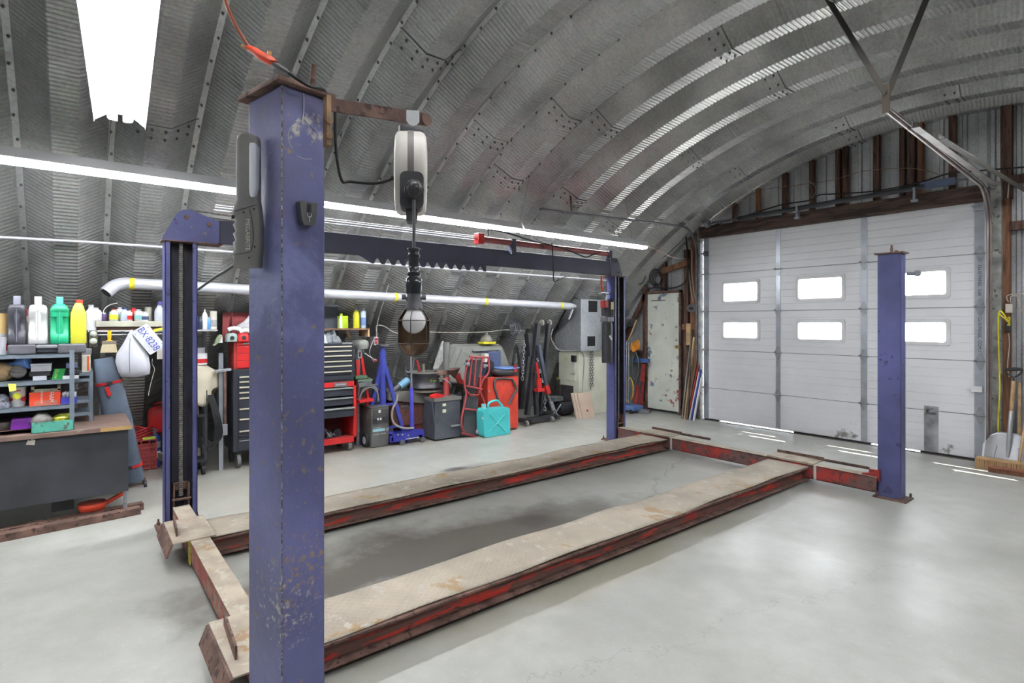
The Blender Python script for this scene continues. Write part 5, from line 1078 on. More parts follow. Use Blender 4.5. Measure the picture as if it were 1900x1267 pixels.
def decal(cy, cz, r, m, nm):
    mb = MB(); n = 20; vs = []
    for i in range(n):
        yy = cy+math.cos(2*PI*i/n)*r; zz = cz+math.sin(2*PI*i/n)*r; R_ = rb*(.9+.12*(zz-z3)/.145)+.004; dy = yy-by
        vs.append((-5.80+math.sqrt(max(1e-6, R_*R_-dy*dy)), yy, zz))
    mb.add(vs, [tuple(range(n))]); mb.build(nm, m, t, world=True)
decal(by-.004, z3+.085, .026, yellow, 'lemon_print'); decal(by+.036, z3+.06, .017, pm('fruit red', (196, 60, 70), .5), 'apple_print'); decal(by-.04, z3+.06, .015, pm('fruit red', (196, 60, 70), .5), 'apple_print')
mb = MB(); R_ = rb*.96; mb.box((-5.80+R_+.006, by-.02, z3+.121), (-5.80+R_+.008, by+.02, z3+.133)); mb.build('brand_strip', pm('dull red print', (170, 84, 92), .5), t, world=True)
mb = MB(); q = atx(22, 712, -5.685); mb.add([(-5.684, q.y-.022, 1.155), (-5.684, q.y+.024, 1.15), (-5.676, q.y+.026, 1.10), (-5.67, q.y-.012, 1.095)], [(0, 1, 2, 3)]); solo(mb, 'sticky_note', pm('yellow note', (222, 222, 92), .7), 'yellow sticky note hanging on the second shelf edge', 'note', solid=.001)
t = T_('filter_carton', 'orange red filter carton on the third shelf', 'box', 90, 750, -5.72)
ya, yb = atx(54, 735, -5.72).y, atx(112, 735, -5.72).y; zb = z3+.105
mb = MB(); mb.box((-5.9, ya, z3), (-5.72, yb, zb)); mb.build('carton_body', pm('orange red carton', (240, 78, 44), .5), t, world=True, bevel=.002)
mb = MB(); mb.box((-5.719, ya+.03, z3+.002), (-5.717, yb-.02, z3+.04)); mb.build('clear_tape', pm('dull tape', (200, 112, 92), .3), t, world=True)
text('print', 'FRAM', .042, white, t, basis((-5.7175, yb-.055, z3+.065), (0, 0, -1), (0, 1, 0)), .0006, sx=.8)
text('print', 'EXTRA GUARD', .018, white, t, basis((-5.7175, yb-.115, z3+.065), (0, 0, -1), (0, 1, 0)), .0006, sx=.8)

mb = MB(); mb.box((-5.92, ya+.01, zb+.001), (-5.725, yb-.0, zb+.008))
for s_ in (0, 1): mb.box((-5.92, [ya+.01, yb-.02][s_], zb+.008), (-5.725, [ya+.03, yb][s_], zb+.05))
mb.box((-5.735, ya+.01, zb+.008), (-5.725, yb, zb+.026)); mb.box((-5.92, ya+.01, zb+.008), (-5.91, yb, zb+.05)); solo(mb, 'wooden_tray', pm('weathered grey wood', (142, 136, 118), .8, 0, .2, 10), 'weathered wooden tray on top of the orange red carton', 'tray', bevel=.002)
t = T_('blue_carton', 'blue open carton of small jars at the right end of the third shelf', 'box', 128, 745, -5.72)
ya, yb = atx(113, 740, -5.72).y, atx(143, 740, -5.72).y
mb = MB(); mb.box((-5.88, ya, z3), (-5.72, yb, z3+.05)); mb.build('carton_body', pm('royal blue card', (66, 68, 176), .5), t, world=True)
for i in range(7): bottle('small_jar', 'small grey jar standing in the blue carton', 'jar', -5.75-.05*(i % 2), ya+.015+i*(yb-ya-.03)/6, z3+.051, .010, .045, lgrey, grey, 'can', None, 'small jars in the blue carton')
t = T_('tan_tin', 'dark tin with a tan rim at the left end of the bottom shelf', 'tin', 2, 785, -5.78)
y = atx(3, 785, -5.79).y; mb = MB(); mb.lathe((-5.8, y, dz+.04), [(.08, 0), (.084, .06), (.078, .062), (.075, .01)], 28); mb.build('tin_body', pm('dark tin', (70, 62, 56), .4, .3), t, world=True)
t = T_('purple_box', 'purple lidded box on the bottom shelf', 'box', 42, 787, -5.72)
ya, yb = atx(19, 780, -5.72).y, atx(62, 780, -5.72).y; pu_m = pm('purple plastic', (124, 50, 158), .35, 0, .05)
mb = MB(); mb.obox((-5.79, (ya+yb)/2, dz+.067), (.15, yb-ya, .062), taper=.93); mb.build('box_body', pu_m, t, world=True, bevel=.004)
mb = MB(); mb.obox((-5.79, (ya+yb)/2, dz+.108), (.145, (yb-ya)*.93, .02), taper=.96); mb.build('lid', pu_m, t, world=True, bevel=.004)
t = T_('teal_drawer', 'chipped teal green metal drawer full of packets on the desk edge', 'drawer', 97, 798, -5.64)  # chipped metal drawer set on the desk edge
ya, yb = atx(57, 790, -5.66).y, atx(137, 790, -5.66).y; tm = pm('chipped teal paint', (92, 178, 158), .5, 0, .1, 8, (92, 104, 92), .44, 22, .8, .1, 50)
mb = MB(); z0 = dz+.001; h = .085
for a_, c_ in (((-5.9, ya, z0), (-5.66, yb, z0+.004)), ((-5.664, ya, z0), (-5.66, yb, z0+h)), ((-5.9, ya, z0), (-5.896, yb, z0+h)), ((-5.9, ya, z0), (-5.66, ya+.004, z0+h)), ((-5.9, yb-.004, z0), (-5.66, yb, z0+h))): mb.box(a_, c_)
mb.build('drawer_body', tm, t, world=True)
mb = MB(); c = Vector((-5.74, (ya+yb)/2-.07, dz+.105)); mb.loft(c, [(-.02, .17, .14), (.01, .16, .12, .01, 0), (.04, .12, .06, -.03, 0)], 20, 3); solo(mb, 'plastic_packet', pm('grey packet', (110, 106, 102), .3, 0, .2, 20), 'dark clear packet lying across the teal drawer', 'packet')
mb = MB(); c = Vector((-5.76, yb-.075, dz+.10)); mb.loft(c, [(-.03, .12, .12), (.0, .13, .13), (.025, .08, .07, 0, .01)], 14, 2.5, sm=False); solo(mb, 'plastic_packet', pm('olive yellow packet', (190, 192, 70), .35, 0, .25, 30), 'crinkled olive yellow packet in the teal drawer', 'packet')

# ------------------------------------------------------------------ wall bench with bottles
bx = -6.52; bz = atx(250, 612, bx).z
wb = thing('wall_bench', 'dark narrow wall bench with a chrome edge, crowded with bottles', 'bench', (-6.75, .8, 0))
ya, yb = atx(163, 610, bx).y, atx(403, 610, bx).y
mb = MB(); mb.box((-7.1, ya, bz-.03), (bx, yb, bz)); mb.build('bench_top', pm('dark bench top', (78, 70, 68), .6), wb, world=True, bevel=.003)
mb = MB(); mb.cyl((bx+.012, ya, bz-.012), (bx+.012, yb, bz-.012), .011, n=12); mb.cyl((bx+.012, ya+.05, bz-.045), (bx+.012, yb-.3, bz-.04), .006, n=8); mb.build('chrome_rail', chrome, wb, world=True)
mb = MB(); mb.box((-7.1, ya-.02, 1.2), (bx-.02, ya+.0, bz-.03)); mb.build('end_board', pm('dark end board', (72, 64, 62), .8, 0, .15, 4), wb, world=True)
mb = MB()
for y in (ya+.03, yb-.03): mb.box((-7.1, y-.02, 0), (-7.06, y+.02, bz-.03)); mb.cut()
mb.build('bench_leg', steel_dk, wb, world=True)
cs = T_('louvre_strip', 'cream ribbed plastic strip lying along the wall bench under the bottles', 'strip', 250, 605, bx)
sy0, sy1 = atx(178, 600, bx-.03).y, atx(322, 600, bx-.03).y; st_m = pm('cream ribbed plastic', (196, 194, 178), .5)
mb = MB(); mb.box((-6.78, sy0, bz+.03), (bx-.03, sy1, bz+.085)); mb.build('strip_body', st_m, cs, world=True, bevel=.004)
mb = MB()
for i in range(52): y = sy0+.01+i*(sy1-sy0-.02)/51; mb.box((bx-.03, y, bz+.034), (bx-.026, y+.006, bz+.08)); mb.cut()
mb.build('rib', st_m, cs, world=True)
mb = MB(); mb.box((-6.78, sy0+.02, bz), (bx-.06, sy1-.02, bz+.029)); solo(mb, 'packing_board', pm('brown packing', (120, 96, 80), .8), 'brown board packed under the cream ribbed strip', 'board')
zs = bz+.086
BT = [(178, 570, .045, white, grey, 'bottle', None, 'white tin with a grey cap, leftmost on the cream strip'), (192, 580, .03, pm('violet can', (120, 96, 150), .5), white, 'can', None, 'small violet can with a bent white straw on the cream strip'),
      (211, 573, .036, pm('pale green bottle', (206, 220, 200), .4), red, 'bottle', tape_y, 'pale bottle with a red cap and yellow label on the cream strip'), (222, 570, .03, offwhite, lgrey, 'can', pm('mint label', (150, 206, 200), .5), 'white aerosol with a mint label beside the red capped bottle'),
      (231, 572, .034, pm('pale blue bottle', (196, 206, 226), .4), pm('blue cap', (70, 90, 190), .4), 'bottle', None, 'pale blue bottle with a blue cap on the cream strip'), (239, 576, .03, white, offwhite, 'can', red, 'white aerosol with a red slash label on the cream strip'),
      (248, 571, .03, red, red, 'can', None, 'red topped aerosol in the middle of the cream strip'), (257, 574, .034, offwhite, lgrey, 'can', pm('sea label', (130, 190, 186), .5), 'rounded white bottle with a sea green label on the cream strip'),
      (268, 578, .034, white, lgrey, 'can', pm('navy label', (70, 84, 120), .5), 'white bottle with a navy label on the cream strip'), (275, 570, .03, pm('glass can', (186, 186, 172), .3), pm('cream lid', (206, 204, 170), .5), 'tin', None, 'glass jar with a cream lid behind the white bottles')]
for i, (u, vt, r, c_, cp, k, bd, lb) in enumerate(BT):
    x = bx-.08-(.1 if i in (1, 3, 6, 9) else 0); y = atx(u, 590, x).y; h = atx(u, vt, x).z-zs
    bottle('supply_bottle' if k != 'can' else 'spray_can', lb, 'bottle' if k != 'can' else 'can', x, y, zs, r, max(.08, h), c_, cp, k, bd, 'bottles on the cream strip')
x = bx-.1; bottle('spray_bottle', 'clear spray bottle with a blue and white trigger beside the lift post', 'bottle', x, atx(296, 590, x).y, zs, .045, atx(296, 560, x).z-zs, pm('clear grey plastic', (190, 196, 204), .2), pm('blue trigger', (110, 110, 196), .4), 'spray')
mb = MB(); p = atx(191, 588, bx-.16); mb.tube([p, atx(193, 575, bx-.16), atx(203, 566, bx-.16), atx(218, 562, bx-.16)], .004, 6, 4); solo(mb, 'bent_tube', white, 'thin white bent tube standing among the bottles', 'tube')
BT2 = [(372, 588, .02, pm('dark small bottle', (60, 66, 84), .3), grey, 'bottle', None, 'small dark bottle right of the far left post'), (380, 573, .028, white, offwhite, 'squirt', None, 'white squeeze bottle on the right part of the wall bench'), (387, 588, .024, pm('sky blue can', (90, 150, 206), .4), lgrey, 'can', None, 'sky blue can on the right part of the wall bench'), (396, 577, .034, offwhite, grey, 'tin', pm('grey label', (150, 150, 150), .5), 'white tin with a grey label on the wall bench near the red chest'), (364, 583, .02, pm('deep blue can', (60, 80, 150), .4), white, 'can', None, 'deep blue can half hidden by the far left post')]
for u, vt, r, c_, cp, k, bd, lb in BT2:
    x = bx-.09; y = atx(u, 600, x).y; bottle('supply_bottle' if k != 'can' else 'spray_can', lb, 'bottle' if k != 'can' else 'can', x, y, bz, r, atx(u, vt, x).z-bz, c_, cp, k, bd, 'bottles near the red chest')
# hanging things
hx = bx+.03
t = T_('paint_brush', 'wide paint brush with a yellow handle hanging from the wall bench', 'brush', 201, 652, hx)
c = atx(203, 613, hx); mb = MB(); H_ = c.z-atx(201, 654, hx).z
mb.prism([(-.014, 0), (.014, 0), (.016, -H_*.25), (.012, -H_*.42), (.03, -H_*.48), (-.03, -H_*.48), (-.012, -H_*.42), (-.016, -H_*.25)], c, (0, 1, 0), (0, 0, 1), (-.016, 0, 0)); mb.build('handle', pm('amber handle', (236, 172, 40), .35), t, world=True, bevel=.003)
mb = MB(); mb.box((hx-.018, c.y-.058, c.z-H_*.62), (hx+.002, c.y+.055, c.z-H_*.48)); mb.build('ferrule', pm('dull ferrule', (150, 140, 130), .4, .6), t, world=True, bevel=.002)
mb = MB(); mb.prism([(-.055, -H_*.62), (.052, -H_*.62), (.062, -H_), (-.07, -H_)], c, (0, 1, 0), (0, 0, 1), (-.018, 0, 0)); mb.build('bristles', pm('stiff pale bristles', (196, 182, 150), .9, 0, .2, 30, stretch=(30, 30, 1)), t, world=True)
t = T_('bulb_pack', 'hanging blister pack with two round clear bulbs', 'packet', 173, 643, hx)
ya, yb = atx(165, 630, hx).y, atx(181, 630, hx).y; za, zb_ = atx(173, 614, hx).z, atx(173, 643, hx).z
mb = MB(); mb.box((hx-.006, ya, zb_), (hx, yb, za)); mb.build('backing_card', pm('olive card', (92, 90, 76), .6), t, world=True)
mb = MB(); mb.ball((hx+.008, (ya+yb)/2, zb_+.05), .032, 14); mb.cut(); mb.ball((hx+.008, (ya+yb)/2, zb_+.12), .028, 14); mb.build('bulb', pm('clear bulb grey', (190, 194, 180), .15), t, world=True)
t = T_('lamp_shade', 'large white triangular cloth shade hanging below the wall bench', 'shade', 258, 698, hx)
out = [(243, 612), (240, 616), (228, 638), (216, 656), (214, 672), (219, 690), (224, 699), (250, 700), (278, 694), (279, 680), (276, 660), (262, 640), (250, 620), (246, 612)]
pts = [atx(u, v, hx+.03) for u, v in out]; cen = sum(pts, Vector())/len(pts)
mb = MB(); n = len(pts); rings = []
for k, bul in ((1., 0), (.96, .03), (.75, .06), (.4, .085), (.05, .09)): rings += [cen+(p-cen)*k+Vector((bul, 0, 0)) for p in pts]
mb.add(rings, [(r_*n+i, r_*n+(i+1)%n, (r_+1)*n+(i+1)%n, (r_+1)*n+i) for r_ in range(4) for i in range(n)]+[tuple(range(4*n, 5*n))], True); mb.build('cloth', pm('white cloth', (206, 208, 218), .8, 0, .06, 6), t, world=True)
mb = MB(); mb.tube([atx(243, 614, hx+.05), atx(240, 650, hx+.13), atx(241, 693, hx+.10)], .003, 6, 4); mb.build('piping', grey, t, world=True)
mb = MB(); mb.tube([atx(283, 665, hx), atx(282, 675, hx), atx(287, 685, hx), atx(283, 700, hx), atx(279, 715, hx), atx(275, 734, hx)], .003, 6, 4); solo(mb, 'thin_cord', pm('pale string', (190, 186, 176), .7), 'thin pale string hanging right of the white shade', 'cord')
t = T_('licence_plate', 'white licence plate with blue characters hanging askew on the white shade', 'licence plate', 275, 645, hx+.06)
cor = [atx(u, v, hx+.11) for u, v in ((246, 616), (270, 600), (303, 640), (283, 660))]
cp_ = sum(cor, Vector())/4; ux_ = (cor[2]-cor[1]).normalized(); L_ = ((cor[2]-cor[1]).length+(cor[3]-cor[0]).length)/2; nrm = Vector((1, 0, 0)); uy_ = nrm.cross(ux_); W_ = .155
plate_o = rr(L_, W_, .015, 3)
mb = MB(); mb.prism(plate_o, cp_, ux_, uy_, nrm*.002); mb.build('plate', pm('plate white', (206, 208, 214), .35), t, world=True)
text('characters', 'BX\u00b78238', .088, pm('plate blue', (70, 84, 178), .5), t, basis(cp_+nrm*.003, ux_, uy_), .0006, sx=.82)
mb = MB()
for sx_ in (-.36, .36):
    for sy_ in (-.4, .4): mb.obox(cp_+ux_*L_*sx_+uy_*W_*sy_+nrm*.002, (.002, .012, .004)); mb.cut()
mb.build('slot', black, t, world=True)
t = T_('tag', 'yellow tag on the wall bench beside the far left post', 'tag', 296, 612, hx); mb = MB(); c = atx(296, 611, hx); mb.obox(c, (.003, .1, .025), (.25, 0, 0)); mb.build('tag_body', tape_y, t, world=True)
mb = MB(); c = atx(300, 655, hx-.02); mb.box((c.x, c.y-.04, c.z-.06), (c.x+.003, c.y+.06, c.z+.06)); solo(mb, 'hanging_card', offwhite, 'pale card hanging beside the far left post under the yellow tag', 'card')
# rolled canopy bag
t = thing('canopy_bag', 'tall blue grey wheeled bag with red straps leaning behind the desk', 'bag', (-6.6, .35, 0))
cg = pm('blue grey canvas', (88, 100, 116), .8, 0, .12, 4); top_ = atx(192, 664, -6.56); bot = Vector((-6.6, atx(245, 870, -6.6).y, .05))
mb = MB(); ax3 = (top_-bot); 
for_ = []
secs = [(0, .19, .16), (.03, .21, .19), (ax3.length*.5, .23, .2), (ax3.length*.82, .2, .18), (ax3.length*.94, .17, .12, 0, 0), (ax3.length, .15, .05, 0, 0)]
zz = ax3.normalized(); xx = Vector((0, 1, 0)); xx = (xx-zz*xx.dot(zz)).normalized(); yy_ = zz.cross(xx); Mx = Matrix((xx, yy_, zz)).transposed()
mb.loft(bot, secs, 28, 4, xf=Mx); mb.build('bag_body', cg, t, world=True)
for f in (.12, .80):
    mb = MB(); w_ = .235 if f < .5 else .215; mb.loft(bot+zz*(ax3.length*f), [(0, w_, .205 if f < .5 else .19), (.025, w_, .205 if f < .5 else .19)], 28, 4, xf=Mx); st_ = mb.build('strap', red, t, world=True)
    mb = MB(); c = bot+zz*(ax3.length*f+.012)-yy_*.1+xx*(.03); c = bot+zz*(ax3.length*f+.012)+Vector((.105, 0, .0)); mb.obox(c, (.02, .045, .03)); mb.build('buckle', black, st_, world=True)
mb = MB(); mb.obox(bot+zz*(ax3.length*.77)+Vector((.11, -.02, -.03)), (.008, .03, .09), (.3, 0, 0)); mb.build('strap_tail', red, t, world=True)
mb = MB(); mb.cyl((-6.5, bot.y+.09, .03), (-6.5, bot.y+.115, .03), .03, n=16); mb.cut(); mb.cyl((-6.64, bot.y+.09, .03), (-6.64, bot.y+.115, .03), .03, n=16); mb.build('wheel', black, t, world=True)
# crate, extinguisher, petrol can
t = thing('milk_crate', 'faded red plastic crate of cables beside the blue fire extinguisher', 'crate', (-7.1, .6, 0))
c = fl(269, 873); cr = pm('faded red plastic', (176, 74, 74), .6, 0, .1); s_ = .13
mb = MB(); hh = .33
for i in range(8):
    z = .012+i*(hh-.02)/7; mb.box((c.x-.28, c.y-.11, z), (c.x, c.y+.11, z+.012))
for yy2 in (-.11, -.04, .035, .1): mb.box((c.x-.004, c.y+yy2, 0), (c.x+.003, c.y+yy2+.012, hh)); mb.box((c.x-.284, c.y+yy2, 0), (c.x-.276, c.y+yy2+.012, hh))
mb.box((c.x-.27, c.y-.10, .01), (c.x-.012, c.y+.10, hh-.04)); mb.build('crate_body', cr, t, world=True)
mb = MB()
for k in range(4): mb.tube([(c.x-.14+math.cos(a)*.11, c.y+math.sin(a)*.10-.02, hh+.02+.03*k+.02*math.sin(a*2)) for a in [2*PI*i/16 for i in range(16)]], .011, 6, 2, True)
solo(mb, 'coiled_cable', pm('red cable', (196, 50, 56), .4), 'coiled red cable heaped in the faded red crate', 'cable')
mb = MB(); mb.cyl((c.x-.02, c.y-.02, hh+.01), (c.x-.02, c.y+.1, hh+.015), .02, n=12); solo(mb, 'lime_roll', pm('lime plastic', (190, 214, 70), .4), 'lime green roll on the faded red crate', 'roll')
t = thing('fire_extinguisher', 'small blue fire extinguisher with white labels standing on the floor', 'fire extinguisher', fl(287, 866))
e = fl(287, 866); mb = MB(); mb.lathe(e, [(.05, 0), (.055, .01), (.055, .30), (.05, .335), (.03, .36), (.02, .37)], 24); mb.build('cylinder', pm('blue cylinder', (62, 96, 190), .35), t, world=True)
mb = MB()
for z0_ in (.11, .22): mb.lathe(e, [(.0565, z0_), (.0565, z0_+.07)], 24); mb.cut()
mb.build('label', white, t, world=True)
mb = MB(); mb.cyl(e+Vector((0, 0, .37)), e+Vector((0, 0, .41)), .018, n=12); mb.beam(e+Vector((0, -.05, .40)), e+Vector((0, .03, .41)), .016, .012); mb.beam(e+Vector((0, -.05, .44)), e+Vector((0, .03, .415)), .016, .01); mb.build('valve', steel, t, world=True)
def jerry(name, label, c, w_, d_, h, col, cap_m):
    t = thing(name, label, 'fuel can', c, PI/2); mb = MB(); mb.loft((0, 0, 0), [(0, w_*.94, d_*.94), (.01, w_, d_), (h*.72, w_, d_), (h*.86, w_*.8, d_*.8), (h*.9, w_*.6, d_*.6)], 24, 4); mb.build('can_body', col, t)
    mb = MB(); mb.tube([(-w_*.3, 0, h*.82), (-w_*.2, 0, h*.98), (w_*.15, 0, h*.98), (w_*.28, 0, h*.84)], .014, 8, 4); mb.build('handle', col, t); mb = MB(); mb.cyl((-w_*.32, 0, h*.82), (-w_*.38, 0, h*.97), .025, n=14); mb.build('cap', cap_m, t); return t
jerry('petrol_can', 'red plastic petrol can behind the blue fire extinguisher', fl(303, 857)+Vector((-.1, 0.02, 0)), .26, .2, .42, pm('rusty red plastic', (178, 70, 52), .5), yellow)
q = atx(296, 790, -7.6); jerry('petrol_can', 'bright red petrol can standing higher behind the rusty red one', (-7.55, q.y, .36), .24, .18, .33, red, black)
mb = MB(); mb.box((-7.7, q.y-.2, 0), (-7.4, q.y+.25, .355)); solo(mb, 'floor_crate', blackm, 'dark box on the floor carrying the bright red petrol can', 'box')
# trolley with canvas behind the far left post
t = thing('tool_trolley', 'low black trolley with hoses behind the far left lift post', 'trolley', (-6.75, .95, 0))
c = fl(372, 880); y0_, y1_ = atx(316, 800, -6.7).y, 1.12
mb = MB()
for z in (.14, .62): mb.box((-6.98, y0_, z), (-6.62, y1_, z+.03)); mb.cut()
mb.build('deck', blackm, t, world=True)
mb = MB()
for x in (-6.96, -6.64):
    for y in (y0_+.02, y1_-.02): mb.box((x-.015, y-.015, .12), (x+.015, y+.015, .90)); mb.cut()
mb.build('post', blackm, t, world=True)
mb = MB()
for x in (-6.94, -6.66):
    for y in (y0_+.04, y1_-.04): mb.cyl((x, y-.015, .05), (x, y+.015, .05), .05, n=18); mb.cut()
mb.build('castor', rubber, t, world=True)
mb = MB(); mb.box((-6.95, y0_+.1, .65), (-6.66, y1_-.08, .78)); mb.cut(); mb.obox((-6.8, .88, .22), (.28, .3, .08), (.1, 0, .3)); mb.build('carried_box', pm('dusty brown carton', (120, 108, 96), .8), t, world=True)
cv = thing('canvas_cover', 'beige canvas cover draped over the trolley behind the far left post', 'cover', (-6.8, .9, .8))
random.seed(5)
def canv(u, v):
    q = 2*PI*u; f = min(1, v*1.3); r_ = .19*(1+.1*math.sin(q*5)*v+.06*math.sin(q*9+1)*v)
    return (-6.79+math.cos(q)*r_*min(1, f*1.6)*.95, 1.0+math.sin(q)*r_*min(1, f*1.6)*1.18, 1.17-(max(0, v-.25)/.75)*(.33+.09*math.sin(q*3+.6))-.02*v)
mb = MB(); mb.grid(canv, 48, 16); mb.build('canvas', pm('beige canvas', (188, 180, 160), .85, 0, .06, 6), cv, world=True, solid=.004)
for k, (u, v0, lb, m, bd) in enumerate(((368, 696, 'white and red labelled can on top of the beige canvas', white, red), (364, 690, 'pale can with a lilac label on top of the beige canvas', lgrey, pm('lilac label', (160, 140, 200), .5)))):
    x = -6.76-.07*k; y = atx(u+3, 690, x).y; bottle('paint_can', lb, 'can', x, y, 1.17+.0*k, .07, .12 + .06*k, m, None, 'tin', bd)
mb = MB()
for k in range(5): mb.tube([(-6.6-.01*k, 1.12+.012*k, .85), (-6.58, 1.17+.015*k, .6), (-6.6, 1.19+.015*k, .4), (-6.62, 1.13+.01*k, .25+.02*k), (-6.66, 1.06, .4)], .009, 6, 5); mb.cut()
hz_ = thing('air_hoses', 'bundle of dark hoses hanging off the black trolley', 'hose', (-6.6, 1.15, .2)); mb.build('hose', rubber, hz_, world=True)
mb = MB(); y = atx(410, 700, -6.72).y; mb.box((-6.76, y-.02, 0), (-6.72, y+.022, atx(410, 655, -6.72).z)); solo(mb, 'square_tube', pm('aluminium tube', (176, 182, 190), .35, .7), 'upright aluminium square tube left of the black roller chest', 'tube')
t = thing('bar_clamp', 'long bar clamp standing against the side of the black roller chest', 'clamp', (-6.7, 1.22, .3))
y = atx(418, 700, -6.68).y; mb = MB(); mb.beam((-6.69, y, .42), (-6.69, y, 1.12), .025, .01, up=(1, 0, 0)); mb.build('bar', rust, t, world=True)
mb = MB(); mb.obox((-6.69, y-.02, 1.1), (.03, .16, .03), (.1, 0, 0)); mb.cut(); mb.obox((-6.68, y-.01, .45), (.04, .06, .12)); mb.build('jaw', steel, t, world=True, bevel=.004)
# ------------------------------------------------------------------ roller chests
chest_m = pm('black chest enamel', (50, 53, 62), .4, .05, .08, 4)
def castor(mb, x, y, r=.055): mb.cyl((x, y-.018, r), (x, y+.018, r), r, n=20)
CXF = -6.66
c1 = thing('roller_chest', 'tall black roller tool chest with cream drawer pulls behind the near lift post', 'tool chest', (-6.9, 1.65, 0))
ya, yb = atx(433, 760, CXF).y, 2.02; zt_ = atx(445, 686, CXF).z; zb_ = atx(445, 838, CXF).z
mb = MB(); mb.box((-7.12, ya, zb_), (CXF-.012, yb, zt_)); mb.build('body', chest_m, c1, world=True, bevel=.004)
rows = [(v) for v in (699, 708, 718, 728, 738, 758, 777, 799)]
zs_ = [atx(461, v, CXF).z for v in rows]; edges = [zt_-.02]+zs_[1:]+[zb_+.10]
for i, z in enumerate(zs_):
    top_z = z+.014; bot_z = (zs_[i+1]+.018) if i+1 < len(zs_) else zb_+.16
    mb = MB(); mb.box((CXF-.012, ya+.055, bot_z), (CXF, yb-.02, top_z)); d = mb.build('drawer', chest_m, c1, world=True, bevel=.002)
    mb = MB(); mb.box((CXF, ya+.06, z-.008), (CXF+.014, yb-.03, z+.008)); mb.build('drawer_pull', handle_m, d, world=True, bevel=.003)
mb = MB(); mb.box((CXF-.012, ya+.05, zb_+.02), (CXF, yb-.02, zb_+.145)); d = mb.build('base_panel', chest_m, c1, world=True); mb = MB(); mb.box((CXF, ya+.06, zb_+.115), (CXF+.004, yb-.03, zb_+.121)); mb.build('trim_strip', lgrey, d, world=True)
mb = MB()
for x in (-6.72, -7.05):
    for y in (ya+.06, yb-.06): mb.cyl((x, y-.018, .075), (x, y+.018, .075), .075, n=22); mb.cyl((x, y-.02, .075), (x, y+.02, .075), .03, n=12); mb.cut()
mb.build('castor', pm('grey castor rubber', (92, 92, 92), .6), c1, world=True)
mb = MB()
for x in (-6.74, -7.05):
    for y in (ya+.06, yb-.06): mb.box((x-.02, y-.03, .09), (x+.02, y+.03, zb_)); mb.cut()
mb.build('castor_fork', blackm, c1, world=True)
c2 = thing('top_chest', 'red three-drawer top chest with its lid open on the tall black roller chest', 'tool chest', (-6.85, 1.6, zt_))
XR = -6.72; ya2 = atx(434, 660, XR).y; zr0, zr1 = zt_+.002, atx(450, 634, XR).z
mb = MB(); mb.box((-7.0, ya2-.0, zr0), (XR-.01, 1.98, zr1)); mb.build('body', red_dk, c2, world=True, bevel=.004)
for i in range(3):
    a_ = zr0+.012+(zr1-zr0-.06)*i/3; b2 = zr0+.008+(zr1-zr0-.06)*(i+1)/3; mb = MB(); mb.box((XR-.01, ya2+.03, a_), (XR, 1.96, b2)); d = mb.build('drawer', red, c2, world=True, bevel=.003)
mb = MB(); mb.box((XR-.01, ya2+.03, zr1-.04), (XR, 1.96, zr1-.002)); d = mb.build('front_flap', red, c2, world=True, bevel=.003); mb = MB(); mb.box((XR, ya2+.09, zr1-.03), (XR+.006, ya2+.20, zr1-.014)); mb.build('maker_badge', chrome, d, world=True)
mb = MB(); zl = atx(450, 580, -7.05).z; mb.box((-7.03, ya2-.06, zr1), (-7.0, 1.98, zl)); mb.prism([(-.30, 0), (0, 0), (0, zl-zr1), (-.03, zl-zr1)], (-6.72, ya2-.02, zr1), (1, 0, 0), (0, 0, 1), (0, .006, 0)); mb.build('lid', pm('dark red lid', (140, 60, 62), .5), c2, world=True)
# things on the red chest
random.seed(11)
def cloth_heap(name, label, cat, c, sx, sy, sz, m, seed=1):
    random.seed(seed); ph = [random.uniform(0, 6) for _ in range(8)]
    def f(u, v):
        q = 2*PI*u; r_ = v**.7; w_ = 1+.16*math.sin(q*3+ph[0])+.1*math.sin(q*7+ph[1])
        return (c[0]+math.cos(q)*sx*r_*w_, c[1]+math.sin(q)*sy*r_*w_, c[2]+sz*(1-v**2.2)*(1+.25*math.sin(q*4+ph[2]+v*6)+.15*math.sin(q*9+ph[3])))
    mb = MB(); mb.grid(f, 36, 12); mb.sm = True; return solo(mb, name, m, label, cat, solid=.002)
cloth_heap('rag', 'pale crumpled cloth lying in the open red top chest', 'cloth', (-6.86, ya2+.3, zr1+.14), .12, .22, .14, pm('pale cloth', (196, 196, 200), .9, 0, .08, 10), 2)
for (u, v, m, lb) in ((430, 628, pm('sage tool', (150, 170, 166), .4), 'sage green tape measure on the red top chest'), (452, 628, red, 'bright red tape measure on the red top chest')):
    q = atx(u, v, XR+.02); t = thing('tape_measure', lb, 'tape measure', q-Vector((0, 0, .05)))
    mb = MB(); mb.loft((q.x-.03, q.y, zr1+.004), [(0, .09, .12), (.06, .10, .13), (.085, .08, .1), (.095, .05, .06)], 20, 2.6); mb.build('case', m, t, world=True); mb = MB(); mb.cyl((q.x+.018, q.y, zr1+.045), (q.x+.024, q.y, zr1+.045), .022, n=16); mb.build('hub', black, t, world=True)
for (u, v, lb) in ((434, 612, 'white spray nozzle bottle lying in front of the pale cloth'), (455, 616, 'white rolled cord lying beside the pale cloth')):
    q = atx(u, v, XR-.02); mb = MB(); mb.tube([q+Vector((0, -.06, 0)), q+Vector((0, 0, .02)), q+Vector((0, .07, 0))], .025, 10, 4); solo(mb, 'white_hose_end', white, lb, 'hose fitting')
mb = MB(); mb.tube([atx(u, v, XR+.06) for u, v in ((398, 640), (403, 628), (410, 622), (404, 634), (396, 641))], .014, 8, 4); solo(mb, 'wire_brush', pm('lime grey handle', (150, 160, 130), .5), 'grey and lime wire brush hanging left of the red top chest', 'brush')
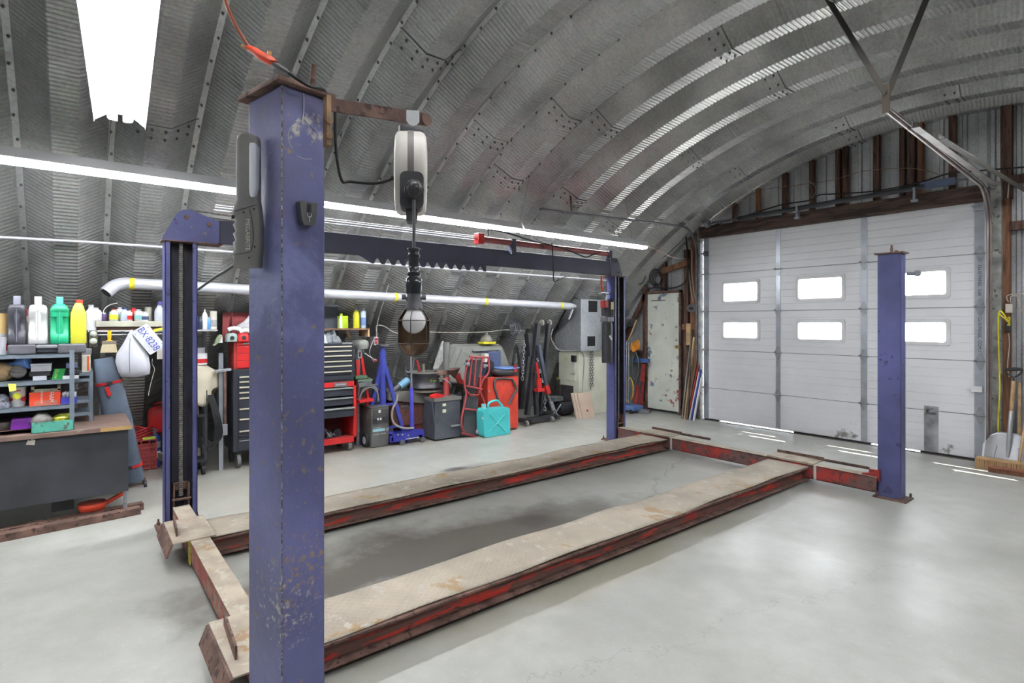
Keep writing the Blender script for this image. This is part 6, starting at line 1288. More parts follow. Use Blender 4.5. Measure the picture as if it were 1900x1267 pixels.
mb = MB(); q = atx(408, 629, XR+.05); mb.loft(q-Vector((0, 0, .04)), [(0, .03, .05), (.08, .03, .05)], 16, 3); solo(mb, 'glue_tube', white, 'small white and red tube hanging at the lid of the red top chest', 'tube')

# middle + bottom + top chest right of the near post
XC = -6.70
c3 = thing('tool_cart', 'red framed tool cart with black drawers and an open bottom shelf', 'tool cart', (-6.95, 2.35, 0))
ya, yb = 2.03, atx(661, 740, XC).y; Z = lambda v, x=XC: atx(640, v, x).z
zc0, zc1, zc2 = Z(822), Z(806), Z(708)
mb = MB(); mb.box((-7.15, yb-.035, zc0), (XC, yb, zc2)); mb.box((-7.15, ya, zc0), (XC, ya+.035, zc2)); mb.box((-7.15, ya, zc0), (XC, yb, zc0+.07)); mb.box((-7.15, ya, zc2-.062), (XC, yb, zc2)); mb.build('frame', red, c3, world=True, bevel=.004)
mb = MB(); mb.box((-7.15, ya+.035, zc0+.07), (-7.13, yb-.035, zc2-.06)); mb.box((-7.1, ya+.04, zc0+.07), (-6.74, yb-.04, zc0+.075)); mb.build('back_panel', pm('dark red panel', (120, 40, 40), .5), c3, world=True)
for i, (va, vb) in enumerate(((719, 734), (737, 751), (755, 772))):
    xo = XC+(.0 if i < 2 else .05); mb = MB(); mb.box((-7.0, ya+.04, Z(vb)), (xo, yb-.045, Z(va))); d = mb.build('drawer', chest_m, c3, world=True, bevel=.003)
    mb = MB(); mb.box((xo, ya+.04, Z(va)-.018), (xo+.018, yb-.045, Z(va)+.002)); mb.build('drawer_pull', pm('silver pull', (176, 184, 184), .3, .6), d, world=True, bevel=.003)
mb = MB(); y_ = atx(632, 713, XC).y; mb.box((XC, y_-.08, Z(717)), (XC+.003, y_+.08, Z(709))); bd = mb.build('name_badge', pm('badge grey', (110, 112, 112), .4), c3, world=True)
text('badge_lettering', 'CRAFTSMAN', .026, white, bd, basis((XC+.0035, y_, Z(713)), (0, 1, 0), (0, 0, 1)), .0005, sx=.85)
mb = MB()
for x in (-6.76, -7.08):
    for y in (ya+.08, yb-.08): mb.cyl((x, y-.02, .065), (x, y+.02, .065), .065, n=22); mb.cyl((x, y-.024, .065), (x, y+.024, .065), .02, n=10); mb.cut()
mb.build('castor', pm('grey castor rubber', (92, 92, 92), .6), c3, world=True)
mb = MB()
for x in (-6.78, -7.08):
    for y in (ya+.08, yb-.08): mb.box((x-.03, y-.03, .08), (x+.03, y+.03, zc0)); mb.cut()
mb.build('castor_fork', steel, c3, world=True)
mb = MB()
for k in range(7): a_ = k*.9; mb.tube([(-6.9+.1*math.cos(a_), 2.40+.12*math.sin(a_), zc0+.09), (-6.85+.05*math.sin(a_*2), 2.42, zc0+.13+.01*k), (-6.82+.1*math.cos(a_+2), 2.45+.12*math.sin(a_+2), zc0+.10)], .010, 6, 4)
solo(mb, 'cable_heap', pm('grey cable', (110, 112, 116), .5), 'heap of grey cables on the open shelf of the red cart', 'cable')
mb = MB(); mb.loft((-6.84, 2.50, zc0+.077), [(0, .16, .1), (.05, .14, .08), (.08, .08, .05)], 16, 3); mb.cyl((-6.9, 2.62, zc0+.12), (-6.8, 2.6, zc0+.12), .05, n=20); solo(mb, 'angle_grinder', black, 'dark angle grinder on the open shelf of the red cart', 'power tool')
c4 = thing('top_chest', 'black top chest with six cream pulls standing on the red framed cart', 'tool chest', (-6.95, 2.35, zc2))
ybt = atx(657, 660, XC).y; z4 = Z(636)
mb = MB(); mb.box((-7.14, ya+.01, zc2+.001), (XC-.012, ybt, z4)); mb.build('body', chest_m, c4, world=True, bevel=.005)
for i, (v, ys_) in enumerate(((643, ya), (651, ya+.22), (660, ya+.22), (670, ya), (679, ya), (689, ya))):
    mb = MB(); hh_ = .05; mb.box((XC-.012, ys_+.03, Z(v+7)), (XC, ybt-.03, Z(v)+.012)); d = mb.build('drawer', chest_m, c4, world=True, bevel=.002)
    mb = MB(); mb.box((XC, ys_+.035, Z(v)-.008), (XC+.014, ybt-.035, Z(v)+.008)); mb.build('drawer_pull', handle_m, d, world=True, bevel=.003)
mb = MB(); mb.box((XC-.012, ya+.03, Z(704)), (XC, ybt-.03, Z(694))); mb.build('blank_panel', chest_m, c4, world=True)
mb = MB(); y_ = atx(645, 637, XC).y; mb.box((XC-.012, y_-.07, Z(640)), (XC-.008, y_+.07, Z(634))); bd = mb.build('name_badge', black, c4, world=True)
text('badge_lettering', 'CRAFTSMAN', .028, white, bd, basis((XC-.0075, y_, Z(637)), (0, 1, 0), (0, 0, 1)), .0006, sx=.8)
# heap on top
cloth_heap('rag', 'white rag on top of the black top chest with six pulls', 'cloth', (-6.85, 2.36, z4), .14, .2, .10, pm('white rag', (206, 206, 208), .9, 0, .06, 12), 4)
cloth_heap('rag', 'grey rag heap on top of the black top chest, right of the white rag', 'cloth', (-6.84, 2.52, z4), .11, .12, .12, pm('grey rag', (130, 134, 140), .9, 0, .14, 12), 6)
cloth_heap('glove', 'coral red glove on the heap above the black top chest', 'glove', (-6.9, 2.33, z4+.13), .06, .09, .05, pm('coral glove', (214, 130, 112), .8), 8)
random.seed(21)
for i, lb in enumerate(('black tube wrench on the rag heap, pointing left', 'black pliers lying across the grey rag heap', 'dark ratchet handle sticking out of the rag heap')):
    c = Vector((-6.80-.04*i, 2.42+.05*i, z4+.14+.015*i)); d_ = Vector((.3-.2*i, .8, .15-.2*i)).normalized()*.11; mb = MB(); mb.tube([c-d_, c, c+d_], [.008, .012, .010, .014], 8, 4); mb.ball(c+d_, .018, 10, 1, 1, .5); solo(mb, 'hand_tool', blackm, lb, 'tool', 'tools on the rag heap')
t = thing('black_case', 'open dark tool case standing behind the rag heap', 'tool case', (-7.0, 2.3, z4))
mb = MB(); p, q = atx(603, 565, -7.0), atx(629, 600, -7.0); mb.box((-7.05, p.y-.1, z4), (-7.0, q.y, p.z)); mb.build('case_lid', pm('slate case', (80, 84, 96), .45), t, world=True, bevel=.01)
# shelf board with bottles right of it
t = thing('wood_shelf', 'chipboard shelf end sticking out beside the top chest, carrying four bottles', 'shelf', (-6.95, 2.7, 1.55))
zsf = atx(665, 609, -6.8).z; y0_, y1_ = atx(628, 609, -6.8).y, atx(686, 609, -6.8).y
mb = MB(); mb.box((-7.1, y0_-.2, zsf-.02), (-6.8, y1_, zsf)); mb.build('board', pm('chipboard brown', (128, 96, 72), .7, 0, .15, 20), t, world=True)
mb = MB(); mb.box((-7.1, y1_-.022, zsf-.11), (-6.8, y1_-.002, zsf-.021)); mb.cut(); mb.beam((-6.99, y1_-.18, zsf-.13), (-6.85, y1_-.30, zsf-.03), .02, .03); mb.build('bracket', wood_lt, t, world=True)
for (u, vt, r, h_, col, cap, k, bd, lb) in ((632, 585, .022, 0, white, offwhite, 'bottle', None, 'small white bottle left of the lime tin'), (661, 569, .040, 0, pm('acid yellow', (216, 214, 48), .35), pm('lilac cap', (170, 160, 196), .4), 'squirt', None, 'tall acid yellow squeeze bottle on the chipboard shelf'), (674, 571, .036, 0, pm('pale blue can', (196, 212, 226), .35), lgrey, 'can', pm('blue label', (110, 140, 196), .5), 'pale blue spray can at the end of the chipboard shelf')):
    x = -6.86; bottle('shelf_bottle', lb, 'bottle', x, atx(u, 600, x).y, zsf, r, atx(u, vt, x).z-zsf, col, cap, k, bd)
mb = MB(); p, q = atx(630, 586, -6.86), atx(646, 606, -6.86); mb.box((-6.94, p.y, zsf), (-6.86, q.y, p.z)); mb.box((-6.92, p.y+.02, p.z), (-6.88, p.y+.05, p.z+.03)); solo(mb, 'lime_tin', pm('lime tin', (176, 208, 40), .3), 'square lime green tin with a dark spout on the chipboard shelf', 'tin', bevel=.004)

# ------------------------------------------------------------------ bench drill beside the cart
t = thing('drill_press', 'grey headed drill press on a red stand right of the tool chests', 'drill press', (-6.95, 2.95, 0))
XD = -6.85; Y = lambda u, x=XD: atx(u, 700, x).y; ZZ = lambda v, u=675, x=XD: atx(u, v, x).z
mb = MB(); mb.loft((XD-.08, Y(672), ZZ(640)), [(-.05, .28, .15), (0, .32, .17), (.05, .3, .16), (.07, .2, .1)], 20, 3.5); mb.build('belt_head', pm('grey enamel', (140, 142, 138), .4), t, world=True)
mb = MB(); mb.box((XD-.1, Y(664), ZZ(664)), (XD, Y(671), ZZ(646))); hd = mb.build('control_panel', lgrey, t, world=True, bevel=.005)
mb = MB(); mb.box((XD, Y(665.5), ZZ(662)), (XD+.003, Y(669.5), ZZ(653))); mb.build('display', pm('dark red display', (80, 50, 54), .3), hd, world=True)
mb = MB(); mb.cyl((XD-.04, Y(664), ZZ(684)), (XD-.04, Y(664), ZZ(664)), .02, n=12); mb.build('chuck', steel_dk, t, world=True)
mb = MB(); mb.beam((XD-.03, Y(664), ZZ(668)), (XD-.05, Y(667), ZZ(700)), .04, .03, up=(1, 0, 0)); mb.cut(); mb.beam((XD-.03, Y(672), ZZ(662)), (XD-.05, Y(679), ZZ(698)), .035, .03, up=(1, 0, 0)); mb.build('red_stand_arm', red, t, world=True)
mb = MB(); mb.cyl((XD-.15, Y(673), 0), (XD-.15, Y(673), ZZ(650)), .03, n=14); mb.build('column', steel, t, world=True)
mb = MB(); mb.box((XD-.15, Y(661), ZZ(707)), (XD+.05, Y(688), ZZ(703))); mb.build('work_table', pm('greenish cast table', (110, 128, 112), .6), t, world=True)
mb = MB(); mb.obox((XD, Y(668), ZZ(699)), (.1, .16, .04)); mb.cyl((XD+.0, Y(678), ZZ(699)), (XD+.02, Y(690), ZZ(706)), .008, n=8); mb.build('vise', pm('green vise', (92, 124, 96), .5), t, world=True, bevel=.004)
mb = MB(); mb.cyl((XD, Y(676), ZZ(655)), (XD+.05, Y(694), ZZ(669)), .006, n=8); mb.cut(); mb.cyl((XD, Y(673), ZZ(652)), (XD, Y(675), ZZ(638)), .005, n=8); mb.build('feed_lever', chrome, t, world=True)
mb = MB(); mb.ball((XD+.05, Y(694), ZZ(669)), .018, 10); mb.build('lever_knob', pm('pink knob', (200, 90, 100), .4), t, world=True)
mb = MB(); mb.beam((XD-.02, Y(660), ZZ(742)), (XD-.02, Y(686), ZZ(741)), .3, .03); mb.build('base', red, t, world=True)
mb = MB()
for (a_, b2) in (((662, 742), (662, 806)), ((682, 741), (682, 806)), ((680, 716), (684, 741))): mb.beam((XD-.02, Y(a_[0]), ZZ(a_[1])), (XD-.02, Y(b2[0]), max(0, ZZ(b2[1]))), .03, .03, up=(1, 0, 0)); mb.cut()
mb.build('stand_leg', red, t, world=True)
mb = MB(); mb.obox((XD, Y(672), ZZ(712)), (.15, .2, .06), (.1, 0, .2)); mb.beam((XD+.02, Y(682), ZZ(716)), (XD+.03, Y(699), ZZ(714)), .02, .02); solo(mb, 'clamp_tool', pm('grimy clamp', (96, 98, 100), .5), 'grimy clamp with a red handle lying under the drill table', 'clamp', bevel=.006)
mb = MB()
for k in range(3): mb.tube([(XD+.04, Y(663+k), ZZ(747)), (XD+.05, Y(668+k), ZZ(728-k*3)), (XD+.05, Y(684), ZZ(719-k*3)), (XD+.06, Y(696), ZZ(728-k*2)), (XD+.05, Y(700-k), ZZ(746))], .009, 6, 5); mb.cut()
hz2 = thing('welding_leads', 'grey welding leads looped above the welder', 'cable', (XD, Y(680), ZZ(745))); mb.build('lead', pm('grey lead', (104, 106, 108), .5), hz2, world=True)

# ------------------------------------------------------------------ welder
w0 = thing('welder', 'dusty grey welding machine with dials and a blue stripe, on small wheels', 'welder', (-6.85, 3.15, 0))
XW = -6.68; Y = lambda u, x=XW: atx(u, 800, x).y; ZZ = lambda v, u=705, x=XW: atx(u, v, x).z
wm = pm('dusty grey enamel', (86, 86, 84), .6, 0, .15, 5, (126, 118, 106), .38, 10)
zb_, zt_ = ZZ(829), ZZ(756); ya, yb = Y(689), Y(722)
mb = MB(); mb.box((XW-.48, ya, zb_), (XW, yb, zt_)); mb.build('case', wm, w0, world=True, bevel=.012)
mb = MB(); mb.box((XW-.49, ya-.01, zt_), (XW+.005, yb+.01, zt_+.012)); mb.build('lid', wm, w0, world=True, bevel=.005)
mb = MB(); mb.box((XW, ya+.015, ZZ(786)), (XW+.004, yb-.01, ZZ(759))); cp2 = mb.build('control_panel', pm('charcoal panel', (60, 60, 62), .5), w0, world=True)
mb = MB()
for u, v, r in ((696, 779, .026), (715, 777, .032)): mb.cyl((XW+.003, Y(u), ZZ(v)), (XW+.02, Y(u), ZZ(v)), r, n=20); mb.cut()
mb.build('dial', blackm, cp2, world=True)
mb = MB()
for u, v, a_, b2 in ((704, 763, .03, .035), (701, 777, .02, .028), (706, 777, .02, .028)): mb.box((XW+.003, Y(u)-a_/2, ZZ(v)-b2/2), (XW+.008, Y(u)+a_/2, ZZ(v)+b2/2)); mb.cut()
mb.build('switch', offwhite, cp2, world=True)
mb = MB(); mb.box((XW, ya+.02, ZZ(800)), (XW+.002, Y(714), ZZ(795))); mb.build('blue_stripe', pm('pale blue stripe', (140, 184, 196), .5), w0, world=True)
text('lettering', 'MILLERMATIC', .018, lgrey, w0, basis((XW+.002, Y(699), ZZ(793)), (0, 1, 0), (0, 0, 1)), .0005)
text('lettering', '150', .05, lgrey, w0, basis((XW+.002, Y(717), ZZ(798)), (0, 1, 0), (0, 0, 1)), .0005)
text('lettering', 'CAUTION   WELDER', .02, lgrey, w0, basis((XW+.002, Y(704), ZZ(805)), (0, 1, 0), (0, 0, 1)), .0005)
mb = MB()
for y in (ya-.03, yb-.1): mb.cyl((XW-.12 if y < ya else XW-.4, y-.015, .09), (XW-.12 if y < ya else XW-.4, y+.02, .09), .09, n=24); mb.cyl((XW-.12 if y < ya else XW-.4, y-.018, .09), (XW-.12 if y < ya else XW-.4, y+.022, .09), .05, n=16, mi=1); mb.cut()
mb.build('wheel', [rubber, lgrey], w0, world=True)
mb = MB()
for u in (699, 711): mb.box((XW-.05, Y(u)-.012, 0), (XW-.03, Y(u)+.012, zb_+.01)); mb.cut()
mb.build('foot', steel_dk, w0, world=True)

# ------------------------------------------------------------------ blue tripod stand
t = thing('tripod_stand', 'tall blue steel tripod support stand between the welder and the ribbed wall', 'stand', (-6.95, 3.35, 0))
XT = -6.85; P3_ = lambda u, v, dx=0: atx(u, v, XT+dx)
mb = MB(); c_t, c_b = P3_(710, 650), P3_(710, 768); mb.cyl(c_b, c_t, .045, n=16); mb.cyl(c_t, P3_(710.5, 640), .03, n=14); mb.build('centre_tube', blue, t, world=True)
mb = MB(); mb.box((XT-.08, P3_(703, 640).y, P3_(710, 642).z), (XT+.06, P3_(718, 640).y, P3_(710, 639).z)); mb.build('head_plate', steel_dk, t, world=True)
mb = MB(); tp = P3_(710, 664)
for ft in (P3_(688, 760, -.05), P3_(746, 792, .1), P3_(712, 790, -.35)): 
    d_ = (ft-tp).normalized(); ft2 = tp+d_*(tp.z/(-d_.z)); mb.beam(tp, ft2, .05, .04, up=(1, 0, 0)); mb.cut()
mb.build('leg', blue, t, world=True)
mb = MB(); mb.beam(P3_(696, 753), P3_(738, 748, .08), .035, .03); mb.cut(); mb.beam(P3_(694, 797), P3_(745, 789, .08), .035, .03); mb.cut(); mb.beam(P3_(703, 664), P3_(719, 665), .03, .012); mb.build('brace', blue, t, world=True)
# ------------------------------------------------------------------ floor jack
t = thing('floor_jack', 'blue trolley jack with a long upright handle on the concrete', 'jack', (-6.72, 3.6, 0))
bj = pm('deep blue enamel', (50, 52, 146), .3, 0, .06)
XJ = -6.62; Y = lambda u, x=XJ: atx(u, 810, x).y; ZZ = lambda v, u=760, x=XJ: atx(u, v, x).z
mb = MB(); 
for x in (XJ, XJ-.2): mb.prism([(Y(724), .05), (Y(724), .13), (Y(742), .16), (Y(760), .15), (Y(766), .19), (Y(786), .17), (Y(788), .07), (Y(765), .05)], (x, 0, 0), (0, 1, 0), (0, 0, 1), (-.012, 0, 0))
mb.box((XJ-.2, Y(726), .06), (XJ, Y(730), .12)); mb.box((XJ-.2, Y(776), .06), (XJ, Y(784), .10)); mb.build('side_frame', bj, t, world=True, bevel=.003)
mb = MB(); mb.box((XJ-.17, Y(730), .1), (XJ-.03, Y(768), .15)); mb.cyl((XJ-.1, Y(730), .15), (XJ-.1, Y(730), .18), .05, n=20); mb.build('lift_arm', bj, t, world=True, bevel=.005)
mb = MB()
for x in (XJ+.02, XJ-.22):
    for u in (745, 783): mb.cyl((x-.015, Y(u), .035), (x+.015, Y(u), .035), .035, n=18); mb.cut()
mb.build('wheel', steel_dk, t, world=True)
mb = MB(); mb.cyl((XJ+.0, Y(752), .07), (XJ+.0, Y(778), .07), .008, n=8); mb.cut()
for u, v in ((738, 803), (746, 804), (757, 807)): mb.cyl((XJ, Y(u), ZZ(v)), (XJ+.012, Y(u), ZZ(v)), .012, n=10); mb.cut()
mb.build('pin', chrome, t, world=True)
hb, hm, ht = Vector((XJ-.08, Y(770), .17)), None, None
hm = atx(763.5, 719, XJ-.08); ht = atx(762.5, 660, XJ-.08)
mb = MB(); mb.cyl(hb, hm, .030, .027, n=16); hn = mb.build('handle_sleeve', pm('violet foam sleeve', (76, 74, 180), .5), t, world=True)
mb = MB(); mb.cyl(hm, ht, .016, .014, n=14); mb.build('handle_rod', chrome, hn, world=True)
mb = MB(); mb.tube([atx(738, 731, XJ-.02), atx(735, 745, XJ-.02), atx(727, 765, XJ-.02), atx(731, 785, XJ-.02), atx(748, 794, XJ-.02), atx(768, 794, XJ)], .014, 8, 5); solo(mb, 'short_hose', pm('tan grey hose', (150, 144, 134), .6), 'tan grey hose drooping in front of the blue tripod stand', 'hose')

# ------------------------------------------------------------------ tyre changer and what stands on it
t = thing('tyre_changer', 'rusty red tyre changer with a worn grey top behind the trolley jack', 'tyre changer', (-6.95, 3.9, 0))
XA = -6.86; Y = lambda u, x=XA: atx(u, 760, x).y; ZZ = lambda v, u=770, x=XA: atx(u, v, x).z
rrm = pm('rust brown machine', (112, 70, 60), .6, 0, .2, 4, (82, 66, 60), .45, 8)
mb = MB(); mb.box((XA-.4, Y(727), ZZ(788)), (XA, Y(800), ZZ(738))); mb.build('upper_body', rrm, t, world=True, bevel=.01)
mb = MB(); mb.box((XA-.38, Y(752), .0), (XA-.03, Y(797), ZZ(786))); mb.build('lower_body', pm('rust red body', (150, 68, 52), .6, 0, .12, 5, (110, 76, 66), .45, 8), t, world=True, bevel=.01)
mb = MB(); mb.prism([(Y(718), ZZ(722)), (Y(806), ZZ(728)), (Y(806), ZZ(748)), (Y(800), ZZ(752)), (Y(718), ZZ(737))], (XA+.05, 0, 0), (0, 1, 0), (0, 0, 1), (-.5, 0, 0)); mb.build('bead_table', pm('worn bare top', (118, 116, 110), .5, .3, .2, 6), t, world=True, bevel=.01)
mb = MB(); mb.box((XA, Y(744), ZZ(757)), (XA+.004, Y(770), ZZ(747))); lp = mb.build('name_plate', pm('dim plate', (84, 74, 70), .5), t, world=True)
text('lettering', 'COATS', .034, pm('pale lettering', (190, 180, 170), .6), lp, basis((XA+.005, Y(750.5), ZZ(751)), (0, 1, 0), (0, 0, 1)), .0005)
mb = MB(); c = Vector((XA-.03, Y(790), ZZ(727))); mb.lathe(c, [(.22, 0), (.2, .03), (.1, .04), (0, .04)], 24); mb.cyl(c+Vector((0, 0, .02)), c+Vector((0, -.02, .38)), .022, .018, n=12); mb.build('clamp_cone', pm('greyish tan cast', (134, 126, 114), .6), t, world=True)
t2 = thing('wheel_rim', 'dark steel wheel rim with green chalk marks lying on the tyre changer', 'wheel rim', c+Vector((0, 0, .045)))
mb = MB(); h = ZZ(692)-ZZ(722); mb.lathe(c+Vector((0, 0, .045)), [(.10, .02), (.23, .0), (.245, .005), (.245, .02), (.215, .04), (.205, h*.5), (.215, h*.8), (.245, h-.02), (.245, h), (.225, h-.005), (.2, h*.6), (.09, h*.7)], 40); mb.build('rim', pm('black rim', (62, 60, 64), .4, .3, .1, 8, (110, 106, 100), .36, 10), t2, world=True)
mb = MB(); mb.lathe(c+Vector((0, 0, .045+h)), [(.222, -.004), (.222, .002), (.247, .002), (.247, -.006)], 40); mb.build('rim_edge', pm('worn rim edge', (136, 134, 128), .5, .4), t2, world=True)
text('chalk', 'E Apr', .042, pm('chalk green', (130, 170, 70), .8), t2, basis(c+Vector((.212, .02, .045+h*.5)), (0, 1, 0), (0, 0, 1)), .0005)
mb = MB(); mb.tube([c+Vector((.15, .1, h*.6+.05)), c+Vector((.28, .17, h*.75)), c+Vector((.3, .25, h*.4)), c+Vector((.24, .28, h*.2))], .008, 6, 4); solo(mb, 'steel_clip', steel, 'bright wire clip over the edge of the dark wheel rim', 'clip')
for k, (u, v, m, lb) in enumerate(((750, 712, pm('label blue jar', (120, 170, 200), .4), 'tilted jar with a blue label on the tyre changer'), (738, 719, steel_dk, 'grimy metal can lying left of the blue labelled jar'))):
    q = atx(u, v, XA-.02); mb = MB(); mb.cyl(q+Vector((0, -.07, -.03)), q+Vector((0, .06, .05)), .05 if k == 0 else .035, n=18); solo(mb, 'jar', m, lb, 'jar')
mb = MB(); mb.beam(atx(779, 692, -6.96), atx(773, 668, -6.96), .03, .02, up=(1, 0, 0)); solo(mb, 'red_bar', red_dk, 'short dull red bar upright behind the wheel rim', 'bar')
mb = MB(); mb.tube([atx(752, 688, -6.95), atx(754, 697, -6.95), atx(760, 698, -6.95), atx(763, 690, -6.95)], .006, 6, 4); solo(mb, 'wire_hook', chrome, 'bent wire hook left of the wheel rim', 'hook')
# dark pedestal cabinet
t = thing('steel_cabinet', 'scratched dark steel cabinet with two small labels, standing right of the trolley jack', 'cabinet', (-6.75, 4.1, 0))
XB = -6.52; Y = lambda u, x=XB: atx(u, 780, x).y; ZZ = lambda v, u=828, x=XB: atx(u, v, x).z
dk_m = pm('scratched slate paint', (78, 82, 90), .5, .1, .15, 6, (120, 108, 98), .36, 9)
mb = MB(); mb.box((XB-.38, Y(807), .02), (XB, Y(854), ZZ(742))); mb.build('body', dk_m, t, world=True, bevel=.006)
mb = MB(); mb.box((XB-.4, Y(805), ZZ(744)), (XB+.012, Y(856), ZZ(737))); mb.build('top_tray', pm('dusty rim', (104, 102, 98), .7), t, world=True, bevel=.006)
mb = MB(); mb.box((XB, Y(821), ZZ(753)), (XB+.003, Y(827.5), ZZ(748))); mb.cut(); mb.box((XB, Y(821), ZZ(765)), (XB+.003, Y(827.5), ZZ(759))); mb.build('label_sticker', pm('aged paper', (208, 206, 180), .6), t, world=True)
mb = MB(); mb.box((XB, Y(836), ZZ(793)), (XB+.02, Y(853), ZZ(790))); mb.build('slot_handle', steel, t, world=True)
mb = MB()
for u, v in ((814, 806), (820, 804), (839, 801)): mb.cyl((XB, Y(u), ZZ(v)), (XB+.008, Y(u), ZZ(v)), .012, n=8); mb.cut()
mb.build('bolt_head', steel_dk, t, world=True)
mb = MB(); mb.beam((XB+.02, Y(799), ZZ(742)), (XB-.0, Y(806), ZZ(785)), .02, .05, up=(1, 0, 0)); solo(mb, 'flat_bar', dk_m, 'flat bar leaning on the left corner of the scratched cabinet', 'bar')
mb = MB(); xm = XB-.2; mb.lathe((xm, Y(828, xm), ZZ(737)), [(.06, 0), (.05, .02), (.05, .25), (.045, .26)], 18); solo(mb, 'red_post', red_dk, 'short dull red post standing on the scratched cabinet', 'post')
cyl_c = Vector((xm, Y(828, xm), ZZ(737)+.27))
t = thing('pivot_arm', 'rusty pivoting arm with a grey column on the dull red post', 'arm', cyl_c)  # pivoting tool arm carried by the red post
mb = MB(); mb.cyl(cyl_c, cyl_c+Vector((0, 0, .48)), .045, n=18); mb.build('column', pm('grey column', (124, 124, 122), .5, .3), t, world=True)
mb = MB(); mb.box((cyl_c.x-.05, atx(808, 710, xm).y, cyl_c.z+.02), (cyl_c.x+.05, atx(846, 710, xm).y, cyl_c.z+.09)); mb.build('cross_arm', rust, t, world=True, bevel=.01)
q = atx(847, 703, xm); mb = MB(); mb.prism([(-.05, .06), (.04, .09), (.07, 0), (.16, -.1), (.02, -.06)], q, (0, 1, 0), (0, 0, 1), (.03, 0, 0)); mb.build('bead_foot', pm('red wedge', (186, 60, 58), .5), t, world=True)
q = atx(843, 699, xm+.08); mb = MB(); mb.lathe(q, [(.006, -.02), (.025, 0), (.095, .11), (.10, .115), (.09, .108), (.02, 0)], 24, (0, -.15, 1)); solo(mb, 'steel_funnel', pm('brown steel funnel', (104, 78, 72), .5, .3), 'brown steel funnel perched beside the pivoting arm', 'funnel')
mb = MB(); q = atx(812, 742, XB-.05); mb.prism([(-.10, 0), (.08, 0), (.09, .03), (0, .06), (-.09, .03)], (XB-.02, q.y, ZZ(737)), (0, 1, 0), (0, 0, 1), (-.1, 0, 0)); solo(mb, 'clamp_foot', red, 'bright red clamp foot lying on the scratched cabinet', 'clamp', bevel=.006)  # red clamp foot resting on the cabinet top
mb = MB(); mb.prism([(atx(805, 690, -6.9).y, atx(805, 684, -6.9).z), (atx(813, 690, -6.9).y, atx(813, 684, -6.9).z), (atx(832, 645, -6.9).y, atx(832, 652, -6.9).z), (atx(822, 645, -6.9).y, atx(822, 632, -6.9).z), (atx(817, 645, -6.9).y, atx(817, 645, -6.9).z)], (-6.9, 0, 0), (0, 1, 0), (0, 0, 1), (-.03, 0, 0)); solo(mb, 'plastic_sleeve', pm('crinkled clear grey', (176, 176, 174), .3, 0, .15, 30), 'crinkled clear plastic sleeve upright behind the pivoting arm', 'sleeve', bevel=.008)
# grey moulded cover against the wall
t = thing('moulded_cover', 'big grey moulded plastic cover leaning against the ribbed wall', 'cover', (-7.05, 4.6, .6))
XM = -7.03; out = [(790, 715), (832, 641), (842, 638), (925, 638), (932, 643), (950, 690), (950, 720)]
pts = [atx(u, v, XM-(.0 if v > 680 else .12)) for u, v in out]; cm_ = pm('grey moulded plastic', (128, 130, 124), .55, 0, .06, 3)
mb = MB(); n = len(pts); cen = sum(pts, Vector())/n; inn = [cen+(p-cen)*.86+Vector((.10, 0, 0)) for p in pts]; mb.add([p+Vector((-.05, 0, 0)) for p in pts]+pts+inn, [tuple(reversed(range(n)))]+[(i, (i+1)%n, n+(i+1)%n, n+i) for i in range(n)]+[(n+i, n+(i+1)%n, 2*n+(i+1)%n, 2*n+i) for i in range(n)]+[tuple(range(2*n, 3*n))]); mb.build('shell', cm_, t, world=True, bevel=.02, seg=3)
mb = MB()
for u in (836, 846, 858): mb.tube([atx(u, 645, XM+.0), atx(u-22, 700, XM+.07)], .006, 6); mb.cut()
mb.build('moulded_rib', cm_, t, world=True)
mb = MB(); mb.beam(atx(877, 651, XM+.02), atx(928, 648, XM+.02), .01, .05, up=(1, 0, 0)); mb.build('light_panel', pm('lighter grey panel', (160, 162, 156), .5), t, world=True)
q = atx(906, 637, -7.05); mb = MB(); mb.box((-7.15, q.y-.13, q.z-.01), (-7.0, q.y+.12, q.z+.025)); solo(mb, 'yellow_strap_tool', tape_y, 'flat yellow tool lying on top of the grey moulded cover', 'tool', bevel=.008)
mb = MB(); mb.lathe((-7.09, q.y-.01, q.z+.026), [(.09, 0), (.1, .03), (.07, .08), (.03, .11), (.02, .14)], 20); solo(mb, 'cup_tool', pm('grey cap plastic', (140, 136, 124), .5), 'grey domed cap on the flat yellow tool', 'cap')

# ------------------------------------------------------------------ creepers standing on end
t = thing('mechanic_creeper', 'upright red framed mechanic creeper with a black pad, castors facing out', 'creeper', (-6.7, 4.55, 0))
XK = -6.45; A = lambda u, v, dx=0: atx(u, v, XK+dx)
mb = MB(); mb.tube([A(861, 802), A(856, 780), A(865, 735), A(862, 715), A(864, 690), A(870, 670), A(874, 664)], .014, 8, 4); mb.tube([A(906, 663), A(907, 690), A(896, 705), A(891, 725), A(898, 745), A(899, 770), A(892, 810)], .014, 8, 4); mb.tube([A(861, 758), A(875, 760), A(896, 762)], .013, 8); mb.tube([A(857, 803), A(875, 808), A(893, 812)], .013, 8); mb.tube([A(871, 661), A(890, 663), A(907, 663)], .013, 8)
mb.tube([A(876, 664), A(870, 718)], .012, 8); mb.tube([A(883, 664), A(880, 716)], .012, 8); mb.tube([A(895, 664), A(890, 718)], .012, 8); mb.tube([A(865, 716), A(895, 722)], .013, 8); mb.tube([A(865, 724), A(872, 733), A(888, 733), A(889, 724)], .011, 8); mb.build('red_frame', pm('worn maroon tube', (166, 66, 70), .45, 0, .1, 8), t, world=True)
mb = MB(); mb.prism([(A(870, 668).y, A(870, 668).z), (A(895, 668).y, A(895, 668).z), (A(886, 730).y, A(886, 730).z), (A(866, 728).y, A(866, 728).z)], (XK-.03, 0, 0), (0, 1, 0), (0, 0, 1), (-.05, 0, 0)); mb.cut()
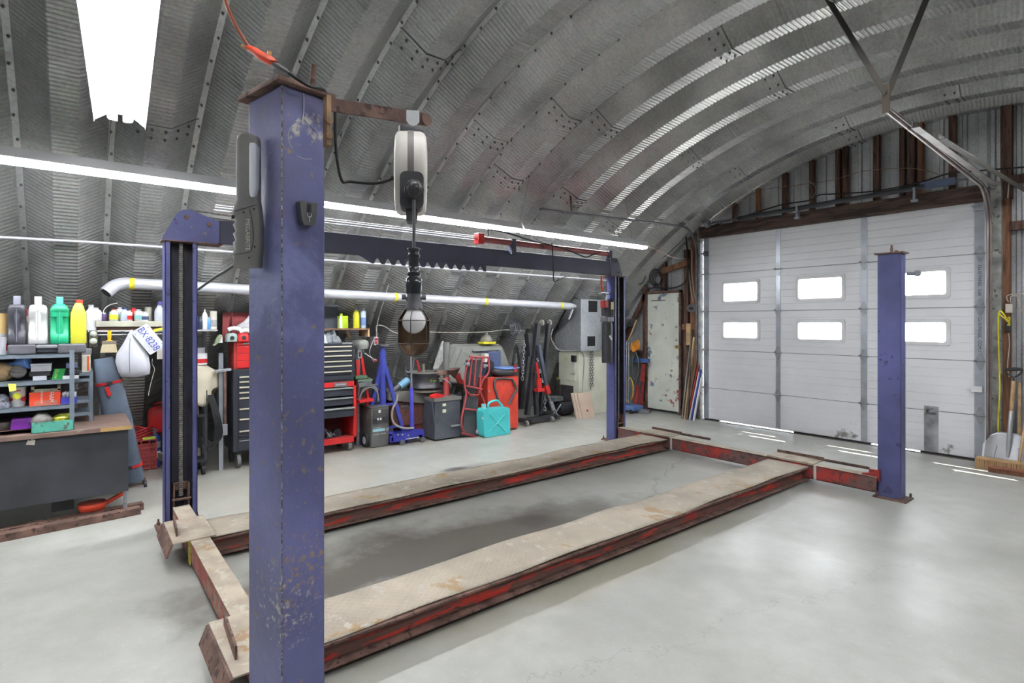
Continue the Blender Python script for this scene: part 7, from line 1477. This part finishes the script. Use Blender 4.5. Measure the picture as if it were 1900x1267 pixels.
mb.prism([(A(866, 735).y, A(866, 735).z), (A(890, 737).y, A(890, 737).z), (A(886, 808).y, .02), (A(860, 800).y, .03)], (XK-.03, 0, 0), (0, 1, 0), (0, 0, 1), (-.05, 0, 0)); mb.build('pad', pm('dark pad', (66, 68, 72), .7, 0, .1, 6), t, world=True, bevel=.01)
mb = MB()
for u, v in ((868, 676), (898, 679), (884, 801)): q = A(u, v); mb.cyl(q+Vector((.0, -.01, 0)), q+Vector((.02, .02, 0)), .032, n=16); mb.cut()
mb.build('castor', grey, t, world=True)
mb = MB()
for u, v in ((865, 675), (902, 678), (887, 797)): q = A(u, v); mb.obox(q, (.03, .05, .03)); mb.cut()
mb.build('castor_bracket', steel, t, world=True)
mb = MB(); mb.prism([(A(852, 742).y, A(852, 742).z), (A(864, 728).y, A(864, 728).z), (A(862, 790).y, .25), (A(854, 790).y, .25)], (XK-.12, 0, 0), (0, 1, 0), (0, 0, 1), (-.04, 0, 0)); solo(mb, 'black_sheet', pm('black sheeting', (48, 50, 56), .4), 'folded black sheeting hanging left of the red framed creeper', 'sheet', bevel=.01)
# ------------------------------------------------------------------ teal water jug
XG = -6.28; Y = lambda u, x=XG: atx(u, 780, x).y; ZZ = lambda v, u=920, x=XG: atx(u, v, x).z
t = thing('water_can', 'teal plastic water can with an X moulded on its front', 'water can', (-6.36, (Y(897)+Y(947))/2, 0))
yc, wd, ht_ = (Y(897)+Y(946))/2, Y(946)-Y(897), ZZ(758)
tp_ = lambda u, v: (atx(u, v, XG).y, atx(u, v, XG).z)
out = [tp_(898, 808), tp_(897, 765), (Y(898), ZZ(760)), (Y(901), ZZ(756.5)), (Y(933), ZZ(758)), (Y(942), ZZ(758)), (Y(946), ZZ(762)), tp_(947, 806), (Y(944), .006), (Y(901), .006)]
mb = MB(); mb.prism(out, (XG, 0, 0), (0, 1, 0), (0, 0, 1), (-.17, 0, 0)); mb.build('can_body', teal, t, world=True, bevel=.014, seg=3)
mb = MB(); mb.tube([(XG-.085, Y(912), ZZ(756)), (XG-.085, Y(914), ZZ(748)), (XG-.085, Y(928), ZZ(745)), (XG-.085, Y(936), ZZ(753)), (XG-.085, Y(939), ZZ(758))], .017, 10, 4); mb.build('handle', teal, t, world=True)
mb = MB(); mb.cyl((XG-.085, Y(904), ZZ(757)), (XG-.085, Y(904), ZZ(749)), .034, n=20); mb.build('cap', pm('pale teal cap', (140, 206, 204), .4), t, world=True)
mb = MB(); 
for a_, b2 in (((908, 768), (938, 801)), ((937, 768), (908, 801))): p, q = atx(*a_, XG), atx(*b2, XG); mb.beam(p+Vector((.001, 0, 0)), q+Vector((.001, 0, 0)), .014, .022, up=(1, 0, 0)); mb.cut()
mb.build('moulded_cross', pm('teal ridge', (96, 204, 204), .35), t, world=True, bevel=.004)
mb = MB(); q = atx(899, 776, XG); mb.cyl((XG-.02, Y(897.5)-.001, q.z), (XG-.02, Y(897.5)-.004, q.z), .02, n=16); mb.build('round_sticker', white, t, world=True)
# ------------------------------------------------------------------ red parts washer with bracket, seat and boxes
XP = -6.50; Y = lambda u, x=XP: atx(u, 740, x).y; ZZ = lambda v, u=940, x=XP: atx(u, v, x).z
t = thing('red_oil_cabinet', 'upright red orange steel cabinet with a black forked bracket on its front', 'cabinet', (-6.68, 4.85, 0))
mb = MB(); mb.box((XP-.34, Y(905), .02), (XP, Y(962), ZZ(698))); mb.build('body', pm('red orange enamel', (206, 66, 48), .45, 0, .12, 5, (150, 70, 58), .36, 9), t, world=True, bevel=.012)
mb = MB()
for pts_ in ([(921, 700), (917, 715), (922, 733), (925, 745)], [(950, 703), (958, 722), (951, 735), (944, 750)], [(921, 703), (934, 702), (950, 704)]):
    mb.tube([atx(u, v, XP+.02) for u, v in pts_], .018, 8, 3, flat=.6); 
mb.build('forked_bracket', pm('worn black bracket', (76, 82, 84), .5, .1), t, world=True)
mb = MB(); mb.cyl((XP, Y(906.5), ZZ(723)), (XP+.02, Y(906.5), ZZ(723)), .015, n=10); mb.build('bolt_head', steel, t, world=True)
t = thing('folded_seat', 'folded black padded seat lying on top of the red orange cabinet', 'seat', (-6.65, 4.95, ZZ(698)))
mb = MB(); mb.loft((XP-.14, Y(942), ZZ(697)), [(0, .30, .30), (.03, .36, .46), (.07, .36, .5), (.10, .33, .48)], 24, 4); mb.build('pad', pm('black vinyl', (62, 62, 64), .45), t, world=True)
mb = MB(); mb.box((XP+.035, Y(950), ZZ(691)), (XP+.05, Y(956), ZZ(677))); mb.build('latch', red_dk, t, world=True)
mb = MB(); z_ = ZZ(697)+.102; mb.loft((XP-.10, Y(946), z_), [(0, .30, .36), (.012, .31, .38), (.02, .28, .34)], 24, 5); solo(mb, 'plastic_lid', pm('cornflower lid', (110, 142, 206), .4), 'cornflower blue lid lying on the folded black seat', 'lid')  # loose blue lid resting on the seat
mb = MB(); fb(mb, 907, 652, 930, 700, -6.78, .2); solo(mb, 'slate_bin', pm('slate blue bin', (72, 84, 118), .4), 'slate blue plastic bin behind the folded black seat', 'bin', bevel=.012)
mb = MB(); fb(mb, 900, 656, 907, 672, -6.76, .1); solo(mb, 'labelled_pack', offwhite, 'small white and green labelled pack left of the slate blue bin', 'box', bevel=.004)
mb = MB(); mb.prism([(atx(903, 700, -6.6).y, atx(903, 705, -6.6).z), (atx(909, 700, -6.6).y, atx(909, 668, -6.6).z), (atx(917, 700, -6.6).y, atx(917, 672, -6.6).z), (atx(915, 700, -6.6).y, atx(915, 704, -6.6).z)], (-6.6, 0, 0), (0, 1, 0), (0, 0, 1), (-.06, 0, 0)); solo(mb, 'black_pouch', black, 'black pouch hanging between the creeper and the red orange cabinet', 'pouch', bevel=.01)
# ------------------------------------------------------------------ engine hoist
t = thing('engine_hoist', 'folded black engine hoist with a red hydraulic ram, standing on castors', 'engine hoist', (-6.8, 5.85, 0))
XH = -6.66; A = lambda u, v, dx=0: atx(u, v, XH+dx)
mb = MB(); z_ = A(1000, 777).z
mb.beam((XH-.02, A(984, 780).y-.03, z_), (XH-.02, A(1033, 775).y+.0, z_), .07, .075); mb.cut()
mb.beam((XH+.08, A(982, 780).y, z_), (XH-.5, A(960, 780).y-.1, z_), .07, .06); mb.cut(); mb.beam((XH+.08, A(1031, 780).y, z_), (XH-.4, A(1031, 780).y-.02, z_), .07, .06); mb.build('base_tube', blackm, t, world=True, bevel=.004)
mb = MB(); mb.beam(A(978, 770), A(998, 600), .07, .075, up=(1, 0, 0)); mb.cut(); mb.beam(A(1002, 768, -.08), A(1018, 600, -.08), .06, .07, up=(1, 0, 0)); mb.cut(); mb.beam(A(965, 758, -.12), A(980, 610, -.12), .06, .07, up=(1, 0, 0)); mb.cut(); mb.beam(A(996, 770, .01), A(993, 722, .01), .06, .07, up=(1, 0, 0)); mb.build('folded_leg', blackm, t, world=True, bevel=.004)
mb = MB(); mb.beam(A(999, 640, .07), A(1013, 718, .07), .06, .065, up=(1, 0, 0)); bo = mb.build('boom', pm('satin slate steel', (74, 80, 92), .35, .2), t, world=True, bevel=.004)
mb = MB(); mb.beam(A(1012, 715, .07), A(1017, 730, .07), .075, .08, up=(1, 0, 0)); mb.build('boom_tip', red, bo, world=True, bevel=.004)
mb = MB(); mb.beam(A(996, 662, .05), A(1009, 714, .05), .05, .055, up=(1, 0, 0)); mb.cut(); mb.beam(A(980, 618, -.05), A(984, 660, -.05), .09, .10, up=(1, 0, 0)); mb.build('inner_boom', black, t, world=True)
for v, s_ in ((668, '1T'), (688, '1/2'), (706, '1/4')):
    q = A(998+(v-668)*.25, v, .10); text('lettering', s_, .06, white, t, basis((XH+.085, q.y, q.z), (0, .3, -1), (0, 1, .3)), .0005)
mb = MB(); mb.cyl(A(995, 672, .09), A(1000, 705, .09), .022, n=14); mb.cyl(A(999.5, 702, .09), A(1001, 722, .09), .042, n=18); mb.obox(A(1001, 723, .09), (.1, .14, .05)); mb.build('hydraulic_ram', red, t, world=True, bevel=.003)
mb = MB()
for u, v, dx in ((977, 787, .08), (1024, 780, .04)): q = A(u, v, dx); mb.cyl((XH+dx, q.y-.015, .045), (XH+dx, q.y+.015, .045), .045, n=18); mb.cut()
for u, v, dx in ((1004, 599, .0), (1018, 599, -.08)): q = A(u, v, dx); mb.cyl(q, q+Vector((0, .03, 0)), .05, n=18); mb.cut()
mb.build('castor', pm('pale castor', (150, 146, 138), .5), t, world=True)
mb = MB()
for u, dx in ((977, .08), (1024, .04)): q = A(u, 780, dx); mb.box((q.x-.02, q.y-.03, .04), (q.x+.02, q.y+.03, z_)); mb.cut()
mb.build('castor_fork', steel_dk, t, world=True)
def chain(name, p0, p1, label, m, r=.014, parent=None, sag=0):
    n_ = max(3, int((Vector(p1)-Vector(p0)).length/(r*2.3))); mb = MB(); p0 = Vector(p0); p1 = Vector(p1); d_ = (p1-p0).normalized(); a_ = d_.orthogonal().normalized(); b2 = d_.cross(a_)
    for i in range(n_):
        c = p0+(p1-p0)*(i+.5)/n_+Vector((0, 0, -sag*4*((i+.5)/n_)*(1-(i+.5)/n_))); s_ = a_ if i % 2 else b2
        mb.tube([c+d_*math.cos(q)*r*1.5+s_*math.sin(q)*r*.8 for q in [2*PI*k/10 for k in range(10)]], r*.28, 5, 0, True)
    if parent: return mb.build(name, m, parent, world=True)
    return solo(mb, name, m, label, 'chain')
chain('chain', A(973, 632, .02), A(969, 705, .02), 'chain hanging down the left side of the engine hoist', steel, .022)
chain('chain', A(1011, 735, .05), A(1011, 762, .05), 'short chain with a hook hanging from the hoist boom', steel, .022)
mb = MB(); mb.cyl(A(1017, 733, .02), A(1035, 772, .02), .012, n=10); mb.cut(); mb.cyl(A(1022, 745, .02), A(1027, 760, .02), .035, n=14); jk = thing('pump_rod', 'loose pump handle slanting beside the right leg of the hoist', 'handle', A(1030, 765, .02)); mb.build('rod', steel, jk, world=True)
mb = MB(); mb.tube([atx(950, 690, -6.86), atx(958, 640, -6.9), atx(965, 700, -6.86), atx(960, 760, -6.8)], .02, 8, 4); solo(mb, 'mudguard', rubber, 'curved dark rubber strip left of the engine hoist', 'rubber strip')
mb = MB(); random.seed(4)
for k in range(9): c = atx(952+3*(k % 4), 606+3*(k // 4), -6.98); mb.tube([c+Vector((0, math.cos(a)*.06+random.uniform(-.01, .01), math.sin(a)*.07)) for a in [2*PI*i/10 for i in range(10)]], .005, 5, 2, True)
solo(mb, 'tangled_wire', steel_dk, 'tangled dark wire hanging on the ribbed wall left of the hoist', 'wire')

# ------------------------------------------------------------------ furnace with plenum
fo = fl(1075, 772)          # near bottom corner
fx, fy = -6.74, 6.86; fz = 1.13
t = thing('furnace', 'old cream oil furnace standing near the corner, burner on its left side', 'furnace', (-7.1, 7.25, 0))
fcm = cream
mb = MB(); mb.box((-7.22, fy, .0), (fx, fy+.72, fz)); mb.build('cabinet', fcm, t, world=True, bevel=.006)
Q = lambda u, v: aty(u, v, fy)
def fbox(u0, v0, u1, v1, d, nm, m, par=t, bev=.002):
    p, q = Q(u0, v0), Q(u1, v1); mb = MB(); mb.box((p.x, fy-d, q.z), (q.x, fy, p.z)); return mb.build(nm, m, par, world=True, bevel=bev)
fbox(1038, 653, 1068, 707, .012, 'upper_door', fcm); fbox(1034, 655, 1038, 673, .014, 'hinge_block', steel_dk)
fbox(1063, 659, 1070, 671, .05, 'control_box', black); fbox(1063, 672, 1069, 693, .04, 'relay_box', pm('pale box', (190, 190, 182), .5))
fbox(1040, 713, 1064, 762, .004, 'burner_opening', pm('dark burner plate', (64, 60, 60), .7))
fbox(1033, 700, 1040, 704, .003, 'yellow_tape', tape_y)
mb = MB(); p = Q(1050, 664); mb.prism([(-.05, .05), (.05, .02), (.07, -.01), (.0, -.09), (-.06, -.04)], (p.x, fy-.014, p.z), (1, 0, 0), (0, 0, 1), (0, -.002, 0)); mb.build('paper_note', pm('yellowed note', (222, 218, 184), .7), t, world=True)
bu = thing('oil_burner', 'dark oil burner with a motor jutting from the lower left side of the furnace', 'burner', (-7.0, fy-.2, .25))
p = Q(1047, 741); q = Q(1058, 755)
mb = MB(); mb.cyl((q.x+.02, fy-.28, q.z), (q.x+.02, fy-.02, q.z), .11, n=24); mb.cyl((q.x+.08, fy-.36, q.z), (q.x+.08, fy-.28, q.z), .065, n=18); mb.build('blower', blackm, bu, world=True, bevel=.004)
mb = MB(); mb.box((p.x-.12, fy-.30, p.z-.01), (p.x+.06, fy-.08, p.z+.07)); mb.build('ignition_box', pm('mid grey box', (108, 112, 114), .5), bu, world=True, bevel=.006)
mb = MB(); mb.box((p.x-.22, fy-.32, q.z-.06), (p.x-.02, fy-.1, q.z+.10)); mb.build('fuel_pump', black, bu, world=True, bevel=.01)
mb = MB(); mb.tube([(q.x-.05, fy-.33, q.z-.05), (q.x-.03, fy-.38, q.z-.1), (q.x+.08, fy-.4, q.z-.02), (q.x+.14, fy-.36, q.z+.1)], .012, 8, 4); mb.build('fuel_line', lgrey, bu, world=True)
pl = thing('plenum', 'galvanised sheet metal duct box with cut openings on top of the furnace', 'duct', (-7.1, 7.3, fz))
px_, py_ = -6.64, 6.80; zt3 = 2.03
gm = galv('spangled duct steel', (150, 160, 172), .42)
mb = MB(); mb.prism([(-7.28, fz+.002), (px_, fz+.002), (px_, zt3), (-6.86, zt3), (-7.14, zt3-.38), (-7.28, zt3-.62)], (0, py_, 0), (1, 0, 0), (0, 0, 1), (0, .6, 0)); mb.build('duct_shell', gm, pl, world=True, bevel=.003)
mb = MB(); a1_, a2_ = aty(1056, 563, py_), aty(1084, 650, py_); mb.add([(a1_.x-.08, py_-.004, zt3-.02), (a1_.x-.05, py_-.004, zt3-.06), (px_-.01, py_-.012, fz+.01), (px_-.03, py_-.012, fz+.01)], [(0, 1, 2, 3)]); mb.build('cross_fold', gm, pl, world=True)
mb = MB(); Zp = lambda v, u=1098: atx(u, v, px_).z; Yp = lambda u: atx(u, 600, px_).y
mb.box((px_, Yp(1090), Zp(642)), (px_+.004, Yp(1104), Zp(624))); mb.cut(); mb.prism([(Yp(1092), Zp(558)), (Yp(1108), Zp(558)), (Yp(1108), Zp(579)), (Yp(1092), Zp(579))], (px_, 0, 0), (0, 1, 0), (0, 0, 1), (.004, 0, 0)); mb.build('cut_opening', pm('duct opening dark', (30, 30, 32), .9), pl, world=True)
mb = MB(); mb.tube([atx(1026, 610, -6.9), atx(1022, 625, -6.9), atx(1028, 640, -6.85), atx(1040, 650, -6.75), atx(1072, 651, -6.72), atx(1083, 660, -6.70), atx(1082, 700, -6.70), atx(1079, 740, -6.70)], .010, 6, 5); solo(mb, 'grey_flex', pm('grey flex cable', (150, 150, 150), .5), 'grey flex cable looping over the furnace front edge', 'cable')
hk1 = atx(1098, 645, fx+.03); 
for k, (u, v1_) in enumerate(((1096, 722), (1099.5, 716))): chain('chain', atx(u, 648, fx+.04), atx(u, v1_, fx+.04), ('chain hanging on the furnace side, the longer one', 'chain hanging on the furnace side, the shorter one')[k], steel_dk, .02)
for k, (u0, u1, dx, ang, lb) in enumerate(((1071, 1078, .05, .10, 'thin cardboard sheet leaning on the furnace, leftmost'), (1076, 1087, .08, .12, 'cardboard box flat with a red print leaning in the middle'), (1082, 1103, .11, .14, 'widest pale cardboard box leaning on the furnace, rightmost'))):
    t = thing('cardboard_box', lb, 'cardboard', fl((u0+u1)/2, 776)); x = fx+dx; ya, yb = atx(u0, 776, x+.12).y, atx(u1+2, 776, x+.12).y
    mb = MB(); H_ = .42; mb.add([(x+.12, ya, 0), (x+.12, yb, 0), (x+.01, yb-.02, H_), (x+.01, ya-.02, H_), (x+.09, ya, 0), (x+.09, yb, 0), (x-.02, yb-.02, H_), (x-.02, ya-.02, H_)], [(0, 1, 2, 3), (7, 6, 5, 4), (0, 4, 5, 1), (1, 5, 6, 2), (2, 6, 7, 3), (3, 7, 4, 0)]); mb.build('carton', pm('pale cardboard', (196, 176, 158), .8, 0, .05), t, world=True)
    if k: mb = MB(); q = Vector((x+.10, (ya+yb)/2-.02, .12 if k == 2 else .25)); mb.obox(q+Vector((-.01 if k == 2 else -.045, 0, 0)), (.008, .03, .04), (.78, 0, 0)); mb.build('red_print', red, t, world=True)

# ------------------------------------------------------------------ corner by the side door
mb = MB(); random.seed(9)
for k in range(7): mb.tube([aty(1171+i*3.2, 640+6*math.sin(i*1.3+k)+k*1.6-3, 8.1-.02*k) for i in range(6)], .012, 6, 4)
mb.tube([aty(1170, 642, 8.1), aty(1166, 655, 8.1), aty(1168, 664, 8.1)], .012, 6, 4)
solo(mb, 'orange_rope', pm('orange rope', (236, 150, 34), .6), 'bundle of bright orange rope hanging in the corner left of the side door', 'rope')
mb = MB()
for k in range(6): mb.tube([aty(1176+math.cos(a)*(9-k*.6)+k*.6, 680+math.sin(a)*(30-k*1.5), 8.15-.015*k) for a in [2*PI*i/14 for i in range(14)]], .010, 6, 3, True); mb.cut()
hh2 = thing('hanging_hoses', 'coil of grey hoses hanging in the corner under the orange rope', 'hose', (-6.6, 8.15, .5)); mb.build('hose_turn', pm('grey hose', (98, 102, 104), .5), hh2, world=True)
mb = MB(); mb.tube([aty(1166+math.cos(a)*9, 722+math.sin(a)*22, 8.05) for a in [2*PI*i/14 for i in range(14)]], .014, 8, 3, True); solo(mb, 'yellow_hose', pm('mustard hose', (206, 170, 80), .5), 'mustard yellow hose ring low in the corner', 'hose')
mb = MB(); mb.obox(aty(1184, 668, 8.2), (.5, .06, .07)); solo(mb, 'blue_bar', pm('faded blue bar', (70, 104, 160), .5), 'faded blue bar lying across behind the hose coil', 'bar')
t = thing('farm_jack', 'red perforated farm jack leaning left of the cream side door', 'jack', aty(1190, 760, 8.1))
mb = MB(); p, q = aty(1190, 752, 8.15), aty(1195, 672, 8.25); mb.beam(p, q, .05, .02, up=(0, 1, 0)); bar = mb.build('rack_bar', red_dk, t, world=True)
mb = MB()
for i in range(12): c = p+(q-p)*(i+.7)/12.5+Vector((0, -.012, 0)); mb.cyl(c, c+Vector((0, -.002, 0)), .009, n=8)
mb.build('bar_hole', black, bar, world=True)
mb = MB(); mb.beam(aty(1180, 752, 8.1), aty(1183, 715, 8.18), .06, .06, up=(0, 1, 0)); mb.cut(); mb.beam(aty(1192, 708, 8.12), aty(1194, 676, 8.2), .07, .05, up=(0, 1, 0)); mb.build('jack_runner', red_dk, t, world=True, bevel=.006)
t = thing('trolley_base', 'blue wheeled trolley base with two thin upright rods in the corner', 'trolley', aty(1172, 755, 7.9))
c = aty(1172, 752, 7.9); mb = MB(); mb.obox((c.x, c.y, .09), (.32, .3, .09)); mb.build('base', pm('dusty blue', (86, 116, 170), .5), t, world=True, bevel=.02)
mb = MB()
for u in (1162, 1166): mb.cyl(aty(u, 748, 7.88), aty(u+1, 632, 7.95), .011, n=8); mb.cut()
mb.build('upright_rod', chrome, t, world=True)
mb = MB(); mb.cyl((c.x+.1, c.y-.15, .04), (c.x+.1, c.y-.12, .04), .04, n=16); mb.cut(); mb.cyl((c.x-.12, c.y-.15, .04), (c.x-.12, c.y-.12, .04), .04, n=16); mb.build('wheel', rubber, t, world=True)
mb = MB(); p = aty(1183, 762, 8.0); mb.obox((p.x+.1, 8.0, .035), (.3, .16, .07), (0, 0, .3)); solo(mb, 'steel_scrap', steel_dk, 'grimy steel piece on the floor right of the blue trolley base', 'scrap metal', bevel=.012)
mb = MB(); hsv = thing('hung_shovel', 'dull steel scoop with a pale slanting handle hung high in the corner', 'shovel', aty(1170, 600, 8.2)); mb.prism([(aty(1150, 590, 8.2).x, aty(1150, 592, 8.2).z), (aty(1182, 590, 8.2).x, aty(1182, 592, 8.2).z), (aty(1172, 605, 8.2).x, aty(1172, 606, 8.2).z), (aty(1158, 605, 8.2).x, aty(1158, 606, 8.2).z)], (0, 8.2, 0), (1, 0, 0), (0, 0, 1), (0, -.2, 0)); mb.build('blade', steel_dk, hsv, world=True, bevel=.008)
mb = MB(); mb.cyl(aty(1181, 594, 8.1), aty(1166, 632, 8.1), .016, n=8); mb.build('handle', wood_lt, hsv, world=True)
# sticks and mouldings between side door and garage door
random.seed(13)
STK = [(1266, 776, 1281, 640, pm('grey stick', (130, 126, 118), .7), 'grey weathered stick, leftmost of the bundle by the garage door'), (1271, 776, 1288, 625, wood_lt, 'pale wooden stick in the bundle by the garage door'), (1274, 775, 1293, 668, pm('brown stick', (120, 98, 80), .7), 'brown stick in the bundle by the garage door'),
       (1277, 775, 1296, 678, red_dk, 'thin red rod in the bundle by the garage door'), (1280, 776, 1298, 690, pm('light trim', (206, 206, 204), .5), 'white moulding strip in the bundle by the garage door'), (1283, 775, 1301, 686, blue, 'thin bright blue strip in the bundle by the garage door'),
       (1276, 772, 1284, 612, pm('dark stick', (90, 80, 70), .7), 'tall dark stick in the bundle by the garage door'), (1287, 774, 1302, 700, white, 'white tapered strip, rightmost of the bundle by the garage door')]
for u0, v0, u1, v1, m, lb in STK:
    p = fl(u0, v0); p.y = 8.05+random.uniform(-.02, .05); p = Vector((aty(u0, v0, p.y).x, p.y, .0)); q = aty(u1, v1, 8.17); mb = MB(); mb.beam(p, q, .022, .035, up=(0, 1, 0)); solo(mb, 'leaning_stick', m, lb, 'stick', 'sticks leaning by the garage door')
# wires beside the garage door
WR = [([(1277, 430), (1274, 445), (1275, 470), (1280, 520), (1282, 540), (1286, 560)], 'pale cable hanging in a loop left of the garage door, outer one', 'pale cable'), ([(1281, 460), (1284, 470), (1283, 500), (1286, 530), (1291, 560)], 'pale cable hanging left of the garage door, inner one', 'pale cable')]
for pts_, lb, m in WR: mb = MB(); mb.tube([aty(u, v, 8.28) for u, v in pts_], .008, 6, 5); solo(mb, 'hanging_cable', MATS[m], lb, 'cable')
mb = MB()
for k in range(4): mb.tube([aty(1283+math.cos(a)*(8-k), 572+math.sin(a)*(7-k), 8.24) for a in [2*PI*i/10 for i in range(10)]], .009, 6, 3, True)
solo(mb, 'coiled_wire', steel_dk, 'small dark coil of wire on the timber left of the garage door', 'wire')
mb = MB()
for k in range(5): mb.tube([aty(1216+k*1.5+math.cos(a)*(11-k), 515+k+math.sin(a)*(16-k*2), 8.25+.01*k) for a in [2*PI*i/12 for i in range(12)]], .008, 6, 3, True)
solo(mb, 'hung_cable_coil', rubber, 'black cable coil hung on the wall above the cream side door', 'cable')
mb = MB(); mb.tube([aty(u, v, 8.26) for u, v in ((1202, 538), (1215, 533), (1240, 535), (1262, 530), (1275, 515), (1276, 480), (1273, 440))], .012, 6, 5); solo(mb, 'thick_cable', rubber, 'thick black cable curving up from above the cream side door', 'cable')
mb = MB(); p, q = aty(1275, 600, 8.3), aty(1283, 640, 8.3); mb.box((p.x, 8.27, q.z), (q.x, 8.33, p.z)); solo(mb, 'wood_block', wood_lt, 'pale wood block nailed under the coil of wire left of the garage door', 'wood block')
